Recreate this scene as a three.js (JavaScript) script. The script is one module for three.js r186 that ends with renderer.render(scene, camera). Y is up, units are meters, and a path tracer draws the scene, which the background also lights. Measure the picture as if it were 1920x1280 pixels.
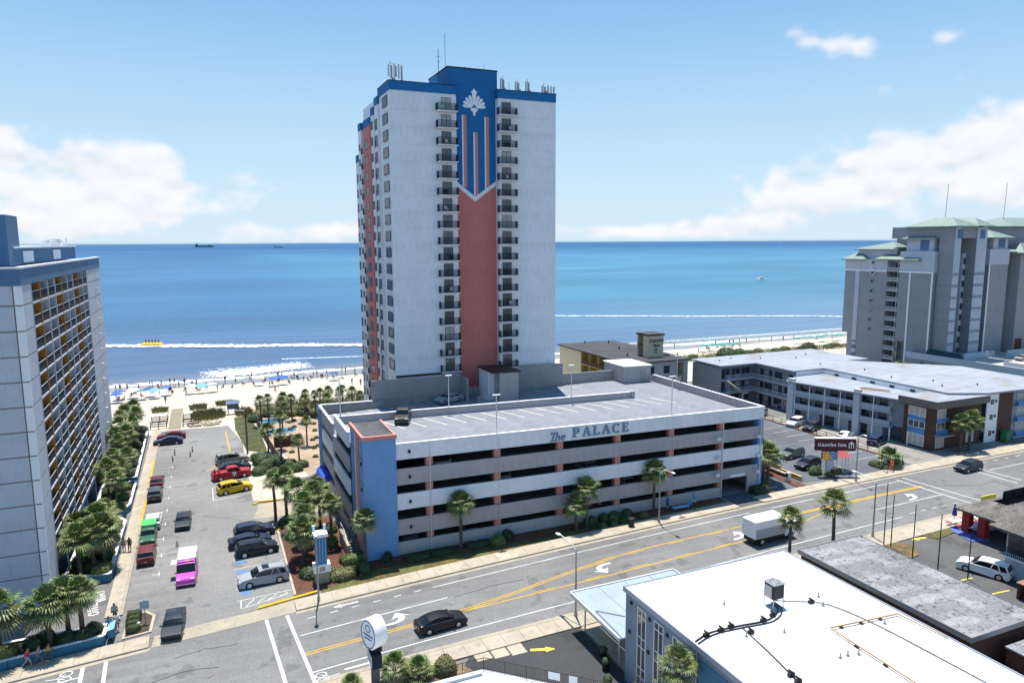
import * as THREE from 'three';
import { mergeGeometries } from 'three/addons/utils/BufferGeometryUtils.js';
import { RoundedBoxGeometry } from 'three/addons/geometries/RoundedBoxGeometry.js';
import { MarchingCubes } from 'three/addons/objects/MarchingCubes.js';
import { FontLoader } from 'three/addons/loaders/FontLoader.js';
import { TextGeometry } from 'three/addons/geometries/TextGeometry.js';

// World frame: x = along the avenue, y = up, -z = towards the sea (helpers below take u = x, v = -z, h = y), metres.
const R = Math.PI / 180;
const scene = new THREE.Scene();
const camera = new THREE.PerspectiveCamera(51.29, 1.5, 0.5, 90000);
camera.position.set(0, 36.5, 0);
camera.rotation.order = 'YXZ';
camera.rotation.set(-7.965 * R, -23.4 * R, -0.2845 * R);
const renderer = new THREE.WebGLRenderer({ antialias: true });
renderer.toneMapping = THREE.LinearToneMapping;
renderer.toneMappingExposure = 1.75;
renderer.shadowMap.enabled = true;

// ---------- seeded noise ----------
function rng(seed) { let s = seed >>> 0; return () => { s = (s + 0x6D2B79F5) >>> 0; let t = s; t = Math.imul(t ^ (t >>> 15), t | 1); t ^= t + Math.imul(t ^ (t >>> 7), t | 61); return ((t ^ (t >>> 14)) >>> 0) / 4294967296; }; }
function hash2(x, y, s) { let h = Math.imul(x, 374761393) ^ Math.imul(y, 668265263) ^ Math.imul(s, 2147483647 ^ 0x5bd1e995); h = Math.imul(h ^ (h >>> 13), 1274126177); return ((h ^ (h >>> 16)) >>> 0) / 4294967296; }
function vnoise(x, y, per, s) {                       // value noise, periodic when per > 0
  const xi = Math.floor(x), yi = Math.floor(y); let fx = x - xi, fy = y - yi;
  fx = fx * fx * (3 - 2 * fx); fy = fy * fy * (3 - 2 * fy);
  const w = per > 0 ? (a) => ((a % per) + per) % per : (a) => a;
  const a = hash2(w(xi), w(yi), s), b = hash2(w(xi + 1), w(yi), s), c = hash2(w(xi), w(yi + 1), s), d = hash2(w(xi + 1), w(yi + 1), s);
  return a + (b - a) * fx + (c - a) * fy + (a - b - c + d) * fx * fy;
}
function fbm(x, y, oct, per, s) { let t = 0, a = 0.5, n = 0; for (let i = 0; i < oct; i++) { t += a * vnoise(x, y, per, s + i * 17); n += a; x *= 2; y *= 2; per *= 2; a *= 0.5; } return t / n; }
const sst = (a, b, x) => { const t = Math.min(1, Math.max(0, (x - a) / (b - a))); return t * t * (3 - 2 * t); };

// ---------- sky (computed air and clouds, equirectangular) ----------
function makeSky() {
  const w = 2048, h = 1024, data = new Float32Array(w * h * 4);
  // cloud clumps: azimuth from the sea axis towards +u (deg), elevation (deg), radii, strength
  const blobs = [[-16, 4.4, 9, 4.6, 1], [-8.5, 2.9, 5, 2.4, .8], [-1.2, 3.3, 5.2, 2.2, 1], [-6.5, 3, 5, 2.2, .9], [-3, 6.2, 3, 1.3, .55], [-14, 7.2, 3.4, 1.6, .6], [-27, 5, 10, 4, .9], [9, .9, 9, .9, .75], [16, 1.1, 7, .9, .7], [24, .8, 8, .7, .6],
    [34, .8, 9, .7, .7], [40, 1.2, 6, .9, .6], [46, 3.2, 6, 1.9, .85], [53, 4.8, 7, 2.8, 1], [60, 5.4, 7, 3.6, 1], [68, 6, 8, 4, .9], [48.2, 13.6, 2.2, 1.3, .62], [44.9, 13.9, 1.3, 1, .45], [54.6, 12.9, 1.8, 1.0, .55], [55, 10.8, 1.1, .8, .42], [59.5, 8.6, 1.4, 1.2, .5], [50.6, 9.9, 1, .7, .38], [52.6, 16.5, 1.4, .6, .4],
    [-8, 15.4, .9, .45, .42], [85, 5, 12, 3.5, .9], [110, 4, 14, 3, .8], [140, 6, 12, 4, .9], [175, 4, 15, 3, .8], [205, 6, 12, 4, .9], [240, 4, 14, 3, .8], [275, 5, 13, 4, .9], [305, 4, 12, 3, .8], [325, 6, 8, 3.4, .8]];
  const air = [[0, .68, .83, .94], [5, .58, .79, .965], [10, .455, .70, .94], [16, .30, .55, .875], [20, .225, .475, .815], [35, .16, .385, .73], [90, .09, .27, .6]];   // degrees up, linear colour
  for (let j = 0; j < h; j++) {
    const el = ((j + .5) / h - .5) * 180;
    const e = Math.max(0, el);
    // clear air: pale at the horizon, deeper blue upwards
    let q = 0; while (q < air.length - 2 && e > air[q + 1][0]) q++; const tq = Math.min(1, (e - air[q][0]) / (air[q + 1][0] - air[q][0])); const cl = [1, 2, 3].map((z) => (air[q][z] + (air[q + 1][z] - air[q][z]) * tq) / 1.72);
    for (let i = 0; i < w; i++) {
      const o = (j * w + i) * 4;
      let [r, g, b] = cl;
      if (el > -1 && el < 24) {
        const phi = ((i + .5) / w - .5) * 2 * Math.PI;               // atan2(z, x)
        let az = Math.atan2(Math.cos(phi), -Math.sin(phi)) / R;        // from -z towards +x
        let d = 0;
        for (const [a, c, ra, rc, s] of blobs) {
          let da = az - a; da -= 360 * Math.round(da / 360);
          const q = (da / ra) ** 2 + ((el - c) / rc) ** 2; if (q < 6) d += s * Math.exp(-q * 1.1);
        }
        if (d > .03) {
          const n = fbm(az * .32 + 40, el * .62 + 7, 6, 0, 11), n2 = fbm(az * .9, el * 1.5, 4, 0, 71);
          let c = sst(.38, 1.0, Math.min(d, 1.1) + (n - .5) * 1.3 + (n2 - .5) * .7);
          c *= .9;
          const n3 = fbm(az * .32 + 40, (el + .7) * .62 + 7, 4, 0, 11), lum = Math.min(.58, .56 + .22 * (n - n3) + .05 * (n2 - .5));
          r += (lum * .985 - r) * c; g += (lum * .98 - g) * c; b += (lum * 1.02 - b) * c;
        }
      }
      if (el < 0) { const t = Math.min(1, -el / 12); r += (.2 - r) * t; g += (.3 - g) * t; b += (.4 - b) * t; }
      data[o] = r; data[o + 1] = g; data[o + 2] = b; data[o + 3] = 1;
    }
  }
  const t = new THREE.DataTexture(data, w, h, THREE.RGBAFormat, THREE.FloatType);
  t.mapping = THREE.EquirectangularReflectionMapping; t.magFilter = THREE.LinearFilter; t.minFilter = THREE.LinearFilter; t.needsUpdate = true;
  return t;
}
const skyTex = makeSky();
scene.background = skyTex; scene.environment = skyTex;

const sun = new THREE.DirectionalLight(new THREE.Color(1, .955, .88), 4.3);
{ const az = 15 * R, el = 75 * R, d = 400; sun.position.set(40 + d * Math.cos(el) * Math.sin(az), d * Math.sin(el), -110 - d * Math.cos(el) * Math.cos(az)); }
sun.target.position.set(40, 0, -110); scene.add(sun, sun.target);
sun.castShadow = true; sun.shadow.mapSize.set(4096, 4096); sun.shadow.radius = 1;
Object.assign(sun.shadow.camera, { left: -170, right: 230, top: 170, bottom: -170, near: 10, far: 900 });

// ---------- textures ----------
function tex(n, metres, fn, srgb = true) {
  const d = new Uint8Array(n * n * 4);
  for (let y = 0; y < n; y++) for (let x = 0; x < n; x++) { const c = fn(x / n, y / n), o = (y * n + x) * 4; for (let k = 0; k < 3; k++) d[o + k] = Math.max(0, Math.min(255, (Array.isArray(c) ? c[k] : c) * 255)); d[o + 3] = 255; }
  const t = new THREE.DataTexture(d, n, n, THREE.RGBAFormat); t.wrapS = t.wrapT = THREE.RepeatWrapping; t.magFilter = THREE.LinearFilter; t.minFilter = THREE.LinearMipmapLinearFilter; t.generateMipmaps = true;
  if (srgb) t.colorSpace = THREE.SRGBColorSpace; t.repeat.set(1 / metres, 1 / metres); t.needsUpdate = true; return t;
}
const T = {};
T.stucco = tex(512, 9, (x, y) => .92 + .07 * (fbm(x * 6, y * 6, 5, 6, 3) - .5) + .05 * (fbm(x * 90, y * 90, 2, 90, 5) - .5) - .03 * sst(.55, .8, fbm(x * 32, y * 4, 4, 4, 9)));
T.concrete = tex(512, 7, (x, y) => { const a = fbm(x * 5, y * 5, 6, 5, 21), b = fbm(x * 100, y * 100, 2, 100, 8); const s = sst(.58, .72, fbm(x * 9, y * 9, 4, 9, 33)); return .86 + .14 * (a - .5) + .12 * (b - .5) - .06 * s; });
T.asphalt = tex(896, 26, (x, y) => {
  const a = fbm(x * 4, y * 4, 6, 4, 41), b = fbm(x * 240, y * 240, 2, 240, 43), st = fbm(x * 3, y * 40, 4, 3, 47);
  const crack = Math.abs(fbm(x * 7, y * 7, 5, 7, 51) - .5); const cr = crack < .004 && fbm(x * 3, y * 3, 2, 3, 57) > .55 ? .1 : 0;
  const oil = sst(.66, .76, fbm(x * 16, y * 16, 3, 16, 59)) * .11;
  return .85 + .2 * (a - .5) + .17 * (b - .5) + .12 * (st - .5) - cr - oil;
});
T.sand = tex(512, 14, (x, y) => { const a = fbm(x * 6, y * 6, 6, 6, 61), b = fbm(x * 60, y * 60, 3, 60, 63); return .84 + .22 * (a - .5) + .2 * (b - .5); });
T.grass = tex(512, 8, (x, y) => { const a = fbm(x * 6, y * 6, 5, 6, 71), b = fbm(x * 120, y * 120, 2, 120, 73); const k = .62 + .6 * (a - .5) + .6 * (b - .5); const dry = sst(.45, .7, fbm(x * 9, y * 9, 4, 9, 77)); return [k * (1 + .25 * dry), k, k * (.9 - .1 * dry)]; });
T.mulch = tex(512, 5, (x, y) => { const a = fbm(x * 8, y * 8, 4, 8, 81), b = fbm(x * 90, y * 45, 3, 45, 83); return .66 + .3 * (a - .5) + .75 * (b - .5); });
T.roof = tex(768, 17, (x, y) => { const a = fbm(x * 4, y * 4, 6, 4, 91), w = sst(.46, .62, fbm(x * 7 + .2 * a, y * 14, 5, 7, 93)), d = sst(.66, .74, fbm(x * 44, y * 66, 4, 22, 95)); const v = .72 + .14 * w + .16 * (a - .5) - .26 * d + .22 * (fbm(x * 120, y * 120, 2, 120, 97) - .5); return v; });
T.membrane = tex(512, 22, (x, y) => { const a = fbm(x * 4, y * 4, 5, 4, 131), s = fbm(x * 3, y * 22, 4, 3, 133), p = sst(.6, .75, fbm(x * 9, y * 9, 4, 9, 137)); return [.86 + .12 * (a - .5) + .12 * (s - .5) - .03 * p, .86 + .12 * (a - .5) + .12 * (s - .5) - .06 * p, .86 + .12 * (a - .5) + .12 * (s - .5) - .1 * p]; });
T.bark = tex(256, 1.1, (x, y) => { const r = Math.abs(((y * 9 + .3 * fbm(x * 6, y * 6, 2, 6, 101)) % 1) - .5) * 2; return .55 + .35 * r + .3 * (fbm(x * 20, y * 20, 3, 20, 103) - .5); });
T.fabric = tex(128, 1, (x, y) => .9 + .12 * (fbm(x * 20, y * 20, 3, 20, 105) - .5));
T.brick = tex(512, 3.2, (x, y) => { const row = Math.floor(y * 40), bx = (x * 14 + (row % 2) * .5), fx = bx - Math.floor(bx), fy = y * 40 - row; const m = fx < .05 || fy < .12; const h = hash2(Math.floor(bx) % 14, row, 7); return m ? [.62, .58, .53] : [.62 + .3 * h, .5 + .2 * h, .45 + .16 * h]; });
T.waveB = tex(640, 60, (x, y) => { const wx = x + .012 * fbm(x * 6, y * 6, 3, 6, 111); const a = fbm(wx * 10, y * 42, 4, 2, 113), b = fbm(x * 60, y * 130, 3, 10, 115); return .6 * a + .4 * b; }, false);
T.fineB = tex(512, 2.2, (x, y) => fbm(x * 40, y * 40, 4, 40, 121), false);

// ---------- materials ----------
const lin = (r, g, b) => new THREE.Color().setRGB(r, g, b);
function mat(r, g, b, o = {}) { const { map, rough = .85, metal = 0, ...rest } = o; const m = new THREE.MeshStandardMaterial({ color: lin(r, g, b), roughness: rough, metalness: metal, side: THREE.DoubleSide, ...rest }); if (map) m.map = map; return m; }
const M = {
  stuccoWhite: mat(.87, .88, .91, { map: T.stucco }), stuccoBeige: mat(.47, .435, .44, { map: T.stucco }), grayWall: mat(.37, .35, .345, { map: T.stucco }),
  coral: mat(.66, .2, .17, { map: T.stucco }), towerBlue: mat(.005, .155, .40, { map: T.stucco }), stairBlue: mat(.19, .37, .66, { map: T.stucco }), coralPale: mat(.64, .27, .22, { map: T.stucco }),
  deck: mat(.275, .295, .335, { map: T.concrete }), deckStripe: mat(.72, .68, .5), concrete: mat(.47, .41, .32, { map: T.concrete }), concreteDark: mat(.22, .21, .2, { map: T.concrete }), concretePale: mat(.565, .485, .375, { map: T.concrete }),
  asphalt: mat(.212, .207, .202, { map: T.asphalt }), asphaltLot: mat(.255, .25, .243, { map: T.asphalt }), asphaltDark: mat(.055, .056, .06, { map: T.asphalt }), asphaltBlue: mat(.13, .14, .16, { map: T.asphalt }),
  whitePaint: mat(.74, .74, .72, { map: T.concrete }), yellowPaint: mat(.74, .44, .03, { map: T.concrete }), yellowKerb: mat(.72, .47, .03, { map: T.concrete }), yellowBright: mat(.75, .65, .06), bluePaint: mat(.12, .26, .55, { map: T.concrete }),
  sand: mat(.70, .62, .51, { map: T.sand }), wetSand: mat(.22, .2, .185, { map: T.sand, rough: .14 }), grass: mat(.2, .2, .06, { map: T.grass }), mulch: mat(.24, .085, .045, { map: T.mulch }), gravel: mat(.5, .36, .22, { map: T.mulch }), soil: mat(.12, .09, .06, { map: T.mulch }),
  blackMetal: mat(.014, .014, .016, { rough: .5, metal: .3 }), grayMetal: mat(.32, .33, .34, { rough: .45, metal: .6 }), paleMetal: mat(.62, .63, .64, { rough: .5, metal: .2 }), navyRail: mat(.006, .01, .022, { rough: .95 }), whiteTrim: mat(.78, .78, .8, { rough: .6 }),
  glass: new THREE.MeshPhysicalMaterial({ color: lin(.03, .045, .06), roughness: .06, metalness: 0, clearcoat: 1, clearcoatRoughness: .03, side: THREE.DoubleSide }),
  glassBlue: new THREE.MeshPhysicalMaterial({ color: lin(.035, .075, .115), roughness: .12, specularIntensity: .6, side: THREE.DoubleSide }),
  garageConcrete: mat(.36, .35, .335, { map: T.concrete }), curtain: mat(.55, .53, .5, { map: T.fabric }),
  roofWhite: mat(.86, .86, .87, { map: T.sand }), roofGray: mat(.36, .36, .375, { map: T.roof }), roofDark: mat(.075, .078, .085, { map: T.roof }), roofPale: mat(.38, .41, .475, { map: T.membrane }),
  brickDark: mat(.14, .085, .065, { map: T.brick }), brickBrown: mat(.15, .12, .108, { map: T.brick }), trunk: mat(.17, .135, .105, { map: T.bark }), deadLeaf: mat(.33, .24, .12),
  teal: mat(.06, .2, .32, { map: T.stucco }), orange: mat(.52, .215, .04, { map: T.stucco }), lhWall: mat(.58, .61, .68, { map: T.stucco }), lhBlue: mat(.10, .2, .34, { map: T.stucco }), joint: mat(.22, .16, .12),
  ochre: mat(.55, .4, .14, { map: T.stucco }), cream: mat(.62, .55, .38, { map: T.stucco }), motelGray: mat(.3, .34, .42, { map: T.stucco }), motelBlue: mat(.10, .24, .5), greenRoof: mat(.235, .32, .285, { map: T.concrete, rough: .6 }), resortGray: mat(.31, .32, .345, { map: T.stucco }), resortPale: mat(.53, .57, .65, { map: T.stucco }), resortBand: mat(.23, .25, .29), wood: mat(.27, .2, .13, { map: T.bark }), woodPale: mat(.5, .42, .3, { map: T.bark }),
  leaf: new THREE.MeshStandardMaterial({ color: 0xffffff, vertexColors: true, roughness: .55, side: THREE.DoubleSide }), vcol: new THREE.MeshStandardMaterial({ color: 0xffffff, vertexColors: true, roughness: .8, side: THREE.DoubleSide }),
  tyre: mat(.015, .015, .016, { rough: .9 }), rim: mat(.5, .5, .52, { rough: .3, metal: .8 }), lampGlass: mat(.75, .75, .72, { rough: .2 }), tail: mat(.35, .012, .01, { rough: .25 }), chrome: mat(.6, .6, .62, { rough: .2, metal: .9 }),
  signMaroon: mat(.075, .016, .022), red: mat(.34, .025, .03), white: mat(.8, .8, .8, { rough: .5 }), green: mat(.03, .16, .06), poolWater: new THREE.MeshPhysicalMaterial({ color: lin(.035, .2, .36), roughness: .08, clearcoat: 1, side: THREE.DoubleSide }), brownShingle: mat(.24, .21, .19, { map: T.roof }),
};

// ---------- geometry helpers (u, h, v) ----------
const V3 = (u, h, v) => new THREE.Vector3(u, h, -v);
function metreUV(g) {                                    // uv in metres from position, by the dominant normal axis
  if (g.index) g = g.toNonIndexed(); if (!g.attributes.normal) g.computeVertexNormals();
  const p = g.attributes.position, n = g.attributes.normal, uv = new Float32Array(p.count * 2);
  for (let f = 0; f < p.count; f += 3) {
    const ax = Math.abs(n.getX(f) + n.getX(f + 1) + n.getX(f + 2)), ay = Math.abs(n.getY(f) + n.getY(f + 1) + n.getY(f + 2)), az = Math.abs(n.getZ(f) + n.getZ(f + 1) + n.getZ(f + 2));
    for (let k = f; k < f + 3; k++) { let a, b; if (ay >= ax && ay >= az) { a = p.getX(k); b = p.getZ(k); } else if (ax >= az) { a = p.getZ(k); b = p.getY(k); } else { a = p.getX(k); b = p.getY(k); } uv[k * 2] = a; uv[k * 2 + 1] = b; }
  }
  g.setAttribute('uv', new THREE.BufferAttribute(uv, 2)); return g;
}
const clean = (g) => { if (g.index) g = g.toNonIndexed(); for (const k of Object.keys(g.attributes)) if (!['position', 'normal', 'uv', 'color'].includes(k)) g.deleteAttribute(k); return g; };
function join(list) { const l = list.map(clean); const col = l.some((g) => g.attributes.color); for (const g of l) { if (!g.attributes.uv) g.setAttribute('uv', new THREE.BufferAttribute(new Float32Array(g.attributes.position.count * 2), 2)); if (!g.attributes.normal) g.computeVertexNormals(); if (col && !g.attributes.color) g.setAttribute('color', new THREE.BufferAttribute(new Float32Array(g.attributes.position.count * 3).fill(1), 3)); } return l.length === 1 ? l[0] : mergeGeometries(l); }
const box = (u0, u1, h0, h1, v0, v1) => new THREE.BoxGeometry(u1 - u0, h1 - h0, Math.abs(v1 - v0)).translate((u0 + u1) / 2, (h0 + h1) / 2, -(v0 + v1) / 2);
const rbox = (u0, u1, h0, h1, v0, v1, r = .05) => new RoundedBoxGeometry(u1 - u0, h1 - h0, Math.abs(v1 - v0), 2, r).translate((u0 + u1) / 2, (h0 + h1) / 2, -(v0 + v1) / 2);
const cyl = (u, v, h0, h1, r0, r1 = r0, seg = 10) => new THREE.CylinderGeometry(r1, r0, h1 - h0, seg).translate(u, (h0 + h1) / 2, -v);
function rod(a, b, r, seg = 6) { const d = b.clone().sub(a), g = new THREE.CylinderGeometry(r, r, d.length(), seg); g.applyQuaternion(new THREE.Quaternion().setFromUnitVectors(new THREE.Vector3(0, 1, 0), d.clone().normalize())); const m = a.clone().add(b).multiplyScalar(.5); return g.translate(m.x, m.y, m.z); }
function quad(a, b, c, d) { const g = new THREE.BufferGeometry(); g.setAttribute('position', new THREE.Float32BufferAttribute([a, b, c, a, c, d].flatMap((p) => [p.x, p.y, p.z]), 3)); g.computeVertexNormals(); return g; }
function prism(pts, h0, h1) {                          // polygon in (u, v) extruded in height
  const s = new THREE.Shape(pts.map(([u, v]) => new THREE.Vector2(u, v))); const g = new THREE.ExtrudeGeometry(s, { depth: h1 - h0, bevelEnabled: false }); g.rotateX(-Math.PI / 2); return g.translate(0, h0, 0);
}
function sheet(pts, h) { const g = new THREE.ShapeGeometry(new THREE.Shape(pts.map(([u, v]) => new THREE.Vector2(u, v)))); g.rotateX(-Math.PI / 2); return g.translate(0, h, 0); }
function strip(us, f0, f1, h) {                        // ground strip between two curves v = f(u)
  const p = []; for (let i = 0; i + 1 < us.length; i++) { const a = us[i], b = us[i + 1]; const q = [V3(a, h, f0(a)), V3(b, h, f0(b)), V3(b, h, f1(b)), V3(a, h, f1(a))]; for (const k of [0, 1, 2, 0, 2, 3]) p.push(q[k].x, q[k].y, q[k].z); }
  const g = new THREE.BufferGeometry(); g.setAttribute('position', new THREE.Float32BufferAttribute(p, 3)); g.computeVertexNormals(); return g;
}
const range = (a, b, st) => { const o = []; for (let x = a; x < b - 1e-6; x += st) o.push(x); o.push(b); return o; };

// ---------- object helpers ----------
const used = new Map();
function numbered(n) { const k = used.get(n) || 0; used.set(n, k + 1); return k ? `${n}_${String(k).padStart(3, '0')}` : n; }
function shadows(o) { o.traverse((c) => { if (c.isMesh) { c.castShadow = true; c.receiveShadow = true; } }); return o; }
function mesh(name, geos, m, parent, uv = true) { let g = join(Array.isArray(geos) ? geos : [geos]); if (uv) g = metreUV(g); const o = new THREE.Mesh(g, m); o.name = name; o.castShadow = o.receiveShadow = true; if (parent) parent.add(o); return o; }
function each(name, geos, m, parent) { for (const g of geos) mesh(name, g, m, parent); }
function thing(name, label, category, group) { const o = new THREE.Group(); o.name = numbered(name); o.userData = { label, category }; if (group) o.userData.group = group; scene.add(o); return o; }
function single(name, geos, m, label, category, group, uv = true) { const o = mesh(numbered(name), geos, m, scene, uv); o.userData = { label, category }; if (group) o.userData.group = group; return o; }
function struct(name, geos, m, label, category, uv = true) { const o = mesh(numbered(name), geos, m, scene, uv); o.userData = { kind: 'structure', label, category }; return o; }
function copy(o, [u, h, v], turn = 0, label, group, s = 1) { const c = o.clone(); c.name = numbered(o.userData.base || o.name.replace(/_\d{3}$/, '')); c.userData = { ...o.userData }; if (label) c.userData.label = label; if (group) c.userData.group = group; c.position.set(u, h, -v); c.rotation.y = turn; if (s.length) c.scale.set(...s); else c.scale.setScalar(s); scene.add(c); return c; }
const font = { serif: await new FontLoader().loadAsync('fonts/droid/droid_serif_bold.typeface.json'), serifR: await new FontLoader().loadAsync('fonts/droid/droid_serif_regular.typeface.json'), sans: await new FontLoader().loadAsync('fonts/droid/droid_sans_bold.typeface.json') };
const textGeo = (s, f, size, depth) => { const g = new TextGeometry(s, { font: font[f], size, depth, curveSegments: 5, bevelEnabled: false }); g.computeBoundingBox(); return g; };
// ================= setting: terrain, sea, beach, roads =================
const farKerb = (u) => { const q = (x) => 68.2 + .0836 * (x + 10) - .00043 * (x + 10) * (x - 41.2); if (u > 105) return q(105) + .012 * (u - 105); if (u < -20) return q(-20) + .11 * (u + 20); return q(u); };
const nearKerb = (u) => farKerb(u) - 12.95 - 1.35 * sst(8, 48, u);
const shoreH = (v) => v < 160 ? 0 : v < 205 ? -1.1 * sst(160, 205, v) * ((v - 160) / 45) : -1.1 - (v - 205) * .075;
struct('ground', [box(-900, 1100, -1.2, -.02, -400, 158)], M.concreteDark, 'bare paved ground under the whole resort strip', 'ground');
{ // beach sheet, sloping into the sea, with footprints and soft humps
  const us = range(-700, 1000, 12), vs = [...range(150, 200, 2.5), ...range(202, 262, 4)], p = [], at = (u, v) => V3(u, shoreH(v) + (v > 160 && v < 203 ? .25 * (fbm(u * .09, v * .09, 3, 0, 5) - .5) : 0) - .005, v);
  for (let i = 0; i + 1 < us.length; i++) for (let j = 0; j + 1 < vs.length; j++) { const q = [at(us[i], vs[j]), at(us[i + 1], vs[j]), at(us[i + 1], vs[j + 1]), at(us[i], vs[j + 1])]; for (const k of [0, 1, 2, 0, 2, 3]) p.push(q[k].x, q[k].y, q[k].z); }
  const g = new THREE.BufferGeometry(); g.setAttribute('position', new THREE.Float32BufferAttribute(p, 3)); g.computeVertexNormals();
  struct('beach_sand', g, M.sand, 'pale dry sand beach along the sea', 'beach');
  const wob = (u) => 203.5 + 1.6 * (fbm(u * .03, 3.1, 3, 0, 9) - .5) * 3;
  const w = []; const uw = range(-300, 500, 6);
  for (let i = 0; i + 1 < uw.length; i++) { const a = uw[i], b = uw[i + 1]; for (let k = 0; k < 6; k++) { const f = (u, t) => { const v = wob(u) + (222 - wob(u)) * t; return V3(u, shoreH(v) + .012, v); }; const q = [f(a, k / 6), f(b, k / 6), f(b, (k + 1) / 6), f(a, (k + 1) / 6)]; for (const z of [0, 1, 2, 0, 2, 3]) w.push(q[z].x, q[z].y, q[z].z); } }
  const gw = new THREE.BufferGeometry(); gw.setAttribute('position', new THREE.Float32BufferAttribute(w, 3)); gw.computeVertexNormals();
  struct('wet_sand', gw, M.wetSand, 'dark wet sand strip at the water edge', 'beach');
}
{ // sea: swell near the shore, colour of shallow to deep water
  const vs = [...range(206, 340, 1.6)]; let st = 1.8; while (vs[vs.length - 1] < 60000) { vs.push(vs[vs.length - 1] + st); st *= 1.09; }
  const n = 170, pos = [], col = [], uv = [], idx = [];
  const sw = (u, v) => { const f = sst(900, 260, v); const ph = v * .36 + 2.2 * fbm(u * .012, v * .01, 3, 0, 31) * 3; return f * (.26 * Math.max(0, Math.sin(ph)) ** 2.2 + .16 * (fbm(u * .06, v * .22, 3, 0, 37) - .5)); };
  for (const v of vs) for (let i = 0; i <= n; i++) {
    const s = i / n * 2 - 1, u = 60 + s * (360 + v * 1.5); const d = v - 212 + 10 * (fbm(u * .02, v * .02, 3, 0, 41) - .5);
    pos.push(u, -2 + (v < 1000 ? sw(u, v) * sst(205, 225, v) : 0), -v); uv.push(u / 60, v / 60);
    const a = sst(0, 26, d), b = sst(20, 260, d), c = sst(250, 5000, d), pt = fbm(u * .004, v * .016, 4, 0, 43) - .5, k = 1 + .5 * pt, rt = 1 + .4 * sst(10, 260, u) * (1 - c);
    const mix = (x0, x1, x2, x3) => ((x0 + (x1 - x0) * a) * (1 - b) + x2 * b) * (1 - c) + x3 * c;
    col.push(mix(.15, .072, .046, .016) * k * rt, mix(.17, .12, .128, .083) * k * rt, mix(.19, .205, .232, .19) * k * (1 + (rt - 1) * .5));
  }
  for (let j = 0; j + 1 < vs.length; j++) for (let i = 0; i < n; i++) { const a = j * (n + 1) + i, b = a + 1, c = a + n + 1, d = c + 1; idx.push(a, b, d, a, d, c); }
  const g = new THREE.BufferGeometry(); g.setAttribute('position', new THREE.Float32BufferAttribute(pos, 3)); g.setAttribute('color', new THREE.Float32BufferAttribute(col, 3)); g.setAttribute('uv', new THREE.Float32BufferAttribute(uv, 2)); g.setIndex(idx); g.computeVertexNormals();
  T.waveB.repeat.set(1, 1);
  const m = new THREE.MeshPhysicalMaterial({ color: 0xffffff, vertexColors: true, roughness: .38, specularIntensity: .14, ior: 1.33, bumpMap: T.waveB, bumpScale: .55, side: THREE.DoubleSide });
  const o = new THREE.Mesh(g, m); o.name = 'sea'; o.userData = { kind: 'structure', label: 'blue sea reaching to the horizon', category: 'sea' }; o.receiveShadow = true; scene.add(o);
}
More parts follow.
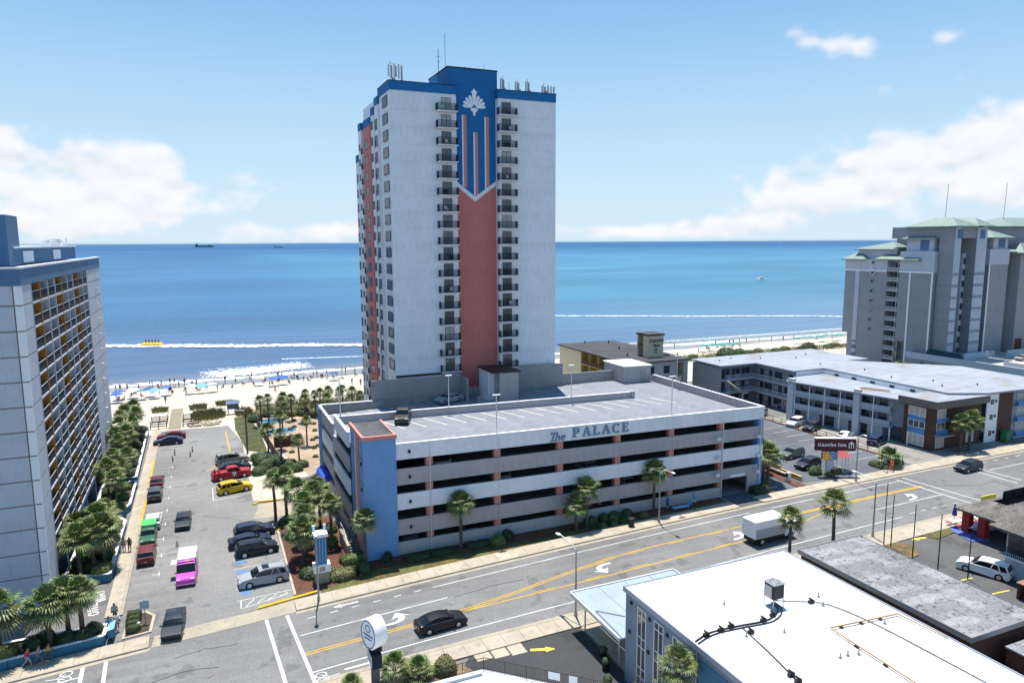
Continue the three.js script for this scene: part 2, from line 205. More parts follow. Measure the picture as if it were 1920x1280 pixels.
{ // foam: white broken water, cut out by noise
  const A = (seed, sx, sy, lo, hi, ends) => { const w = 1024, h = 128, d = new Uint8Array(w * h * 4); for (let y = 0; y < h; y++) for (let x = 0; x < w; x++) { const t = y / h, env = Math.min(1, Math.min(t / .22, (1 - t) / .5)) * (ends ? Math.max(0, 1 - ((x / w - ends / 2) / (ends / 2)) ** 2) ** .5 : 1); const n = fbm(x / w * sx, y / h * sy, 5, sx, seed); const c = sst(lo, hi, n + (env - 1) * .5) * 255 * (seed === 211 ? .62 : 1); const o = (y * w + x) * 4; d[o] = d[o + 1] = d[o + 2] = c; d[o + 3] = 255; } const t = new THREE.DataTexture(d, w, h, THREE.RGBAFormat); t.wrapS = t.wrapT = THREE.RepeatWrapping; t.magFilter = THREE.LinearFilter; t.needsUpdate = true; return t; };
  const tx = [A(201, 70, 7, .2, .5), A(207, 110, 30, .16, .5, .84), A(211, 140, 6, .26, .52)];
  const fm = tx.map((t) => new THREE.MeshStandardMaterial({ color: lin(.84, .86, .88), roughness: .9, alphaMap: t, transparent: true, side: THREE.DoubleSide }));
  function foam(name, label, a, b, w0, h, k, tile) {
    const n = 60, p = [], q = [], L = Math.hypot(b[0] - a[0], b[1] - a[1]), nx = -(b[1] - a[1]) / L, ny = (b[0] - a[0]) / L;
    for (let i = 0; i < n; i++) { const P = (t, s) => { const u = a[0] + (b[0] - a[0]) * t, v = a[1] + (b[1] - a[1]) * t, w = w0 * (.7 + .6 * fbm(u * .03 + 9, 2.2, 3, 0, 19)) , o = (fbm(u * .022, 7.7, 3, 0, 23) - .5) * w0 * .8; const vv = v + ny * (s * w + o); return V3(u + nx * (s * w + o), Math.max(h, shoreH(vv) + .03), vv); };
      const c = [[i / n, 0], [(i + 1) / n, 0], [(i + 1) / n, .5], [i / n, .5], [i / n, .5], [(i + 1) / n, .5], [(i + 1) / n, 1], [i / n, 1]]; for (const z of [0, 1, 2, 0, 2, 3, 4, 5, 6, 4, 6, 7]) { const r = P(c[z][0], c[z][1]); p.push(r.x, r.y, r.z); q.push(c[z][0] * L / tile, c[z][1]); } }
    const g = new THREE.BufferGeometry(); g.setAttribute('position', new THREE.Float32BufferAttribute(p, 3)); g.setAttribute('uv', new THREE.Float32BufferAttribute(q, 2)); g.computeVertexNormals();
    const o = new THREE.Mesh(g, fm[k]); o.name = numbered(name); o.userData = { kind: 'stuff', label, category: 'foam' }; o.receiveShadow = true; scene.add(o);
  }
  foam('shore_foam', 'white foam where the waves run up the sand', [-320, 213.4], [480, 213.4], 9, -1.93, 0, 150);
  foam('surf_foam', 'broad lacy surf patch breaking just off the beach', [-3, 218], [30, 219], 20, -1.6, 1, 40);
  foam('boat_wake', 'long white boat wake on the sea behind the yellow boat', [-75, 320], [90, 243], 11, -1.66, 0, 90);
  foam('boat_wake', 'thin white wake line on the pale sea beyond the dark flat roof', [150, 336], [305, 254], 8, -1.68, 2, 90);
  foam('wave_foam', 'small broken wave crest in front of the tower side', [22, 243], [52, 236], 3, -1.62, 2, 30);
  foam('wave_foam', 'thin wave crests breaking off the beach umbrellas', [120, 224], [330, 224], 3.2, -1.66, 2, 60);
  foam('ship_wake', 'faint pale wake line trailing from the far ships', [-700, 3900], [900, 4200], 60, -1.9, 2, 900);
}
// ---- avenue ----
const US = range(-140, 330, 5);
struct('avenue', strip(US, (u) => nearKerb(u), (u) => farKerb(u), .01), M.asphalt, 'grey asphalt avenue with lane markings', 'road');
struct('avenue_gutter', [strip(range(6.5, 330, 5), (u) => farKerb(u) - .5, farKerb, .018), strip(US, nearKerb, (u) => nearKerb(u) + .4, .018), strip(range(-140, -6.5, 5), (u) => farKerb(u) - .5, farKerb, .018)], M.concrete, 'pale concrete gutter along the avenue kerbs', 'gutter');
function paint(name, label, geos, m) { const o = single(name, geos, m, label, 'road marking', 'painted markings on the paving'); o.userData.kind = 'structure'; delete o.userData.category; o.userData.category = 'road marking'; return o; }
const lineAt = (a, b, off, w, h = .024) => strip(range(a, b, 2.5), (u) => farKerb(u) + off(u) - w / 2, (u) => farKerb(u) + off(u) + w / 2, h);
const k0 = (c) => () => c;
const nearW = (u) => -11.15 - .8 * sst(8, 50, u);
paint('lane_line', 'long white bike lane line beside the garage kerb', lineAt(20.5, 66, k0(-1.95), .14), M.whitePaint);
paint('lane_line', 'white edge line in front of the motel sign', [lineAt(70, 78, k0(-1.95), .14), lineAt(82, 96.5, k0(-2.05), .14)], M.whitePaint);
paint('lane_line', 'white lane line ending before the garage entrance palm', lineAt(6.3, 21.3, k0(-4.72), .14), M.whitePaint);
paint('lane_line', 'white line along the near edge of the avenue', lineAt(6.5, 83.5, nearW, .15), M.whitePaint);
paint('lane_line', 'white turn lane line near the avenue crossing', [lineAt(82, 96.3, k0(-8.65), .14), lineAt(113.5, 160, k0(-4.4), .14)], M.whitePaint);
for (let i = 0; i < 6; i++) paint('lane_dash', 'short white bike lane dash near the blue stair tower', lineAt(7.4 + i * 2.2, 8.2 + i * 2.2, k0(-1.9), .13), M.whitePaint);
for (let i = 0; i < 5; i++) paint('lane_dash', 'short white dash near the far crossing', lineAt(85.5 + i * 2.2, 86.5 + i * 2.2, k0(-11.6), .13), M.whitePaint);
for (let i = 0; i < 5; i++) paint('lane_dash', 'short white dash beside the brick motel office', lineAt(113 + i * 3, 114.2 + i * 3, k0(-1.6), .13), M.whitePaint);
const yl = (a, b, off, w, dbl) => dbl ? [lineAt(a, b, (u) => off(u) - .17, w * 1.3), lineAt(a, b, (u) => off(u) + .17, w * 1.3)] : [lineAt(a, b, off, w * 1.4)];
const yFar = (u) => -8.05 + 3.3 * sst(18, 47, u) ** 1.0 - .2 * sst(47, 66, u), yNear = (u) => u < 62 ? -8.05 - .5 * sst(18, 42, u) : -8.55 + 3.5 * sst(62, 84, u);
paint('center_line', 'double yellow centre line by the side street', yl(6.3, 21, k0(-8.05), .11, true), M.yellowPaint);
paint('center_line', 'double yellow line bending away along the turn lane', yl(21, 42, yFar, .11, true), M.yellowPaint);
paint('center_line', 'yellow line on the far side of the turn lane', yl(42, 66, yFar, .12, false), M.yellowPaint);
paint('center_line', 'yellow line on the near side of the turn lane', yl(21, 83, yNear, .12, false), M.yellowPaint);
for (let i = 0; i < 6; i++) paint('center_dash', 'short yellow dash inside the turn lane edge', [lineAt(38 + i * 6, 40.4 + i * 6, (u) => yFar(u) - .28, .11), lineAt(30 + i * 6.2, 32.4 + i * 6.2, (u) => yNear(u) + .28, .11)], M.yellowPaint);
paint('center_line', 'broad yellow centre line before the crossing', yl(68, 97, k0(-5.05), .17, true), M.yellowPaint);
paint('center_line', 'yellow centre line beyond the crossing', yl(116, 200, k0(-8.2), .14, true), M.yellowPaint);
const bar = (a, b, w, h = .027) => { const d = new THREE.Vector2(b[0] - a[0], b[1] - a[1]).normalize(), n = [-d.y * w / 2, d.x * w / 2]; return sheet([[a[0] - n[0], a[1] - n[1]], [b[0] - n[0], b[1] - n[1]], [b[0] + n[0], b[1] + n[1]], [a[0] + n[0], a[1] + n[1]]], h); };
paint('crosswalk_line', 'white crossing line nearer the lot mouth', bar([3.65, 69.4], [4.45, 55.5], .32), M.whitePaint);
paint('crosswalk_line', 'white crossing line nearer the planter', bar([5.6, 69.4], [6.7, 55.6], .32), M.whitePaint);
paint('crosswalk_line', 'white crossing line by the teal planter', bar([-9.9, 67.7], [-9.4, 55.5], .32), M.whitePaint);
paint('crosswalk_line', 'white crossing line with the bicycle mark', bar([-11.65, 67.5], [-11.2, 55.5], .32), M.whitePaint);
paint('crosswalk_line', 'white line of the far crossing, motel side', bar([97.6, 73.4], [99.2, 59.6], .24), M.whitePaint);
paint('crosswalk_line', 'white line of the far crossing, garage side', bar([95.9, 73.2], [96.8, 60], .24), M.whitePaint);
paint('crosswalk_line', 'white line of the crossing beyond the black car', [bar([112.6, 72.5], [113.2, 65.3], .24), bar([110.8, 72.2], [111.2, 64.6], .24)], M.whitePaint);
function turnArrow(u, v, ang, s) { const o = [], n = []; for (let i = 0; i <= 10; i++) { const a = (-105 + i * 13) * R, w = .17; o.push([Math.cos(a) * (.75 + w), Math.sin(a) * (.75 + w) * .9]); n.unshift([Math.cos(a) * (.75 - w), Math.sin(a) * (.75 - w) * .9]); } const head = [[1.02, .12], [.7, .95], [.1, .42]]; const pts = [...o, [1.25, .2], [.55, 1.0], [.2, .02], ...n]; return sheet(pts.map(([x, y]) => [u + s * (x * Math.cos(ang) - y * Math.sin(ang)) * 1.35, v + s * (x * Math.sin(ang) + y * Math.cos(ang)) * .8]), .026); }
paint('turn_arrow', 'white curved arrow in the turn lane by the canopy', turnArrow(40.5, 65.6, 180 * R, 1.5), M.whitePaint);
paint('turn_arrow', 'white curved arrow in the turn lane behind the truck', turnArrow(58.6, 66.6, 0, 1.5), M.whitePaint);
paint('turn_arrow', 'white curved arrow before the far crossing', turnArrow(90.5, 67.2, 0, 1.5), M.whitePaint);
paint('turn_arrow', 'white curved arrow behind the oval sign', turnArrow(14.5, 64.4, 0, 1.4), M.whitePaint);
const dart = (u, v, L, ang, w = .13, hw = .38) => { const q = [[0, -w], [L - .9, -w], [L - .9, -hw], [L, 0], [L - .9, hw], [L - .9, w], [0, w]].map(([x, y]) => [u + x * Math.cos(ang) - y * Math.sin(ang), v + x * Math.sin(ang) + y * Math.cos(ang)]); return sheet(q, .028); };
paint('bike_arrow', 'white bike lane arrow below the oval sign', dart(9.2, 58.0, 3, 3.5 * R), M.whitePaint);
paint('bike_arrow', 'white bike lane arrow under the street lamp shadow', dart(12.6, 69.3, 2.6, 184 * R), M.whitePaint);
paint('bike_arrow', 'white arrow near the picnic terrace', dart(93.5, 61.6, 2.2, 1 * R), M.whitePaint);
const ring = (u, v, r, w = .1) => new THREE.RingGeometry(r - w, r, 18).rotateX(-Math.PI / 2).scale(1.25, 1, 1).translate(u, .028, -v);
const bike = (u, v, d = 1) => [ring(u, v - .42, .42), ring(u, v + .42, .42), bar([u, v - .42], [u + .7 * d, v - .1], .09), bar([u + .7 * d, v - .1], [u, v + .42], .09), bar([u + .7 * d, v - .1], [u + 1.5 * d, v], .1)];
paint('bike_symbol', 'white bicycle symbol beside the near kerb', bike(7.2, 57.6), M.whitePaint);
paint('bike_symbol', 'white bicycle symbol by the teal planter crossing', bike(-12.8, 66.6, -1), M.whitePaint);
paint('lane_line', 'white bike lane lines beside the teal planter', lineAt(-30, -11.7, k0(-2.0), .14), M.whitePaint);
{ const crack = (pts, w, seed) => { const r = rng(seed), q = []; for (let i = 0; i + 1 < pts.length; i++) for (let k = 0; k < 5; k++) { const t = k / 5; q.push([pts[i][0] + (pts[i + 1][0] - pts[i][0]) * t + (r() - .5) * .25, pts[i][1] + (pts[i + 1][1] - pts[i][1]) * t + (r() - .5) * .25]); } const L = q.map(([a, b]) => [a, b - w]), U = q.map(([a, b]) => [a, b + w]).reverse(); return sheet([...L, ...U], .026); };
  paint('sealed_crack', 'dark sealed cracks wandering across the avenue mouth', [crack([[-7, 62.5], [-3.5, 63.4], [0, 62.6]], .035, 3), crack([[-4.4, 65.8], [-2, 66.4], [1.6, 65.9]], .03, 5), crack([[22, 66.2], [27, 66.9], [31, 66.7]], .03, 7), crack([[100, 68.4], [105, 66.2], [110, 66.6]], .04, 9)], M.asphaltDark); paint('sealed_crack', 'dark sealed cracks in the middle of the lot', [crack([[-1.4, 100.6], [1.2, 98.8], [3.2, 96.9]], .04, 11), crack([[-5.8, 108], [-2.4, 109.2], [.6, 108.6]], .035, 13), crack([[-6, 90.4], [-4.6, 91.8], [-5.2, 94]], .035, 15)], M.asphaltDark); }
single('manhole_cover', [new THREE.CylinderGeometry(.42, .42, .02, 20).translate(-1.6, .024, -61.9)], M.concreteDark, 'dark round manhole cover in the avenue', 'manhole');

// ---- sidewalks: slabs with joints, real kerb step ----
function walk(name, label, u0, u1, f0, f1, kerbOn, step = 1.9, hgt = .14, m = M.concretePale) {
  const w = struct(name, [strip(range(u0, u1, 3), (u) => f0(u) + .02, (u) => f1(u) - .02, hgt - .05)], M.concreteDark, label, 'sidewalk');
  const rr = rng(77 + Math.round(u0)); const ms = [m, M.concrete2 || (M.concrete2 = mat(.54, .465, .36, { map: T.concrete })), M.concrete3 || (M.concrete3 = mat(.52, .44, .335, { map: T.concrete }))];
  for (let u = u0; u < u1 - .2; u += step) { const e = Math.min(u1, u + step) - .03; const q = [[u, f0(u)], [e, f0(e)], [e, f1(e)], [u, f1(u)]]; mesh('paving_slab', prism(q, 0, hgt - rr() * .008), ms[Math.floor(rr() * 3)], w); }
  if (kerbOn) mesh('kerb', range(u0, u1, 4).slice(0, -1).map((u) => { const e = Math.min(u1, u + 4) - .02; return prism([[u, kerbOn(u)], [e, kerbOn(e)], [e, kerbOn(e) + .3], [u, kerbOn(u) + .3]], 0, hgt + .012); }), M.concrete, w);
  return w;
}
walk('sidewalk', 'pale slab sidewalk between the avenue and the garage lawn', 6.6, 66.2, (u) => farKerb(u) + .32, (u) => farKerb(u) + 2.3, farKerb);
walk('sidewalk', 'pale slab sidewalk below the motel sign', 70.5, 88, (u) => farKerb(u) + .32, (u) => farKerb(u) + 2.3, farKerb);
walk('sidewalk', 'pale slab sidewalk in front of the brick motel office', 88.2, 150, (u) => farKerb(u) + .32, (u) => farKerb(u) + 2.4, farKerb);
walk('sidewalk', 'shaded slab sidewalk under the teal planter palms', -60, -6.6, (u) => farKerb(u) + .32, (u) => farKerb(u) + 2.2, farKerb);
walk('sidewalk', 'pale slab sidewalk beneath the oval sign', 4.5, 30.2, (u) => nearKerb(u) - 2.3, (u) => nearKerb(u) - .3, (u) => nearKerb(u) - .3);
walk('sidewalk', 'pale slab sidewalk behind the white flat roof', 30.4, 72, (u) => nearKerb(u) - 2.3, (u) => nearKerb(u) - .3, (u) => nearKerb(u) - .3);
walk('sidewalk', 'wide pale sidewalk by the flag poles', 72.2, 110, (u) => nearKerb(u) - 2.8, (u) => nearKerb(u) - .3, (u) => nearKerb(u) - .3);
for (const [u, v] of [[20.1, 55.3], [21.7, 55.1], [23.3, 54.9]]) { const o = single('driveway_slab', box(u, u + 1.45, 0, .045, v - .9, v + .8), M.concretePale, 'pale slab panel set in the dark driveway', 'paving slab', 'driveway slabs'); o.userData.kind = 'structure'; }
// lot mouth apron, side street lot
struct('lot_apron', [prism([[-6.4, farKerb(-6.4) - .1], [6.5, farKerb(6.5) - .1], [6.6, 72.6], [2.5, 71.6], [-6.2, 70.6]], 0, .03)], M.concrete, 'pale concrete apron across the mouth of the lot', 'pavement');
struct('parking_lot', [sheet([[-9.4, 71], [-6.2, 70.3], [6.7, 72.4], [6.9, 88.8], [6.3, 92], [8.5, 96], [8.5, 101], [4.6, 104], [4.6, 137], [2.8, 151.5], [-9.4, 152], [-9.4, 75]], .02)], M.asphaltLot, 'sun bleached asphalt of the side street parking lot', 'parking lot');
{
  const o = struct('lot_sidewalk', box(-10.95, -9.35, 0, .09, 76, 152), M.concreteDark, 'long straight sidewalk between the teal wall and the parked cars', 'sidewalk'); const rr = rng(5);
  for (let v = 76; v < 152; v += 1.8) mesh('paving_slab', box(-10.93, -9.62, 0, .14 - rr() * .008, v, v + 1.77), [M.concretePale, M.concrete2, M.concrete3][Math.floor(rr() * 3)], o);
  for (const [a, b, m] of [[76, 100.5, M.concrete], [100.5, 110.5, M.yellowKerb], [110.5, 118.5, M.concrete], [118.5, 131, M.yellowKerb], [131, 152, M.concrete]]) mesh('kerb', box(-9.6, -9.32, 0, .15, a, b - .02), m, o);
}
for (let i = 0; i < 7; i++) paint('stall_line', 'white stall line between the cars by the mulch bed', bar([1.2, 74.4 + i * 2.62], [6.6, 74.7 + i * 2.62], .1, .03), M.whitePaint);
for (let i = 0; i < 4; i++) paint('disabled_symbol', 'worn blue parking symbol at the mouth of a stall', new THREE.CircleGeometry(.55, 14).rotateX(-Math.PI / 2).scale(1.2, 1, .8).translate(2.1, .03, -(76 + i * 2.62)), M.bluePaint);
paint('hatched_stall', 'white hatched zone at the corner of the lot', [bar([1.6, 72.6], [6.2, 74], .1, .03), bar([1.5, 72.6], [1.6, 74.4], .1, .03), ...[0, 1, 2, 3].map((i) => bar([2 + i * 1.1, 72.9 + i * .3], [2.9 + i * 1.1, 74.3], .1, .03))], M.whitePaint);
for (let i = 0; i < 9; i++) paint('stall_tick', 'white parallel stall tick beside the kerb cars', [bar([-7.2, 84.5 + i * 5.2], [-6.5, 84.5 + i * 5.2], .1, .03), bar([-6.5, 83.9 + i * 5.2], [-6.5, 85.1 + i * 5.2], .1, .03)], M.whitePaint);
paint('stall_line', 'white stall lines near the yellow car', [bar([-.6, 106.8], [-.6, 112.4], .1, .03), bar([-.6, 106.8], [3.6, 107.3], .1, .03), bar([-.6, 112.4], [1, 114], .1, .03), bar([-1, 118.4], [1.2, 119], .1, .03)], M.whitePaint);
paint('lot_line', 'long yellow line at the beach end of the lot', bar([2.2, 147], [2.5, 130], .2, .03), M.yellowPaint);
paint('lot_line', 'yellow triangle lines by the grey car', [bar([-1.4, 121.5], [2, 128], .16, .03), bar([-1.4, 121.5], [2.4, 124.5], .16, .03)], M.yellowPaint);
struct('drive_apron', prism([[4.2, 97], [13.5, 96], [13.8, 101], [8.5, 102.8], [5.3, 102.5]], 0, .045), M.concrete, 'pale concrete drive into the garage side', 'pavement');
// lawns, beds
struct('garage_lawn', [strip(range(9.5, 66, 3), (u) => farKerb(u) + 2.3, () => 76.6, .06)], M.grass, 'dry mown grass between the sidewalk and the shaded bed', 'lawn');
struct('garage_bed', [prism([[13.8, 75.6], [26, 75.7], [40, 76.1], [55, 76.6], [66, 77], [66, 78.1], [19, 78.3], [15.4, 78], [13.8, 78]], 0, .1)], M.mulch, 'shaded mulch bed along the garage wall', 'flower bed');
struct('mulch_bed', [prism([[6.9, 73.1], [13.8, 74.3], [14.9, 78], [14.9, 85], [13.6, 94], [8.6, 94.5], [7.1, 92]], 0, .1)], M.mulch, 'red mulch bed between the lot and the garage', 'flower bed');
{ const o = struct('bed_kerb', [box(6.7, 6.95, 0, .17, 73.2, 91.5)], M.concretePale, 'pale kerb edging the red mulch bed', 'kerb'); mesh('kerb', [prism([[3, 71.7], [9.2, 72.9], [9.15, 73.25], [3.2, 72.2]], 0, .18)], M.yellowKerb, o); mesh('kerb', [prism([[7, 91.6], [8.2, 94.4], [11, 95], [11, 95.3], [8, 94.9], [6.8, 91.8]], 0, .17)], M.yellowKerb, o); mesh('kerb', [prism([[4.4, 102.6], [5.4, 103.6], [8.4, 103.2], [8.4, 102.9], [5.4, 103.2], [4.8, 102.5]], 0, .17)], M.yellowKerb, o); }
struct('sandy_verge', [prism([[4.6, 104], [13.8, 103], [13.8, 111], [9, 137], [4.8, 137]], -.01, .05)], M.sand, 'sandy verge with low shrubs beside the lot', 'ground');
struct('beach_path', [prism([[-9.4, 152], [2.8, 151.4], [4.8, 137], [9, 137], [7, 160], [6, 168], [-10, 166]], -.01, .03)], M.sand, 'sand drifting over the beach end of the lot', 'ground');
struct('dune_lawn', [prism([[5.2, 131], [8.6, 128], [8.4, 143], [7, 158], [4.2, 158], [4, 148]], 0, .06)], mat(.11, .15, .04, { map: T.grass }), 'rough green grass beside the pool fence', 'lawn');
struct('pool_deck', [prism([[8.8, 112], [14, 110.5], [23, 118], [26, 168], [8, 165], [8.9, 140]], -.01, .045)], mat(.5, .37, .26, { map: T.sand }), 'tan pool deck between palms', 'pool deck');
for (const [u, v, a, b, l] of [[11.5, 151.5, 2.3, 2.4, 'small round blue pool nearest the sea grass'], [12.2, 142.5, 2.9, 2.3, 'kidney shaped blue pool beside the brown wall'], [21, 158.5, 2.2, 2.2, 'small blue pool close to the garage roof corner']]) {
  const t = thing('swimming_pool', l, 'pool'); mesh('rim', new THREE.RingGeometry(1, 1.14, 28).rotateX(-Math.PI / 2).scale(a, 1, b).translate(u, .09, -v), M.concretePale, t); mesh('water', new THREE.CircleGeometry(1.01, 28).rotateX(-Math.PI / 2).scale(a, 1, b).translate(u, .075, -v), M.poolWater, t);
}
// motel lot and other paved areas
struct('motel_lot', [sheet([[76, 79], [96, 76.6], [104.6, 77], [104.6, 112], [76, 112]], .02)], M.asphaltBlue, 'dark motel parking lot behind the sign', 'parking lot');
struct('motel_lot', [sheet([[104.9, 77], [131, 76.9], [131, 82], [116, 86], [110.5, 110], [104.9, 112]], .03)], mat(.31, .29, .26, { map: T.asphalt }), 'pale parking strip along the motel wing', 'parking lot');
for (let i = 0; i < 8; i++) paint('stall_line', 'white stall line in the dark motel lot', [bar([98.5, 83 + i * 3.1], [104, 83.2 + i * 3.1], .1, .03), bar([79, 84 + i * 3], [83.4, 84.2 + i * 3], .1, .03)], M.whitePaint);
for (let i = 0; i < 8; i++) paint('stall_line', 'white stall line on the pale motel strip', bar([105.6, 86 + i * 2.9], [108.6 - i * .05, 86.9 + i * 2.9], .1, .04), M.whitePaint);
struct('garage_drive', [sheet([[66.2, 74.2], [73.6, 74.3], [73.4, 78.4], [66.8, 78.4]], .03), sheet([[74.6, 76.4], [79.5, 76.3], [79.3, 90], [75.4, 90]], .03)], M.asphaltBlue, 'dark driveways at the garage entrance', 'driveway');
struct('entrance_bed', [prism([[71.6, 76.3], [74.4, 75.9], [74.8, 79], [74.6, 84], [73.8, 84], [73.6, 79]], 0, .13), prism([[79.6, 76.6], [81.2, 76.4], [81, 90], [79.8, 90]], 0, .13)], M.mulch, 'red mulch beds around the garage entrance', 'flower bed');
struct('near_driveway', [sheet([[19.4, 40], [31, 40], [31, 56.2], [25, 55.6], [19.6, 55.3], [18.6, 54]], .02)], M.asphaltDark, 'fresh black driveway in front of the glass building', 'driveway');
paint('drive_arrow', 'yellow arrow on the fresh black driveway', dart(25.1, 54.2, 2.3, -19 * R, .17, .42), M.yellowBright);
struct('canopy_walk', prism([[31.2, 47.5], [41, 47.5], [41, 56.9], [31.2, 55.9]], 0, .05), M.concretePale, 'pale paving under the hanging canopy', 'pavement');
struct('gravel_bed', [prism([[-6, 52.75], [19.4, 52.85], [18.4, 55.0], [10, 54.6], [-6, 53.6]], 0, .14)], M.gravel, 'tan gravel bed below the oval sign', 'flower bed');
struct('shop_lot', [sheet([[64.5, 30], [100, 30], [100, 52.4], [78, 57.2], [66, 57.2], [64.5, 54]], .02)], mat(.12, .118, .116, { map: T.asphalt }), 'dark patched asphalt lot by the flag poles', 'parking lot');
for (const [a, b, c] of [[70.5, 47.6, 75], [71, 44.2, 75.8], [72, 41, 76.5], [73, 56.4, 76.5]]) paint('stall_line', 'yellow stall line in the dark patched lot', bar([a, b], [c, b - .4], .14, .03), M.yellowBright);
paint('drive_arrow', 'yellow arrow near the dry grass island', dart(80.4, 56.6, 2.4, 175 * R, .16, .4), M.yellowBright);
struct('dry_island', [prism([[70.8, 56.9], [75.5, 57.4], [76.6, 55.4], [74.8, 53.4], [72, 53]], 0, .13)], mat(.27, .22, .1, { map: T.grass }), 'dry grass island at the foot of the flag poles', 'lawn');
struct('terrace_lawn', [prism([[79.5, 57.8], [96, 59.3], [96, 57.4], [81, 55.6]], 0, .1)], M.grass, 'green verge beside the blue picnic terrace', 'lawn');
// ================= striped hotel tower =================
const plate = (pts, v, d) => new THREE.ExtrudeGeometry(new THREE.Shape(pts.map(([a, b]) => new THREE.Vector2(a, b))), { depth: d, bevelEnabled: false }).translate(0, 0, -v);   // upright plate facing the avenue
function frontWindow(parent, u0, u1, h0, h1, v, o = {}) {      // window in a wall that faces the avenue
  const { frame = M.blackMetal, pane = M.glass, mull = 1, t = .06, name = 'window', cross = 0 } = o; const g = [box(u0, u1, h1 - t, h1, v - .05, v), box(u0, u1, h0, h0 + t, v - .07, v), box(u0, u0 + t, h0 + t, h1 - t, v - .05, v), box(u1 - t, u1, h0 + t, h1 - t, v - .05, v)];
  for (let i = 1; i <= mull; i++) { const u = u0 + (u1 - u0) * i / (mull + 1); g.push(box(u - t / 2, u + t / 2, h0 + t, h1 - t, v - .045, v)); }
  for (let i = 1; i <= cross; i++) { const h = h0 + (h1 - h0) * i / (cross + 1); g.push(box(u0 + t, u1 - t, h - t / 2, h + t / 2, v - .04, v)); }
  const w = mesh(name, g, frame, parent); mesh('pane', box(u0 + t, u1 - t, h0 + t, h1 - t, v - .02, v - .012), pane, w); return w;
}
function sideWindow(parent, v0, v1, h0, h1, u, s, o = {}) {     // window in a wall whose outside looks along s (-1 or +1) on the u axis
  const { frame = M.blackMetal, pane = M.glassBlue, mull = 1, t = .1, name = 'window' } = o; const x = (d) => [Math.min(u, u + s * d), Math.max(u, u + s * d)]; const b = (d, h, H, a, c) => box(...x(d), h, H, a, c);
  const g = [b(.05, h1 - t, h1, v0, v1), b(.07, h0, h0 + t, v0, v1), b(.05, h0 + t, h1 - t, v0, v0 + t), b(.05, h0 + t, h1 - t, v1 - t, v1)]; for (let i = 1; i <= mull; i++) { const c = v0 + (v1 - v0) * i / (mull + 1); g.push(b(.045, h0 + t, h1 - t, c - t / 2, c + t / 2)); }
  const w = mesh(name, g, frame, parent); mesh('pane', box(...x(.02), h0 + t, h1 - t, v0 + t, v1 - t), pane, w); return w;
}
function railFront(u0, u1, h0, h1, v, gap = .13, r = .018) { const g = [box(u0, u1, h1 - .05, h1, v - .03, v + .03), box(u0, u1, h0 + .08, h0 + .12, v - .02, v + .02)]; for (let u = u0; u <= u1 + .001; u += gap) g.push(box(u - r, u + r, h0, h1, v - r, v + r)); return g; }
function railSide(v0, v1, h0, h1, u, gap = .13, r = .018) { const g = [box(u - .03, u + .03, h1 - .05, h1, v0, v1), box(u - .02, u + .02, h0 + .08, h0 + .12, v0, v1)]; for (let v = v0; v <= v1 + .001; v += gap) g.push(box(u - r, u + r, h0, h1, v - r, v + r)); return g; }
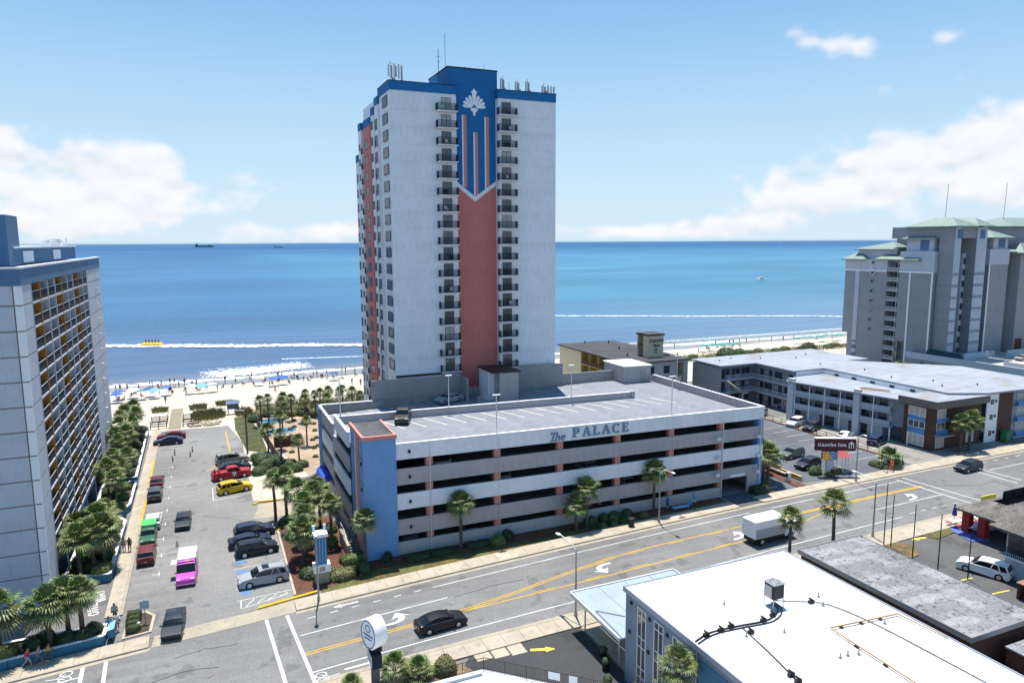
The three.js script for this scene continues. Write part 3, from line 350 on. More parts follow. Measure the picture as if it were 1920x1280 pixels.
{
  const t = thing('hotel_tower', 'tall white hotel tower with blue crown and coral centre stripe', 'building');
  const F = (i) => 15.4 + i * 2.595, V0 = 110.6;
  mesh('core', [box(27.7, 38.35, 8, 59.8, V0 + .06, 130), box(45.65, 56.0, 8, 59.8, V0 + .06, 130), box(38.3, 45.7, 8, 59.8, V0 + 1.3, 130)], M.stuccoWhite, t);
  for (let i = 0; i < 17; i++) { const a = F(i) - .12, b = F(i + 1) - .14; for (const [u0, u1] of [[27.6, 38.4], [45.6, 56.1]]) mesh('wall_panel', box(u0, u1, a, b - .004, V0, V0 + .2), M.stuccoWhite, t); }
  mesh('wall_panel', [box(45.6, 45.9, 15, 59.8, V0 + .21, V0 + 1.3), box(38.1, 38.4, 15, 59.8, V0 + .21, V0 + 1.3)], M.stuccoWhite, t);
  mesh('base_band', [box(27.55, 38.45, 14.9, 15.27, V0 - .03, V0 + .3), box(45.55, 56.15, 14.9, 15.27, V0 - .03, V0 + .3)], M.blackMetal, t);
  // crown bands
  const bandB = (u0, u1, h, v0, v1) => { const p = mesh('roof_band', box(u0, u1, h, h + 1.32, v0, v1), M.towerBlue, t); mesh('coping', box(u0 - .05, u1 + .05, h + 1.322, h + 1.42, v0 - .05, v1 + .05), M.navyRail, p); };
  bandB(27.56, 38.4, 59.62, V0 - .04, 118); bandB(45.6, 56.14, 59.62, V0 - .04, 130); bandB(38.41, 45.59, 59.62, 113.2, 130);
  // centre strip in the recess
  const RV = V0 + 1.2; const strip0 = mesh('centre_strip', plate([[38.41, 11.9], [45.59, 11.9], [45.59, 45.8], [41.9, 43.1], [38.41, 45.8]], RV + .12, .12), M.coral, t);
  mesh('centre_strip', plate([[38.41, 46.5], [41.9, 43.9], [45.59, 46.5], [45.59, 61.3], [38.41, 61.3]], RV + .12, .12), M.towerBlue, t);
  mesh('chevron', plate([[38.41, 45.8], [41.9, 43.1], [45.59, 45.8], [45.59, 46.5], [41.9, 43.9], [38.41, 46.5]], RV + .1, .14), M.stuccoWhite, t);
  for (const [u, a, b] of [[39.75, 45.55, 56.8], [41.7, 44.1, 54.2], [43.65, 45.2, 56.7]]) { mesh('stripe', box(u, u + .24, a, b, RV - .05, RV + .02), M.stuccoWhite, t); mesh('stripe', box(u + .25, u + .78, a + (u > 42 ? .15 : -.18), b, RV - .03, RV + .02), M.coralPale, t); }
  { // palmette emblem
    const e = [], cx = 41.9, petal = (ang, L, w, r0) => { const s = new THREE.Shape(); const c = Math.cos(ang), d = Math.sin(ang), q = (x, y) => [cx + (x * c - y * d), 58.05 + (x * d + y * c)]; s.moveTo(...q(r0, -.06)); s.bezierCurveTo(...q(L * .6, -w * .7), ...q(L * .85, -w * 1.1), ...q(L, -w * .3)); s.bezierCurveTo(...q(L * 1.06, w * .3), ...q(L * .95, w), ...q(L * .78, w * .62)); s.bezierCurveTo(...q(L * .6, w * .45), ...q(L * .4, .1), ...q(r0, .06)); return new THREE.ExtrudeGeometry(s, { depth: .08, bevelEnabled: false, curveSegments: 6 }); };
    const mirror = (g) => g.clone().applyMatrix4(new THREE.Matrix4().makeScale(-1, 1, 1)).translate(2 * cx, 0, 0);
    for (const [a, L, w] of [[66, 2.0, .34], [44, 2.0, .34], [24, 2.0, .32], [6, 1.95, .3]]) { const g = petal(a * R, L, w, .35); e.push(g); const m = mirror(g).toNonIndexed(), p = m.attributes.position; for (let i = 0; i < p.count; i += 3) { const x = p.getX(i), y = p.getY(i), z = p.getZ(i); p.setXYZ(i, p.getX(i + 1), p.getY(i + 1), p.getZ(i + 1)); p.setXYZ(i + 1, x, y, z); } m.computeVertexNormals(); e.push(m); }
    const s = new THREE.Shape(); [[0, 3.0], [.22, 2.65], [.5, 2.5], [.36, 2.15], [.18, .5], [-.18, .5], [-.36, 2.15], [-.5, 2.5], [-.22, 2.65]].forEach(([x, y], i) => i ? s.lineTo(cx + x, 58.05 + y) : s.moveTo(cx + x, 58.05 + y)); e.push(new THREE.ExtrudeGeometry(s, { depth: .08, bevelEnabled: false }));
    const b = new THREE.Shape(); [[-.72, .18], [-.4, -.05], [0, .12], [.4, -.05], [.72, .18], [.5, -.45], [.22, -.6], [.16, -1.15], [-.16, -1.15], [-.22, -.6], [-.5, -.45]].forEach(([x, y], i) => i ? b.lineTo(cx + x, 57.95 + y) : b.moveTo(cx + x, 57.95 + y)); e.push(new THREE.ExtrudeGeometry(b, { depth: .08, bevelEnabled: false }));
    mesh('palmette_emblem', e.map((g) => g.translate(0, 0, -RV - .02)), M.white, t);
  }
  const ph = mesh('penthouse', box(37.5, 46.0, 60.3, 64.0, RV + .13, 122), M.towerBlue, t); mesh('coping', box(37.4, 46.1, 64.002, 64.18, RV + .05, 122.1), M.navyRail, ph); mesh('antenna', [rod(V3(44.5, 64.1, 114), V3(44.5, 65.4, 114), .03), box(40.6, 40.9, 64.1, 64.5, 113, 113.3)], M.blackMetal, ph);
  const bl = rng(31);
  for (const [u0, u1, d0, d1] of [[34.95, 38.3, 35.9, 37.5], [45.3, 48.6, 46.2, 47.85]]) for (let i = 0; i < 17; i++) {
    const h = F(i); const b = mesh('balcony', rbox(u0, u1, h - .13, h + .02, V0 - 1.2, V0 - .002, .03), M.stuccoWhite, t);
    mesh('railing', [...railFront(u0 + .05, u1 - .05, h + .02, h + 1.12, V0 - 1.14), ...railSide(V0 - 1.1, V0 - .02, h + .02, h + 1.12, u0 + .05), ...railSide(V0 - 1.1, V0 - .02, h + .02, h + 1.12, u1 - .05)], M.blackMetal, b);
    const kind = bl(); frontWindow(t, d0, d1, h + .03, h + 2.12, V0, { name: 'sliding_door', pane: kind < .12 ? M.curtain : M.glass, mull: 1 });
    if (bl() < .6) { const cx = u0 + .8 + bl() * 1.4; mesh('balcony_chair', [box(cx, cx + .5, h + .38, h + .43, V0 - .8, V0 - .35), box(cx, cx + .5, h + .43, h + .9, V0 - .37, V0 - .32), ...[[0, -.8], [.46, -.8], [0, -.37], [.46, -.37]].map(([a, c]) => box(cx + a, cx + a + .04, h + .02, h + .38, V0 + c, V0 + c + .04))], bl() < .5 ? M.white : M.navyRail, b); }
  }
  // stepped flank with windows
  const seg = [[27.6, 110.6, 117.5, 60, M.stuccoWhite], [27.4, 117.5, 120, 58.6, M.stuccoWhite], [27.2, 120, 122, 57.3, M.stuccoWhite], [27.0, 122, 127.2, 56, M.coral], [27.5, 127.2, 128.6, 56, M.grayWall], [26.85, 128.6, 130.8, 56, M.stuccoWhite], [26.75, 130.8, 133, 50.8, M.stuccoWhite]];
  seg.forEach(([u, a, b, h, m], k) => { if (k) { const p = mesh('flank_wall', box(u, 28.2, 0, h, a + .001, b), m, t); const q = mesh('roof_band', box(u - .04, 28.25, h + .002, h + 1.3, a + .002, b), M.towerBlue, p); } });
  for (let i = -3; i < 17; i++) { const h = F(i);
    if (i >= 0) sideWindow(t, 112, 115.1, h + .55, h + 2.15, 27.6, -1, { mull: 3 }); if (h + 2.5 < 58.6) sideWindow(t, 118, 119.7, h + .4, h + 2.1, 27.4, -1, { mull: 2 });
    if (h + 2.4 < 57.3) sideWindow(t, 120.5, 121.6, h + .7, h + 2.1, 27.2, -1, { mull: 1 }); if (h + 2.4 < 56) { sideWindow(t, 123.6, 125.8, h + .5, h + 2.1, 27.0, -1, { mull: 2 }); sideWindow(t, 129.2, 130.3, h + .9, h + 2, 26.85, -1, { mull: 1 });
      const b = mesh('balcony', box(26.7, 27.45, h - .1, h + .02, 127.25, 128.55), M.stuccoWhite, t); mesh('railing', railSide(127.3, 128.5, h + .02, h + 1.1, 26.75), M.blackMetal, b);
      const c = mesh('balcony', box(26.85, 27.35, h - .1, h + .02, 117.55, 117.95), M.stuccoWhite, t); mesh('railing', railSide(117.55, 117.95, h + .02, h + 1.1, 26.9, .1), M.blackMetal, c); }
    if (h + 2.4 < 50.8) sideWindow(t, 131.3, 132.5, h + .6, h + 2.1, 26.75, -1, { mull: 1 }); }
}
function antenna(u, v, h, kind, label) {
  const t = thing('rooftop_antenna', label, 'antenna', 'antennas on the tower roof');
  if (kind === 'mast') { mesh('mast', [rod(V3(u, 61, v), V3(u, h, v), .05)], M.blackMetal, t); mesh('crossarm', [rod(V3(u - .5, h - 1.2, v), V3(u + .5, h - 1.1, v), .03), rod(V3(u - .35, h - 2, v), V3(u + .35, h - 1.8, v + .2), .03)], M.blackMetal, t); }
  else if (kind === 'whip') mesh('mast', rod(V3(u, 61, v), V3(u, h, v), .035), M.blackMetal, t);
  else { mesh('mast', [rod(V3(u, 60.9, v), V3(u, h + .4, v), .05), rod(V3(u - .4, 62, v), V3(u + .4, 62, v), .04)], M.grayMetal, t); const n = kind === 'cluster' ? 6 : 2; for (let i = 0; i < n; i++) mesh('panel', rbox(u - .55 * (n > 1) + i * .38, u - .55 * (n > 1) + i * .38 + .28, h - 1.9 - .3 * (i % 3), h - .25 * (i % 2), v - .35 - .3 * (i % 3), v - .2 - .3 * (i % 3), .04), i % 2 ? M.grayMetal : M.paleMetal, t); mesh('radio_box', [rbox(u + .1, u + .5, 61.4, 61.9, v - .3, v - .05, .03)], M.grayMetal, t); }
}
antenna(28.6, 113, 63.9, 'cluster', 'cluster of panel antennas at the stepped flank corner'); antenna(37, 115, 67.4, 'mast', 'lattice mast with crossarms beside the penthouse'); antenna(38.5, 116, 70.2, 'whip', 'tall thin whip antenna above the penthouse');
antenna(47.6, 113.5, 63.4, 'panel', 'panel antenna next to the penthouse'); antenna(48.8, 113.5, 62.9, 'whip', 'short whip antenna between two panels'); antenna(50.3, 113.5, 63.1, 'panel', 'slim panel antenna mid roof'); antenna(52.2, 113.5, 63.3, 'panel', 'wide panel antenna mid roof'); antenna(55, 113, 62.7, 'cluster', 'dense antenna cluster at the plain roof corner');

// ================= parking garage =================
const shear = (g) => { const p = g.attributes.position; for (let i = 0; i < p.count; i++) { const y = p.getY(i); if (y > 0) p.setY(i, y - .0164 * (p.getX(i) - 19) * (y / 13.5)); } g.computeVertexNormals(); return g; };
{
  const t = thing('parking_garage', 'long parking garage with white and beige bands and rooftop deck', 'parking garage');
  const part = (n, g, m, p = t) => mesh(n, (Array.isArray(g) ? g : [g]).map((x) => shear(clean(x))), m, p);
  const bays = [19.15, 23.2, 31.9, 40.6, 49.2, 57.8, 66.4, 73.9];
  const bands = [[11.61, 13.5, M.stuccoWhite], [8.55, 10.49, M.stuccoBeige], [5.55, 7.49, M.stuccoWhite], [2.45, 4.35, M.stuccoBeige], [0, 1.6, mat(.5, .48, .47, { map: T.stucco })]];
  bands.forEach(([a, b, m], k) => { for (let i = 0; i < 7; i++) { if (i === 6 && k >= 3) continue; part('band_panel', box(bays[i] + .015, bays[i + 1] - .015, a, b, 78.2, 78.45), m); } });
  part('entrance_wall', [box(66.42, 73.0, 2.75, 4.35, 78.2, 78.5), box(71.2, 73.0, 0, 2.75, 78.2, 78.5)], M.stuccoBeige); part('entrance_sign', box(68, 70.6, 2.95, 3.3, 78.1, 78.19), M.white);
  for (const u of bays.slice(1, 7)) for (const [a, b] of [[10.49, 11.61], [7.49, 8.55], [4.35, 5.55], [1.6, 2.45]]) part('column', box(u - .38, u + .42, a - .3, b + .3, 78.46, 79.2), M.coralPale);
  part('corner_column', box(73.0, 73.85, 0, 11.6, 78.24, 79.4), M.stairBlue);
  for (const f of [9.15, 6.1, 3.05]) part('floor_slab', box(15.3, 73.5, f - .3, f, 78.7, 109), M.garageConcrete); part('floor_slab', box(15.3, 73.5, .02, .05, 78.5, 109), M.garageConcrete);
  for (let i = 0; i < 6; i++) for (const v of [88, 98]) part('inner_column', box(bays[i + 1] - .3, bays[i + 1] + .3, 0, 11.9, v, v + .6), M.garageConcrete);
  part('rear_wall', box(15.3, 73.6, 0, 11.8, 109, 109.3), M.garageConcrete); part('side_wall', box(73.55, 73.85, 0, 12.1, 79.41, 109.3), M.stuccoBeige);
  // deck: front half flat, rear lane ramping down to the left
  part('deck', prism([[15.3, 78.45], [73.6, 78.45], [73.6, 109], [62.4, 109], [62.4, 95.1], [15.3, 95.1]], 11.85, 12.2), M.deck);
  { const a = 15.3, b = 62.38, h0 = 10.4, h1 = 12.2; const g = []; for (let i = 0; i < 8; i++) { const x0 = a + (b - a) * i / 8, x1 = a + (b - a) * (i + 1) / 8, y0 = h0 + (h1 - h0) * i / 8, y1 = h0 + (h1 - h0) * (i + 1) / 8; g.push(quad(V3(x0, y0, 95.2), V3(x1, y1, 95.2), V3(x1, y1, 109), V3(x0, y0, 109)), quad(V3(x0, y0 - .35, 95.2), V3(x1, y1 - .35, 95.2), V3(x1, y1 - .35, 109), V3(x0, y0 - .35, 109))); } part('ramp', g, M.deck); }
  part('parapet', box(73.6, 73.9, 12.2, 13.5, 78.46, 106), M.stuccoBeige); part('divider_wall', [box(15.3, 62.4, 10.2, 13.25, 95.1, 95.4), box(61.9, 62.5, 12.2, 13.4, 94.8, 95.7)], M.stuccoBeige);
  part('parapet', box(15.0, 15.28, 11.61, 13.5, 85.5, 95.4), M.stuccoWhite); part('parapet_cap', [box(14.95, 15.33, 13.501, 13.56, 85.5, 95.45), box(19.2, 73.95, 13.501, 13.56, 78.15, 78.5), box(73.55, 73.95, 13.501, 13.56, 78.5, 106), box(15.3, 62.4, 13.251, 13.3, 95.05, 95.45)], M.whiteTrim);
  // flank towards the lot
  for (const [a, b, m] of bands.slice(1)) part('band_panel', box(15.0, 15.25, a, b, 85.5, 96.8), m);
  for (const [a, b, m] of [[9.9, 11.9, M.stuccoBeige], [6.9, 8.8, M.stuccoWhite], [3.9, 5.8, M.stuccoBeige], [0, 2.75, M.stuccoBeige]]) part('band_panel', box(15.0, 15.25, a, b, 96.85, 107), m);
  part('parapet_cap', [box(14.95, 15.3, 11.901, 11.96, 96.8, 109.4), box(15.3, 23.4, 11.901, 11.96, 109.1, 109.55)], M.whiteTrim); part('corner_pier', [box(14.9, 15.3, 0, 11.9, 107.01, 109.4), ...[0, 1, 2].map((i) => box(14.8, 14.9, 0, 11.7, 107.3 + i * .75, 107.6 + i * .75))], M.stairBlue);
  part('rear_parapet', box(15.3, 23.4, 9.5, 11.9, 109.31, 109.55), M.stuccoBeige);
  part('screen_wall', [box(23.4, 38.4, 9, 15.0, 109.7, 109.99), box(38.1, 38.4, 9, 15.0, 106.5, 109.69), box(45.7, 57.2, 9, 16.1, 109.7, 109.99), box(38.4, 45.7, 9, 13, 109.2, 109.5)], M.grayWall); part('rear_parapet', box(57.2, 68.5, 11.5, 14.1, 109.7, 109.99), M.grayWall);
  part('ramp_rail', railFront(38.8, 45, 11.4, 12.6, 103.4, .3, .03), M.paleMetal);
  { const p = part('stair_room', box(42.3, 45.6, 11, 16.4, 102.8, 109.1), M.stuccoBeige); part('stair_room_roof', box(40.9, 45.9, 16.401, 16.6, 102.5, 109.15), M.blackMetal, p); part('side_panel', box(41.2, 42.28, 11, 16.39, 105, 109.1), M.stuccoWhite, p); part('door', box(42.25, 42.29, 11.6, 13.6, 103.4, 104.4), M.grayMetal, p); }
  { const p = part('elevator_room', box(67.6, 73.2, 12.2, 15.3, 106.1, 113), M.stuccoBeige); part('elevator_room_roof', box(67.4, 73.4, 15.301, 15.5, 105.9, 113.2), M.whiteTrim, p); part('door', box(71, 72.1, 12.22, 14.5, 106.04, 106.09), M.grayMetal, p); }
  // stair tower
  { const p = part('stair_tower', [box(15.35, 19.14, 0, 14.3, 78.0, 85.48)], M.stairBlue); part('cornice', [box(15.2, 19.25, 14.301, 14.75, 77.85, 78.2), box(15.2, 15.5, 14.301, 14.75, 78.2, 85.6), box(18.95, 19.25, 14.301, 14.75, 78.2, 85.6)], M.coralPale, p); part('roof', box(15.5, 18.95, 14.301, 14.6, 78.2, 85.6), mat(.12, .12, .13, { map: T.roof }), p);
    part('coral_stripe', box(15.25, 15.34, 0, 14.3, 80.4, 82.0), M.coralPale, p); part('trim', box(15.22, 15.34, 0, 14.3, 82.02, 82.25), M.whiteTrim, p); for (const h of [4.2, 8.2, 11.2]) part('wall_light', box(15.2, 15.34, h, h + .35, 78.9, 79.2), M.blackMetal, p); }
  for (const [a] of bands.slice(0, 4)) part('wall_light', box(20.6, 20.85, a + .75, a + 1.1, 77.98, 78.19), M.blackMetal);
  for (const g of [rod(V3(23.2, 0, 78.14), V3(23.2, 12, 78.14), .05), rod(V3(66.4, 0, 78.1), V3(66.4, 12, 78.1), .07), rod(V3(73.3, 0, 78.1), V3(73.3, 12, 78.1), .07)]) part('downpipe', g, M.paleMetal);
  for (const h of [3.6, 6.2, 9.2]) { part('flood_light', [rbox(64.9, 65.6, h, h + .5, 77.4, 77.9, .05), box(65.6, 66.4, h + .2, h + .27, 77.95, 78.05)], M.paleMetal); part('flood_light', [rbox(72.2, 72.8, h - .4, h + .1, 77.4, 77.9, .05)], M.paleMetal); }
  part('awning', [new THREE.CylinderGeometry(.9, .9, 5.2, 12, 1, false, 0, Math.PI).rotateX(Math.PI / 2).rotateZ(Math.PI / 2).translate(14.7, 2.5, -103.5)], mat(.02, .08, .5));
  // raised lettering
  const tm = mat(.13, .23, .34, { rough: .5 }); const put = (s, f, size, u, h, skew, name) => { const g = textGeo(s, f, size, .14); if (skew) g.applyMatrix4(new THREE.Matrix4().makeShear(0, 0, skew, 0, 0, 0)); g.translate(u, h, -78.19); return part(name, g, tm); };
  let u = 42.1; for (const c of 'PALACE') { put(c, 'serif', 1.3, u, 12.0, 0, 'letter'); u += c === 'L' ? 1.4 : 1.5; } put('T', 'serifR', 1.2, 38.75, 11.75, .3, 'letter'); put('he', 'serifR', .95, 39.55, 11.75, .3, 'letter');
  // stall lines on the deck
  const st = (u, v, L, k) => quad(V3(u - .08, 12.208, v), V3(u + .08, 12.208, v), V3(u + .08 + k, 12.208, v + L), V3(u - .08 + k, 12.208, v + L));
  for (let i = 0; i < 18; i++) { part('stall_line', st(20.5 + i * 2.9, 78.9, 3.3, -1.0), M.deckStripe); part('stall_line', st(17.5 + i * 2.9, 89.6, 4.8, -1.9), M.deckStripe); }
  const rh = (x) => 10.41 + 1.8 * (x - 15.3) / 47.08; for (let i = 0; i < 13; i++) { const x = 20 + i * 3.2; if (x < 38 || x > 46) part('stall_line', [quad(V3(x - .05, rh(x) + .012, 104.6), V3(x + .05, rh(x) + .012, 104.6), V3(x - .85, rh(x - .9) + .012, 109), V3(x - .95, rh(x - .9) + .012, 109))], M.deckStripe); }
}
{ // entry stairs at the stair tower
  const t = thing('entry_stairs', 'dark concrete steps with white rail beside the blue stair tower', 'stairs'); for (let i = 0; i < 6; i++) mesh('step', box(13.9, 15.3, 0, 1.2 - i * .18, 82.4 - i * .42, 82.8 - i * .42), M.concreteDark, t); mesh('landing', box(13.9, 15.3, 0, 1.38, 82.82, 85.4), M.concreteDark, t); mesh('cheek_wall', box(13.55, 13.88, 0, 1.5, 80, 85.4), M.concrete, t); mesh('handrail', [rod(V3(13.7, 1.0, 79.9), V3(13.7, 2.4, 82.8), .035), rod(V3(13.7, 2.4, 82.8), V3(13.7, 2.4, 85.2), .035), ...[79.9, 81.3, 82.8, 85.2].map((v, i) => rod(V3(13.7, .6, v), V3(13.7, [1, 1.7, 2.4, 2.4][i], v), .03))], M.paleMetal, t);
}
function deckLamp(u, v, h0, h1, label) { const t = thing('deck_lamp', label, 'lamp post', 'lamp posts on the garage deck'); mesh('post', cyl(u, v, h0, h1, .07, .06, 8), M.paleMetal, t); mesh('base', cyl(u, v, h0, h0 + .25, .14, .14, 8), M.paleMetal, t); mesh('lamp_head', [rbox(u - .5, u + .5, h1, h1 + .14, v - .18, v + .18, .05)], M.paleMetal, t); }
deckLamp(15.9, 95.3, 13.3, 18.6, 'grey deck lamp at the corner nearest the pools'); deckLamp(31.3, 95.3, 13.0, 17.6, 'pale deck lamp in front of the coral stripe'); deckLamp(51.2, 95.3, 12.8, 17.6, 'pale deck lamp at the end of the tower shadow'); deckLamp(31.9, 78.6, 13.3, 18, 'pale deck lamp on the parapet before the raised lettering'); deckLamp(57.8, 78.6, 12.9, 18.2, 'pale deck lamp on the parapet past the raised lettering'); deckLamp(73.7, 99, 12.4, 17, 'pale deck lamp on the parapet facing the dark flat roof');
// ================= other buildings =================
{ // grey hotel with orange balcony bays
  const t = thing('balcony_hotel', 'tall pale grey hotel with orange balcony bays and blue roof band', 'building');
  const F = (k) => 3.65 + 2.46 * k, U = -16;
  mesh('core', [box(-62, U - .04, 0, 32.6, 80.66, 85), box(-62, U - 1.9, 0, 32.6, 85, 123), box(-62, U - .04, 0, 32.6, 123, 137.9)], M.joint, t);
  for (let k = -1; k < 12; k++) { const a = k < 0 ? 0 : F(k) + .06, b = F(k + 1) - .06 + (k === 11 ? 0 : 0); for (let i = 0; i < 3; i++) mesh('wall_panel', box(-62 + i * 15.1, -62 + (i + 1) * 15.1 - .02, a, Math.min(b, 32.6), 80.58, 80.66), M.lhWall, t); mesh('wall_panel', box(-16.6, U + .04, a, Math.min(b, 32.6), 80.55, 80.75), M.whiteTrim, t); mesh('wall_panel', box(U - .04, U, a, Math.min(b, 32.6), 80.76, 84.9), M.lhWall, t); for (const [v0, v1] of [[123, 130.4], [130.44, 137.9]]) mesh('wall_panel', box(U - .04, U, a, Math.min(b, 32.6), v0, v1), M.lhWall, t); }
  each('wall_light', Array.from({ length: 12 }, (_, k) => box(U, U + .3, F(k) + 1.1, F(k) + 1.3, 131.5, 131.8)), M.white, t);
  const bay = 38 / 9;
  for (let k = 0; k < 12; k++) {
    mesh('floor_slab', box(U - 1.9, U + .02, F(k) - .2, F(k), 85.02, 122.98), M.lhWall, t);
    for (let i = 0; i < 9; i++) { const v0 = 85 + i * bay + .12, v1 = 85 + (i + 1) * bay - .12, o = i % 3 === 0; const w = mesh('balcony_wall', box(U - 1.89, U - 1.84, F(k) + .002, F(k) + 2.24, v0, v1), o ? M.orange : M.lhWall, t); sideWindow(w, v0 + .5, v1 - .8, F(k) + .05, F(k) + 2.05, U - 1.84, 1, { name: 'sliding_door', mull: 1, pane: M.glass });
      const r = mesh('railing', [box(U - .1, U - .06, F(k) + .03, F(k) + 1.02, v0, v1)], M.navyRail, t); mesh('top_rail', box(U - .12, U - .03, F(k) + 1.021, F(k) + 1.08, v0, v1), M.paleMetal, r); }
  }
  for (let i = 0; i <= 9; i++) mesh('divider', box(U - 1.9, U + .03, 3.3, 32.6, 85 + i * bay - .11 + (i === 0 ? .1 : 0), 85 + i * bay + .11), i % 3 === 1 ? M.orange : M.lhWall, t);
  mesh('ground_floor', [box(U - 3.2, U - 2.8, 0, 3.3, 85, 123), box(U - 3, U + .03, 3.0, 3.44, 85, 123)], M.lhBlue, t); for (let i = 0; i < 5; i++) mesh('pillar', box(U - .6, U, 0, 3, 90 + i * 8, 90.7 + i * 8), M.lhBlue, t);
  const b = mesh('roof_band', [box(-62, U + .05, 32.62, 34.2, 80.5, 138)], M.lhBlue, t); mesh('coping', [box(-62, U + .12, 34.201, 34.4, 80.42, 80.8), box(U - .4, U + .12, 34.201, 34.4, 80.8, 138.1)], M.whiteTrim, b);
  mesh('roof_house', box(-40, -17.6, 34.4, 36.1, 86.8, 126), M.lhBlue, t); mesh('roof_house_cap', box(-40.1, -17.4, 36.101, 36.3, 86.6, 126.2), M.whiteTrim, t); for (const [a, c] of [[91, 96], [108, 113]]) mesh('louver', box(-17.58, -17.5, 34.6, 35.8, a, c), M.whiteTrim, t); mesh('lift_tower', box(-34, -17.5, 34.4, 39.4, 84.6, 89.6), M.lhBlue, t);
  each('roof_vent', [cyl(-19, 112, 36.3, 37, .5), cyl(-18.8, 117, 36.3, 37.2, .8, .8), rbox(-20, -18.4, 36.3, 37.2, 119, 121.5, .1), rod(V3(-18.3, 36.3, 123.4), V3(-18.3, 37.4, 123.4), .1)], M.paleMetal, t); mesh('antenna', rod(V3(-18.5, 39.3, 86), V3(-18.5, 41.6, 86), .04), M.blackMetal, t);
}
// teal planters by the grey hotel
struct('hotel_drive', [sheet([[-60, 73.6], [-9.4, 74.6], [-9.4, 83.6], [-11.2, 84.2], [-16, 84.4], [-16, 80.4], [-60, 80.4]], .03)], mat(.2, .195, .19, { map: T.asphalt }), 'grey hotel driveway behind the corner planter', 'driveway');
{ const g = []; const a = textGeo('ONE', 'sans', .95, .004), b = textGeo('WAY', 'sans', .95, .004); for (const [x, u, v] of [[a, -11.5, 77.2], [b, -11.2, 80.1]]) { x.rotateX(-Math.PI / 2).rotateY(100 * R).translate(u, .036, -v); g.push(x); } paint('drive_lettering', 'white ONE WAY lettering on the hotel driveway', g, M.whitePaint); }
function planter(label, pts, h, m = M.teal) { const t = thing('planter', label, 'planter'); for (let i = 0; i < pts.length; i++) { const [a, b] = pts[i], [c, d] = pts[(i + 1) % pts.length], L = Math.hypot(c - a, d - b), nx = -(d - b) / L * .12, ny = (c - a) / L * .12, ex = (c - a) / L * .02, ey = (d - b) / L * .02; mesh('wall', prism([[a - nx + ex, b - ny + ey], [c - nx - ex, d - ny - ey], [c + nx - ex, d + ny - ey], [a + nx + ex, b + ny + ey]], 0, h), m, t); mesh('cap', prism([[a - nx * 1.4, b - ny * 1.4], [c - nx * 1.4, d - ny * 1.4], [c + nx * 1.4, d + ny * 1.4], [a + nx * 1.4, b + ny * 1.4]], h + .001 + i * .001, h + .05 + i * .001), M.whiteTrim, t); } mesh('soil', sheet(pts, h - .15), M.soil, t); return t; }
planter('long teal planter wall under the corner palms', [[-40, 66.9], [-17.6, 70.0], [-10.4, 71.0], [-10.3, 73.1], [-17.4, 73.2], [-40, 72.6]], .85);
planter('teal planter between the hotel and the lot sidewalk', [[-15.6, 85.4], [-11.3, 84.7], [-11.2, 101], [-12.4, 103.2], [-15.6, 103]], .95);
planter('teal planter with the bent corner beside the parked cars', [[-15.4, 104.8], [-12.2, 104.5], [-11.2, 107.5], [-11.2, 118], [-15.4, 118]], .95);
planter('far teal planter running to the boardwalk', [[-15.4, 119.8], [-11.3, 119.5], [-11.6, 151], [-18, 151]], 1.1);
{ const t = thing('corner_island', 'small kerbed island with hedges and a green sign', 'traffic island'); mesh('kerb', prism([[-9, 71], [-6.5, 71.4], [-6.3, 74.6], [-7.2, 75.9], [-8.8, 75.6]], 0, .14), M.concretePale, t); mesh('soil', prism([[-8.75, 71.3], [-6.75, 71.65], [-6.6, 74.5], [-7.3, 75.5], [-8.6, 75.3]], .14, .2), M.soil, t); }
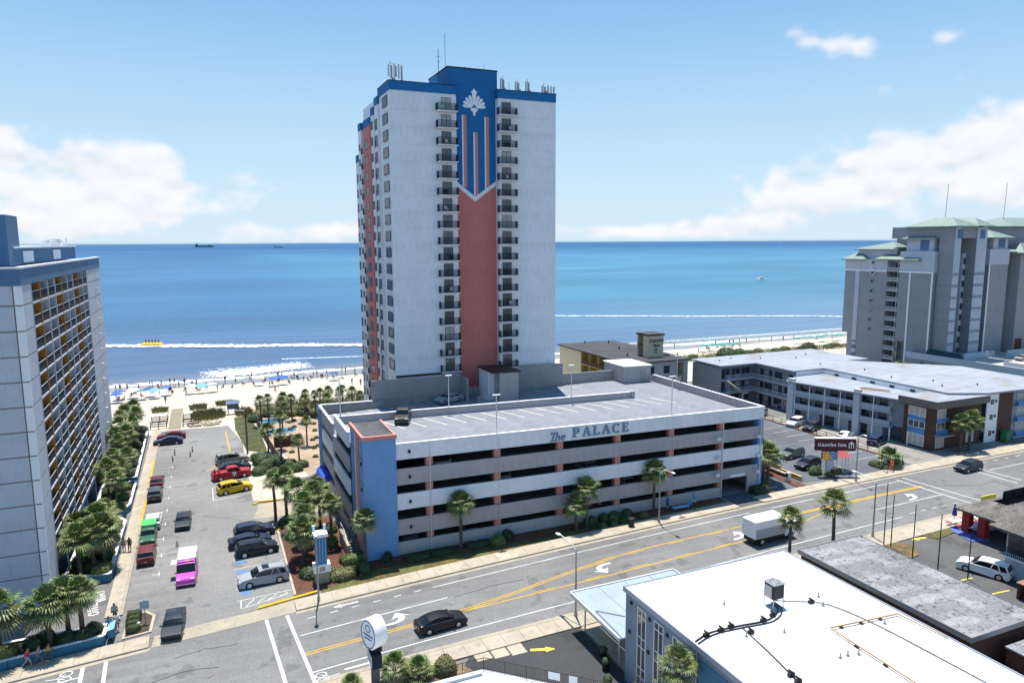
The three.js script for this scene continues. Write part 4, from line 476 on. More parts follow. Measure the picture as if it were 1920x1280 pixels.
{ // dark flat roofed inn with a sign tower
  const t = thing('flat_roof_inn', 'beige inn with wide dark flat roof and rooftop sign tower', 'building');
  mesh('wall', [box(84.6, 97.3, 0, 9.7, 131.4, 132), box(99.5, 100.6, 0, 9.7, 131.4, 134), box(84.6, 100.6, 0, 9.7, 163, 164), box(86.4, 97.3, 0, 9.7, 132, 134), box(86.4, 100.6, 0, 9.7, 134, 163), box(84.6, 86.4, 0, 9.7, 152.6, 163)], M.cream, t);
  mesh('front_wall', [box(84.55, 97.35, 0, 9.7, 131.2, 131.39), box(99.45, 100.65, 0, 9.7, 131.2, 131.39), box(97.35, 99.45, 9.2, 9.7, 131.2, 131.39)], mat(.42, .42, .44, { map: T.stucco }), t);
  for (let k = 0; k < 3; k++) for (let i = 0; i < 5; i++) { const v0 = 132.2 + i * 4.1, h = .6 + k * 3.05; const s = mesh('balcony', box(84.6, 86.4, h - .2, h, v0, v0 + 3.95), M.ochre, t); mesh('divider', box(84.7, 86.4, h, h + 2.84, v0 + 3.8, v0 + 3.94), M.ochre, s); mesh('railing', [box(84.62, 84.68, h, h + 1, v0, v0 + 3.7)], M.brickDark, s); mesh('balcony_wall', box(86.3, 86.39, h, h + 2.8, v0, v0 + 3.7), M.ochre, s); }
  for (const [a, b] of [[89.5, 91.5], [94, 95.6]]) for (const h of [1, 4, 7]) frontWindow(t, a, b, h, h + 1.7, 131.2, { mull: 1 }); each('stair_landing', [2.9, 5.9].map((h) => box(97.35, 99.45, h, h + .2, 131.45, 133.9)), M.cream, t); mesh('stair_panel', [box(96.8, 98.8, 5, 6, 130.9, 131.09)], M.cream, t);
  const r = mesh('roof', box(84.1, 101.1, 9.72, 10.0, 130.7, 164.4), M.roofDark, t); each('roof_vent', [cyl(90, 140, 10, 10.5, .2), cyl(94, 150, 10, 10.6, .2), cyl(88, 136, 10, 10.4, .2), cyl(98.5, 136.5, 10, 10.3, .8), cyl(97, 160, 10, 10.7, .15), cyl(91, 162, 10, 10.7, .15), cyl(99, 133, 10, 11, .2)], M.blackMetal, r);
  const s = mesh('sign_tower', [box(92.6, 96.9, 10, 15, 135.6, 137.5), box(92.6, 96.9, 10, 15, 139.5, 140), box(94.2, 96.9, 10, 15, 137.5, 139.5), box(92.6, 94.2, 12, 12.2, 137.5, 139.5)], M.cream, t); mesh('tower_cap', box(92.4, 97.1, 15.001, 15.4, 135.4, 140.2), M.roofDark, s); mesh('railing', railSide(137.4, 139.6, 12, 13, 92.4, .25), M.blackMetal, s);
  for (const [x, u, h, sz] of [['Gazebo', 93.0, 13.5, .78], ['Inn', 94.1, 12.4, .78]]) { const g = textGeo(x, 'serif', sz, .06).translate(u, h, -135.59); mesh('lettering', g, M.blackMetal, s); } mesh('gazebo_emblem', [plate([[94.4, 11.7], [94.85, 12.1], [95.3, 11.7]], 135.59, .05), plate([[94.5, 11.15], [94.6, 11.15], [94.6, 11.69], [94.5, 11.69]], 135.59, .05), plate([[95.1, 11.15], [95.2, 11.15], [95.2, 11.69], [95.1, 11.69]], 135.59, .05), plate([[94.4, 11], [95.3, 11], [95.3, 11.14], [94.4, 11.14]], 135.59, .05)], M.blackMetal, s);
}
{ // grey balcony motel
  const t = thing('balcony_motel', 'blue grey three storey motel around a courtyard with a brick office', 'building');
  mesh('wall', [box(103.6, 139.6, 0, 8.7, 125, 133), box(114.2, 121.6, 0, 8.7, 112, 125), box(121.5, 139, 0, 8.7, 82.5, 125), box(131, 148, 0, 8.7, 81, 100)], M.motelGray, t);
  mesh('end_wall', box(103.5, 103.6, 0, 8.75, 123.2, 133.1), M.resortGray, t); mesh('white_wall', [box(121.42, 121.5, 7.6, 9.2, 84, 112), box(114, 121.5, 7.4, 9.2, 111.9, 111.99)], M.whiteTrim, t);
  for (let i = 0; i < 5; i++) mesh('wall_vent', box(121.3, 121.41, 8.2, 8.6, 90 + i * 4.4, 91 + i * 4.4), M.blackMetal, t);
  mesh('roof', [sheet([[103.2, 122.9], [113, 122.9], [113, 111.7], [121.4, 111.7], [121.4, 83.6], [128, 80.6], [150, 79.3], [150, 101], [134, 117], [140.6, 116.4], [140.6, 133.6], [103.2, 133.6]], 9.3), prism([[103.2, 122.9], [113, 122.9], [113, 111.7], [121.4, 111.7], [121.4, 83.6], [128, 80.6], [150, 79.3], [150, 101], [134, 117], [140.6, 116.4], [140.6, 133.6], [103.2, 133.6]], 9.0, 9.29)], M.roofPale, t);
  each('roof_vent', [[107, 128], [112, 130], [118, 127], [126, 124], [124, 115], [127, 106], [125, 98], [129, 92], [126, 88], [133, 86], [132, 127]].map(([a, b]) => cyl(a, b, 9.3, 9.65, .12)), M.blackMetal, t);
  for (let k = 0; k < 3; k++) { const h = .05 + k * 2.95; // courtyard galleries
    if (k) { mesh('gallery', [box(103.7, 114.2, h - .18, h, 123.2, 124.99), box(112.8, 114.19, h - .18, h, 112.2, 123.19)], M.resortPale, t); mesh('railing', [...railFront(105.5, 112.8, h, h + 1, 123.25, .22), ...railSide(112.2, 123.2, h, h + 1, 112.85, .22)], M.paleMetal, t); }
    for (const u of [105.2, 108, 110.8]) { frontWindow(t, u, u + .9, h + .05, h + 2.1, 124.98, { name: 'door', mull: 0, pane: M.glass }); frontWindow(t, u + 1.1, u + 2.3, h + .8, h + 2.1, 124.98, { pane: k === 1 ? M.curtain : M.glass }); }
    for (const v of [113, 116, 119, 121.6]) { sideWindow(t, v, v + .9, h + .05, h + 2.1, 114.2, -1, { name: 'door', mull: 0, pane: M.glass }); sideWindow(t, v + 1, v + 2.2, h + .8, h + 2.1, 114.2, -1, { pane: (v + k) % 2 ? M.curtain : M.glass }); } }
  each('step', [...Array.from({ length: 10 }, (_, i) => box(104.2 + i * .4, 104.6 + i * .4, 5.9 - i * .28, 6.0 - i * .28, 121.4, 122.6)), box(108.2, 109.6, 2.95, 3.1, 121.2, 122.8)], M.concretePale, t); mesh('stair_post', box(108.6, 108.9, 0, 2.94, 121.9, 122.2), M.resortPale, t);
  // front wing, built along its own slanted line
  const A = [109.2, 108.4], B = [114.4, 86.2], L = Math.hypot(B[0] - A[0], B[1] - A[1]), mt = new THREE.Matrix4().makeBasis(new THREE.Vector3((B[0] - A[0]) / L, 0, -(B[1] - A[1]) / L), new THREE.Vector3(0, 1, 0), new THREE.Vector3((B[1] - A[1]) / L, 0, (B[0] - A[0]) / L)).setPosition(A[0], 0, -A[1]);
  const lb = (x0, x1, h0, h1, z0, z1) => new THREE.BoxGeometry(x1 - x0, h1 - h0, z1 - z0).translate((x0 + x1) / 2, (h0 + h1) / 2, (z0 + z1) / 2).applyMatrix4(mt);   // z > 0 towards the lot
  mesh('wing_wall', [lb(0, L, 2.6, 7.8, -6.8, -1.4), lb(0, L, 0, 2.6, -6.8, -4)], M.motelGray, t); mesh('wing_roof', [prism([[108.4, 108.8], [114, 85.6], [121.38, 84.6], [121.38, 111.6], [114, 111.6], [109, 109.6]], 7.85, 8.1)], M.roofPale, t); mesh('roof_tarp', sheet([[115, 97], [117.5, 92], [119, 93.5], [117, 98]], 8.12), mat(.25, .18, .12, { map: T.roof }), t);
  for (const [x, w] of [[-.6, 1.3], [13.2, 1.2]]) mesh('fin', lb(x, x + w, 0, 8.6, -.6, .35), M.resortPale, t);
  for (let k = 1; k < 3; k++) { const h = k * 2.65; for (let i = 0; i < 7; i++) { const x0 = .9 + i * 3.2; if (x0 + 3.1 > L) continue; const s = mesh('balcony', lb(x0, x0 + 3.16, h - .2, h, -1.39, .05), M.resortPale, t); mesh('railing', [lb(x0 + .05, x0 + 3.1, h + .1, h + .95, -.02, .02), lb(x0, x0 + 3.16, h + .951, h + 1.03, -.05, .05)], mat(.33, .38, .45), s); mesh('railing_post', [lb(x0 - .08, x0 + .06, h, h + 2.4, -.06, .06)], M.whiteTrim, s); mesh('sliding_door', lb(x0 + .4, x0 + 1.9, h + .02, h + 2, -1.39, -1.34), M.glass, s); mesh('window', lb(x0 + 2.2, x0 + 2.9, h + .7, h + 1.8, -1.39, -1.34), i % 2 ? M.curtain : M.glass, s); } }
  for (let i = 0; i < 8; i++) mesh('post', lb(.9 + i * 3.2 - .1, .9 + i * 3.2 + .1, 0, 2.44, -.1, .1), M.whiteTrim, t); for (const x of [3, 9, 15.5]) mesh('store_room', lb(x, x + 2.8, 0, 2.5, -3.9, -1), M.resortPale, t);
  // brick office
  mesh('office_wall', [box(114.6, 127.2, 0, 7.6, 81.2, 86.8)], M.brickBrown, t); const fa = mesh('fascia', [prism([[113.6, 87.4], [114.2, 80.3], [128, 80.2], [128, 87.4]], 7.61, 8.9)], mat(.3, .255, .22, { map: T.bark }), t); mesh('office_roof', sheet([[113.7, 87.3], [114.3, 80.4], [127.9, 80.3], [127.9, 87.3]], 8.93), M.roofPale, fa);
  for (const [h0, h1, m] of [[.4, 2.5, M.curtain], [3.6, 4.9, M.glass], [5.7, 7.3, M.curtain]]) { sideWindow(t, 82.6, 85.9, h0, h1, 114.6, -1, { mull: 2, pane: m, frame: M.whiteTrim }); frontWindow(t, 115.6, 117.8, h0, h1, 81.2, { mull: 1, pane: m, frame: M.whiteTrim }); } frontWindow(t, 123.6, 125.6, .6, 2.6, 81.2, { mull: 1, pane: M.curtain, frame: M.whiteTrim });
  for (const [h0, h1] of [[2.55, 3.55], [4.95, 5.65]]) mesh('blue_panel', [box(114.52, 114.6, h0, h1, 82.6, 85.9), box(115.6, 118.6, h0, h1, 81.12, 81.2)], M.motelBlue, t); mesh('office_canopy', box(115, 118.8, 2.6, 2.85, 79.9, 81.1), M.roofPale, t);
  mesh('wing_end', box(128.2, 131.4, 0, 8.9, 80.85, 81.0), M.whiteTrim, t); for (const h of [1.2, 4.2, 7]) { frontWindow(t, 129.2, 130, h, h + .9, 80.85, { mull: 0 }); frontWindow(t, 130.3, 130.9, h + .3, h + .8, 80.85, { mull: 0 }); } mesh('brick_panel', box(131.4, 135.4, 0, 8.9, 80.8, 81.0), M.brickBrown, t);
  for (let k = 0; k < 3; k++) { mesh('blue_panel', box(136.2, 148, .4 + k * 2.9, 1.2 + k * 2.9, 80.2, 80.3), M.motelBlue, t); mesh('balcony', box(135.6, 148, .1 + k * 2.9, .3 + k * 2.9, 80.2, 81), M.resortPale, t); frontWindow(t, 137, 141, .9 + k * 2.9, 2.5 + k * 2.9, 80.98, { mull: 3, pane: M.curtain, frame: M.whiteTrim }); }
}
single('wheelie_bin', [rbox(132, 133.4, .1, 2.0, 79.3, 80.4, .1), rbox(131.9, 133.5, 2.0, 2.15, 79.2, 80.5, .05)], M.green, 'tall green waste bin against the brick motel wing', 'bin');
{ // green roofed resort towers: the long face looks along -u
  const t = thing('resort_tower', 'grey resort tower complex with pale green hipped roofs', 'building');
  const hip = (u0, u1, v0, v1, h, rise, o = 1.1) => { const a = u0 - o, b = u1 + o, c = v0 - o, d = v1 + o, cu = (a + b) / 2, cv = (c + d) / 2, mu = Math.max(0, (b - a) - (d - c)) / 2, mv = Math.max(0, (d - c) - (b - a)) / 2; const P = [V3(a, h, c), V3(b, h, c), V3(b, h, d), V3(a, h, d), V3(cu - mu, h + rise, cv - mv), V3(cu + mu, h + rise, cv + mv)]; const tri = (x, y, z) => { const g = new THREE.BufferGeometry(); g.setAttribute('position', new THREE.Float32BufferAttribute([x, y, z].flatMap((q) => [q.x, q.y, q.z]), 3)); g.computeVertexNormals(); return g; }; const f = mv > 0 ? [tri(P[0], P[1], P[4]), quad(P[1], P[2], P[5], P[4]), tri(P[2], P[3], P[5]), quad(P[3], P[0], P[4], P[5])] : [quad(P[0], P[1], P[5], P[4]), tri(P[1], P[2], P[5]), quad(P[2], P[3], P[4], P[5]), tri(P[3], P[0], P[4])]; return [...f, box(a, b, h - .3, h - .01, c, d)]; };
  const wall = (n, u0, u1, h0, h1, v0, v1, m) => mesh(n, box(u0, u1, h0, h1, v0, v1), m, t); const U = 174;
  wall('wall', U, 190, 9.5, 28, 150.3, 154, M.resortGray); wall('wall', U + .1, 190, 0, 9.48, 150.3, 152.2, M.resortGray); wall('wall', U, 190, 0, 28, 140, 150.28, M.resortGray); wall('wall', U, 190, 9.1, 28, 132.7, 136.2, M.resortGray); wall('wall', U + 2.6, 190, 0, 28, 136.21, 139.99, M.resortGray); wall('wall', U, 190, 0, 28, 126.3, 132.68, M.resortGray); wall('wall', U + 2.6, 190, 0, 9.08, 132.7, 136.2, M.resortGray);
  wall('white_pier', U - .12, U - .01, 7.2, 28, 148.9, 150.3, M.resortPale); for (let i = 0; i < 3; i++) { wall('pier_block', U - .14, U - .01, .6 + i * 2.3, 1.7 + i * 2.3, 148.9, 150.3, M.lhBlue); wall('pier_block', U - .12, U - .01, 1.72 + i * 2.3, 2.88 + i * 2.3, 148.9, 150.3, M.resortPale); }
  for (const v of [132.7, 126.3]) wall('white_pier', U - .14, U - .01, 0, 28, v, v + .45, M.whiteTrim); wall('upper_wall', U - .06, 190, 28.01, 31.1, 140, 154.1, M.resortPale); wall('upper_wall', U - .06, 190, 28.01, 33.5, 126.2, 136.2, M.resortPale); wall('upper_wall', U + 2.6, 190, 28.01, 31.1, 136.21, 139.99, M.resortPale); wall('cornice', U - .25, U - .08, 27.8, 28.2, 126.2, 136.2, M.whiteTrim); wall('cornice', U - .25, U - .08, 27.8, 28.2, 140, 154.1, M.whiteTrim);
  for (let i = 0; i < 8; i++) { const h = 30.4 - i * 2.71, r = mesh('porthole', new THREE.CylinderGeometry(.5, .5, .1, 18).rotateZ(Math.PI / 2).translate(U - .1, h, -144.6), M.glass, t); mesh('ring', new THREE.TorusGeometry(i === 1 ? .78 : .54, i === 1 ? .22 : .06, 6, 22).rotateY(Math.PI / 2).translate(U - .13, h, -144.6), M.resortPale, r); }
  for (let k = 0; k < 11; k++) { const h = 1.0 + k * 2.71; const b = mesh('balcony', box(U - .1, U + 2.59, h - .15, h, 136.25, 139.95), M.resortPale, t); mesh('railing', railSide(136.3, 139.9, h, h + 1, U - .05, .28, .03), M.whiteTrim, b); mesh('balcony_door', box(U + 2.5, U + 2.59, h + .02, h + 2.1, 138, 139.4), M.glass, b); mesh('door_frame', [box(U + 1.2, U + 1.3, h + .02, h + 2.2, 136.5, 136.62), box(U + 1.2, U + 1.3, h + .02, h + 2.2, 137.6, 137.72), box(U + 1.2, U + 1.3, h + 2.2, h + 2.3, 136.5, 137.72)], M.whiteTrim, b); mesh('door_opening', box(U + 1.4, U + 1.45, h + .02, h + 2.1, 136.62, 137.6), M.glass, b); }
  mesh('hip_roof', hip(U, 182, 148, 153.6, 31.15, 2.3), M.greenRoof, t); mesh('hip_roof', hip(U, 182, 131, 142.6, 31.3, 2.7), M.greenRoof, t); wall('upper_wall', U + 1.5, 190, 31.12, 34.0, 138.5, 151, M.resortPale); mesh('hip_roof', hip(U + 1.5, 190, 138.6, 150.6, 34.02, 2), M.greenRoof, t); wall('roof_unit', 182, 186, 35.2, 38.6, 140, 144, M.resortGray);
  wall('upper_wall', U + .6, 190, 33.51, 36.8, 127.2, 135, M.resortPale); mesh('hip_roof', hip(U + .6, 186, 127.2, 135, 36.85, 2.2), M.greenRoof, t); wall('louver', U + .5, U + .59, 33.9, 36.4, 128.6, 131, M.lhBlue);
  const shaft = (u0, v0, v1, u1, top) => { wall('shaft', u0, u1, 0, top, v0, v1, M.resortGray); wall('shaft_front', u0 + .02, u1, 0, top, v0 - .1, v0 - .01, M.resortPale); for (let i = 0; i < 8; i++) { wall('band', u0 - .08, u0 - .01, 6.4 + i * 3, 7.1 + i * 3, v0 - .1, v1, M.resortBand); wall('band', u0 - .08, u1 + .02, 6.4 + i * 3, 7.1 + i * 3, v0 - .18, v0 - .11, M.resortBand); } };
  shaft(175.1, 122, 126.1, 177.4, 39.8); wall('recess_wall', 177.5, 184, 0, 39.4, 127, 132, M.resortGray); shaft(183.4, 122, 127, 187.4, 39.8); wall('window_strip', 182.2, 183.38, 0, 33, 124.4, 127, M.resortPale); for (let i = 0; i < 10; i++) mesh('window', box(182.4, 183.2, 3.6 + i * 2.95, 5.2 + i * 2.95, 124.28, 124.39), M.glass, t);
  wall('upper_wall', 175, 187.6, 36.9, 39.9, 122.1, 140, M.resortGray); mesh('hip_roof', hip(175.1, 182.4, 122, 134, 39.95, 2.3, 1.3), M.greenRoof, t); mesh('hip_roof', hip(183.2, 187.4, 122, 134, 40, 2.2, 1.3), M.greenRoof, t); for (const u of [175.9, 184.6]) wall('louver', u, u + 1.7, 36.8, 39, 121.75, 121.88, M.lhBlue);
  wall('wall', 189.2, 197, 0, 30, 122, 128, M.resortGray); wall('upper_wall', 189.1, 197.1, 30.01, 34, 121.9, 130, M.resortPale); wall('white_pier', 189.1, 189.5, 0, 30, 121.85, 121.98, M.whiteTrim); wall('upper_wall', 191, 197, 34.01, 37, 122.5, 130, M.resortPale); mesh('hip_roof', hip(190.5, 197, 122.5, 131, 37.05, 2), M.greenRoof, t); wall('louver', 193, 195.6, 34.4, 36.6, 122.38, 122.49, M.lhBlue);
  wall('wall', 199.5, 226, 0, 33, 120.5, 140, M.resortGray); wall('upper_wall', 199.6, 226, 33.01, 40, 124, 140, M.resortGray); mesh('hip_roof', hip(198.6, 206, 119.6, 124, 33.05, 2.6), M.greenRoof, t); mesh('hip_roof', hip(200, 226, 124, 140, 40.05, 2.6), M.greenRoof, t); wall('entrance_recess', 200.2, 203, 6, 10, 120.4, 120.49, M.brickDark); each('antenna', [rod(V3(182, 42, 130), V3(182.3, 51, 130), .07), rod(V3(206, 42, 130), V3(206.3, 52, 130), .07)], M.grayMetal, t);
}
{ // arched podium garage of the resort
  const t = thing('arched_podium', 'low grey podium garage with arched openings and a roof parking deck', 'building'); const U = 172;
  const holed = (v0, v1, h1, holes, u, th) => { const sh = new THREE.Shape([[v0, 0], [v1, 0], [v1, h1], [v0, h1]].map(([x, y]) => new THREE.Vector2(x, y))); for (const [c, y, r, full] of holes) { const p = new THREE.Path(); if (full) p.absarc(c, y, r, 0, Math.PI * 2); else { p.moveTo(c + r, y); p.absarc(c, y, r, 0, Math.PI); p.lineTo(c + r, y); } sh.holes.push(p); } return new THREE.ExtrudeGeometry(sh, { depth: th, bevelEnabled: false, curveSegments: 10 }).rotateY(Math.PI / 2).translate(u, 0, 0); };
  mesh('wall', holed(84, 131, 5.99, [[126, 3.62, 1.1], [123, 3.62, 1.1], [120.2, 3.62, 1.1], [115.6, 3.62, 1.1], [99, 3.62, 1.1], [106.6, 3.1, 2.3, true]], U, .4), M.resortGray, t); mesh('inner_wall', [box(U + 14, U + 14.3, 0, 5.99, 84, 126), box(U + .4, 260, 0, 5.99, 83.6, 83.99)], M.garageConcrete, t); mesh('floor', box(U + .4, U + 14, .02, .06, 84, 131), M.garageConcrete, t); mesh('deck', box(U + .3, 262, 6.001, 6.1, 84, 126), mat(.6, .57, .5, { map: T.concrete }), t); mesh('parapet', [box(U - .15, U + .3, 5.4, 7.0, 84, 131), box(U + .31, U + 1.9, 5.4, 7, 130.6, 131)], M.resortPale, t); mesh('lower_wall', [holed(110, 131, 3.6, [[129, .4, 1.1], [123.6, .4, 1.1], [120.8, .4, 1.1]], U - 1.4, .3), box(U - 1.1, U - .02, 3.3, 3.59, 110, 131), holed(84, 103, 3.0, [], U - 1.4, .3), box(U - 1.1, U - .02, 2.7, 2.99, 84, 103)], M.resortPale, t);
  mesh('window_band', box(U - .3, U - .06, 2.4, 3.4, 104.4, 108.8), M.resortPale, t); each('deck_wall', [box(178, 190, 6.1, 7.6, 119, 119.3), box(178, 178.3, 6.1, 7.5, 119.31, 121.8), box(176, 176.3, 6.1, 7.4, 96, 108), box(176.31, 230, 6.1, 7.4, 96, 96.3), box(192, 206, 6.1, 7.8, 117, 117.3)], M.resortPale, t);
  mesh('awning', [new THREE.CylinderGeometry(1.6, 1.6, 8, 10, 1, false, 0, Math.PI).rotateX(Math.PI / 2).rotateZ(Math.PI / 2).translate(174.6, 6.4, -122.2).scale(1, 1, 1)], mat(.01, .045, .06), t);
}
{ // glass fronted building with the white roof
  const t = thing('white_roof_building', 'building with a glaring white flat roof and tall window strips', 'building'); const U = 30.5;
  mesh('wall', [box(U, 47.4, 0, 8.0, 8, 47.0)], mat(.22, .26, .32, { map: T.stucco }), t); mesh('roof', box(U - .05, 47.5, 8.001, 8.25, 7.9, 47.1), M.roofWhite, t); mesh('roof_edge', [box(U - .16, U - .052, 7.9, 8.33, 7.9, 47.2), box(U - .16, 47.6, 7.9, 8.33, 47.101, 47.2), box(47.501, 47.6, 7.9, 8.33, 7.9, 47.1)], mat(.3, .33, .38, { rough: .5 }), t);
  for (const v of [44.0, 41.7, 39.3]) { const w = sideWindow(t, v, v + 1.25, .3, 7.5, U, -1, { frame: M.paleMetal, pane: M.glass, mull: 1 }); mesh('transom', [1.6, 2.4, 4.2, 5.0, 6.8].map((h) => box(U - .05, U, h, h + .08, v + .07, v + 1.18)), M.paleMetal, w); } for (const [v, h] of [[46, 7.2], [46.2, 4.6], [43.4, 7.1], [43.5, 4.3], [41.1, 7.0]]) mesh('wall_light', box(U - .12, U - .005, h, h + .25, v, v + .25), M.blackMetal, t);
  for (const v of [34.2, 30, 26]) { const b = mesh('recess', box(U - .04, U - .005, .4, 7.4, v, v + 3.6), M.teal, t); mesh('parapet', box(U - .1, U - .045, 2.8, 3.8, v, v + 3.6), M.resortPale, b); mesh('opening', box(U - .06, U - .045, 4.6, 6.6, v + .5, v + 1.6), M.glass, b); }
  mesh('downpipe', rod(V3(U - .12, 0, 37.6), V3(U - .12, 8, 37.6), .06), M.grayMetal, t);
  for (let i = 0; i < 11; i++) mesh('roof_seam', box(30.6, 47.3, 8.251, 8.268, 12 + i * 3.1, 12.12 + i * 3.1), M.roofWhite, t); const vents = [[37.3, 36.5], [38.4, 32.5], [39.1, 32.5], [39.9, 32.3], [43.7, 39.4], [42.9, 38.2], [45, 34.4], [36, 41.5], [34.4, 37.2]]; vents.forEach(([a, b]) => mesh('roof_vent', [cyl(a, b, 8.25, 8.3, .14), cyl(a, b, 8.3, 8.62, .05)], M.grayMetal, t));
  const tube = (pts, r, y = 8.32) => new THREE.TubeGeometry(new THREE.CatmullRomCurve3(pts.map(([a, b]) => V3(a, y, b))), 24, r, 5);
  each('conduit', [tube([[30.6, 38.1], [32.2, 38.6], [34.7, 38.5], [37.6, 38.3], [39.3, 39.2], [39.6, 40.2]], .06), tube([[30.6, 37.8], [32.4, 38.3], [34.8, 38.2], [37.8, 38], [39.5, 39], [39.8, 40]], .05)], M.blackMetal, t); each('conduit', [tube([[34.9, 38.2], [34.4, 35], [33.7, 31.5], [32, 22]], .04), tube([[40, 40.3], [41.4, 39.5], [43, 38.6], [44, 36], [44.6, 28], [44.8, 18]], .035)], M.blackMetal, t);
  for (const [a, b] of [[31.8, 38.4], [33.2, 38.5], [34.2, 38.6], [35, 37.4], [37, 38.3], [38.2, 38.6], [33.8, 32.3], [33.7, 31.6], [42.4, 38.9]]) mesh('cable_block', [rbox(a - .25, a + .25, 8.25, 8.5, b - .12, b + .12, .03), box(a - .05, a + .05, 8.5, 8.62, b - .25, b + .25)], M.blackMetal, t);
  each('gas_pipe', [rod(V3(40.6, 8.42, 35.4), V3(46.9, 8.42, 34.8), .055), rod(V3(40.6, 8.42, 35.2), V3(40.1, 8.42, 22), .055), rod(V3(46.9, 8.42, 34.8), V3(47.1, 8.42, 31), .05)], mat(.36, .2, .08, { rough: .6 }), t); each('pipe_support', [[41.6, 35.3], [43.4, 35.1], [45.2, 34.95], [40.5, 33], [40.4, 30.6], [40.3, 28]].map(([a, b]) => box(a - .1, a + .1, 8.25, 8.36, b - .15, b + .15)), M.blackMetal, t);
}
{ const t = thing('air_conditioner', 'dark air conditioning unit on legs on the white roof', 'air conditioner'); mesh('cabinet', rbox(38.9, 40.0, 8.95, 10.2, 39.3, 40.4, .12), M.blackMetal, t); mesh('top_grille', [new THREE.TorusGeometry(.36, .05, 6, 18).rotateX(Math.PI / 2).translate(39.45, 10.22, -39.85), rbox(38.86, 40.04, 10.14, 10.21, 39.26, 40.44, .03)], M.grayMetal, t); mesh('side_grille', box(38.86, 38.895, 9.1, 10, 39.5, 40.2), M.grayMetal, t); for (const [a, b] of [[38.95, 39.35], [39.95, 39.35], [38.95, 40.35], [39.95, 40.35]]) mesh('leg', rod(V3(a, 8.26, b), V3(a, 8.98, b), .04), M.paleMetal, t); }
{ const t = thing('hanging_canopy', 'pale blue metal entrance canopy hung from the glass building', 'canopy'); each('canopy_panel', [0, 1, 2, 3].map((i) => box(30.2 + i * 2.9, 33.06 + i * 2.9, 3.5, 3.62, 47.3, 55.9)), mat(.36, .43, .52, { rough: .5, map: T.stucco }), t); mesh('edge_beam', [box(30.1, 41.85, 3.4, 3.72, 55.91, 56.05), box(30.05, 30.19, 3.4, 3.72, 47.3, 55.9), box(41.81, 41.95, 3.4, 3.72, 47.3, 55.9)], M.paleMetal, t); each('hanger', [rod(V3(30.5, 5.6, 47.2), V3(30.6, 3.66, 52), .06), rod(V3(36, 5.6, 47.2), V3(36, 3.66, 52), .06)], M.grayMetal, t); for (const [u, v] of [[31.2, 55], [41, 55], [31.2, 49]]) mesh('post', cyl(u, v, 0, 3.49, .08), M.paleMetal, t); }
{ const t = thing('brick_store', 'dark brick store with a weathered grey flat roof', 'building'); mesh('wall', box(55.1, 63.4, 0, 4.6, 34.4, 52.2), M.brickDark, t); mesh('roof', box(54.95, 63.55, 4.601, 4.8, 34.25, 52.35), M.roofGray, t); mesh('roof_edge', [box(54.85, 54.949, 4.4, 4.88, 34.15, 52.45), box(54.95, 63.6, 4.4, 4.88, 34.15, 34.249), box(54.95, 63.6, 4.4, 4.88, 52.351, 52.45), box(63.551, 63.6, 4.4, 4.88, 34.25, 52.35)], M.grayMetal, t); for (const v of [36, 39.6, 43.2, 46.8]) sideWindow(t, v, v + 2.4, 1.2, 3.1, 55.1, -1, { pane: mat(.02, .16, .32, { rough: .2 }), frame: M.teal }); for (const v of [35, 38.9, 42.4, 46, 49.6]) mesh('wall_light', box(54.9, 55.09, 3.5, 3.8, v, v + .25), M.blackMetal, t);
  mesh('annex_wall', box(58.2, 66, 0, 3.6, 24, 33.4), M.brickDark, t); mesh('annex_roof', box(58.1, 66.1, 3.601, 3.75, 23.9, 33.5), M.roofGray, t); mesh('wall_box', rbox(55.9, 57, .6, 2.2, 32.6, 34.1, .05), M.white, t); }
{ // snack shop with hipped roofs
  const t = thing('snack_shop', 'snack shop with grey hipped porch roof on red columns', 'building'); const hipR = (u0, u1, v0, v1, h, rise) => [quad(V3(u0, h, v1), V3(u0, h, v0), V3(u0 + 3.2, h + rise, v0 + 2.6), V3(u0 + 3.2, h + rise, v1 - 2.6)), quad(V3(u0, h, v0), V3(u1, h, v0), V3(u1, h + rise, v0 + 2.6), V3(u0 + 3.2, h + rise, v0 + 2.6)), quad(V3(u1, h, v1), V3(u0, h, v1), V3(u0 + 3.2, h + rise, v1 - 2.6), V3(u1, h + rise, v1 - 2.6)), box(u0 + .05, u1, h - .25, h - .02, v0 + .05, v1 - .05)];
  mesh('porch_roof', hipR(84.8, 102, 49.5, 56.4, 3.3, 1.2), M.brownShingle, t); mesh('roof_screen', [...Array.from({ length: 6 }, (_, i) => box(90 + i * 2, 90.15 + i * 2, 4.4, 5.5, 53.6, 53.75)), box(89.9, 102, 5.4, 5.5, 53.6, 53.7), box(89.9, 102, 4.5, 5.3, 53.76, 53.8)], M.navyRail, t); for (const [u, v] of [[86.4, 53.6], [89, 51.2], [86.4, 55.6]]) mesh('column', box(u - .45, u + .45, 0, 3.04, v - .45, v + .45), M.red, t); mesh('wall', box(90.5, 102, 0, 3.04, 50.4, 55.8), mat(.55, .6, .68, { map: T.stucco }), t); mesh('counter', box(87.6, 90.4, 0, 1, 54.6, 55.4), M.white, t);
  mesh('upper_roof', hipR(77.2, 100, 36, 47.4, 5.7, 1.6), M.brownShingle, t); mesh('wall', box(78.6, 100, 0, 5.44, 37.2, 46.2), mat(.6, .66, .74, { map: T.stucco }), t); mesh('balcony', [box(77.6, 78.59, 2.6, 2.8, 42.6, 46.2)], M.whiteTrim, t); mesh('railing', railSide(42.6, 46.2, 2.8, 3.8, 77.65, .2, .025), M.blackMetal, t); mesh('balcony_opening', box(78.5, 78.59, 2.9, 5.2, 42.8, 46), M.glass, t);
}
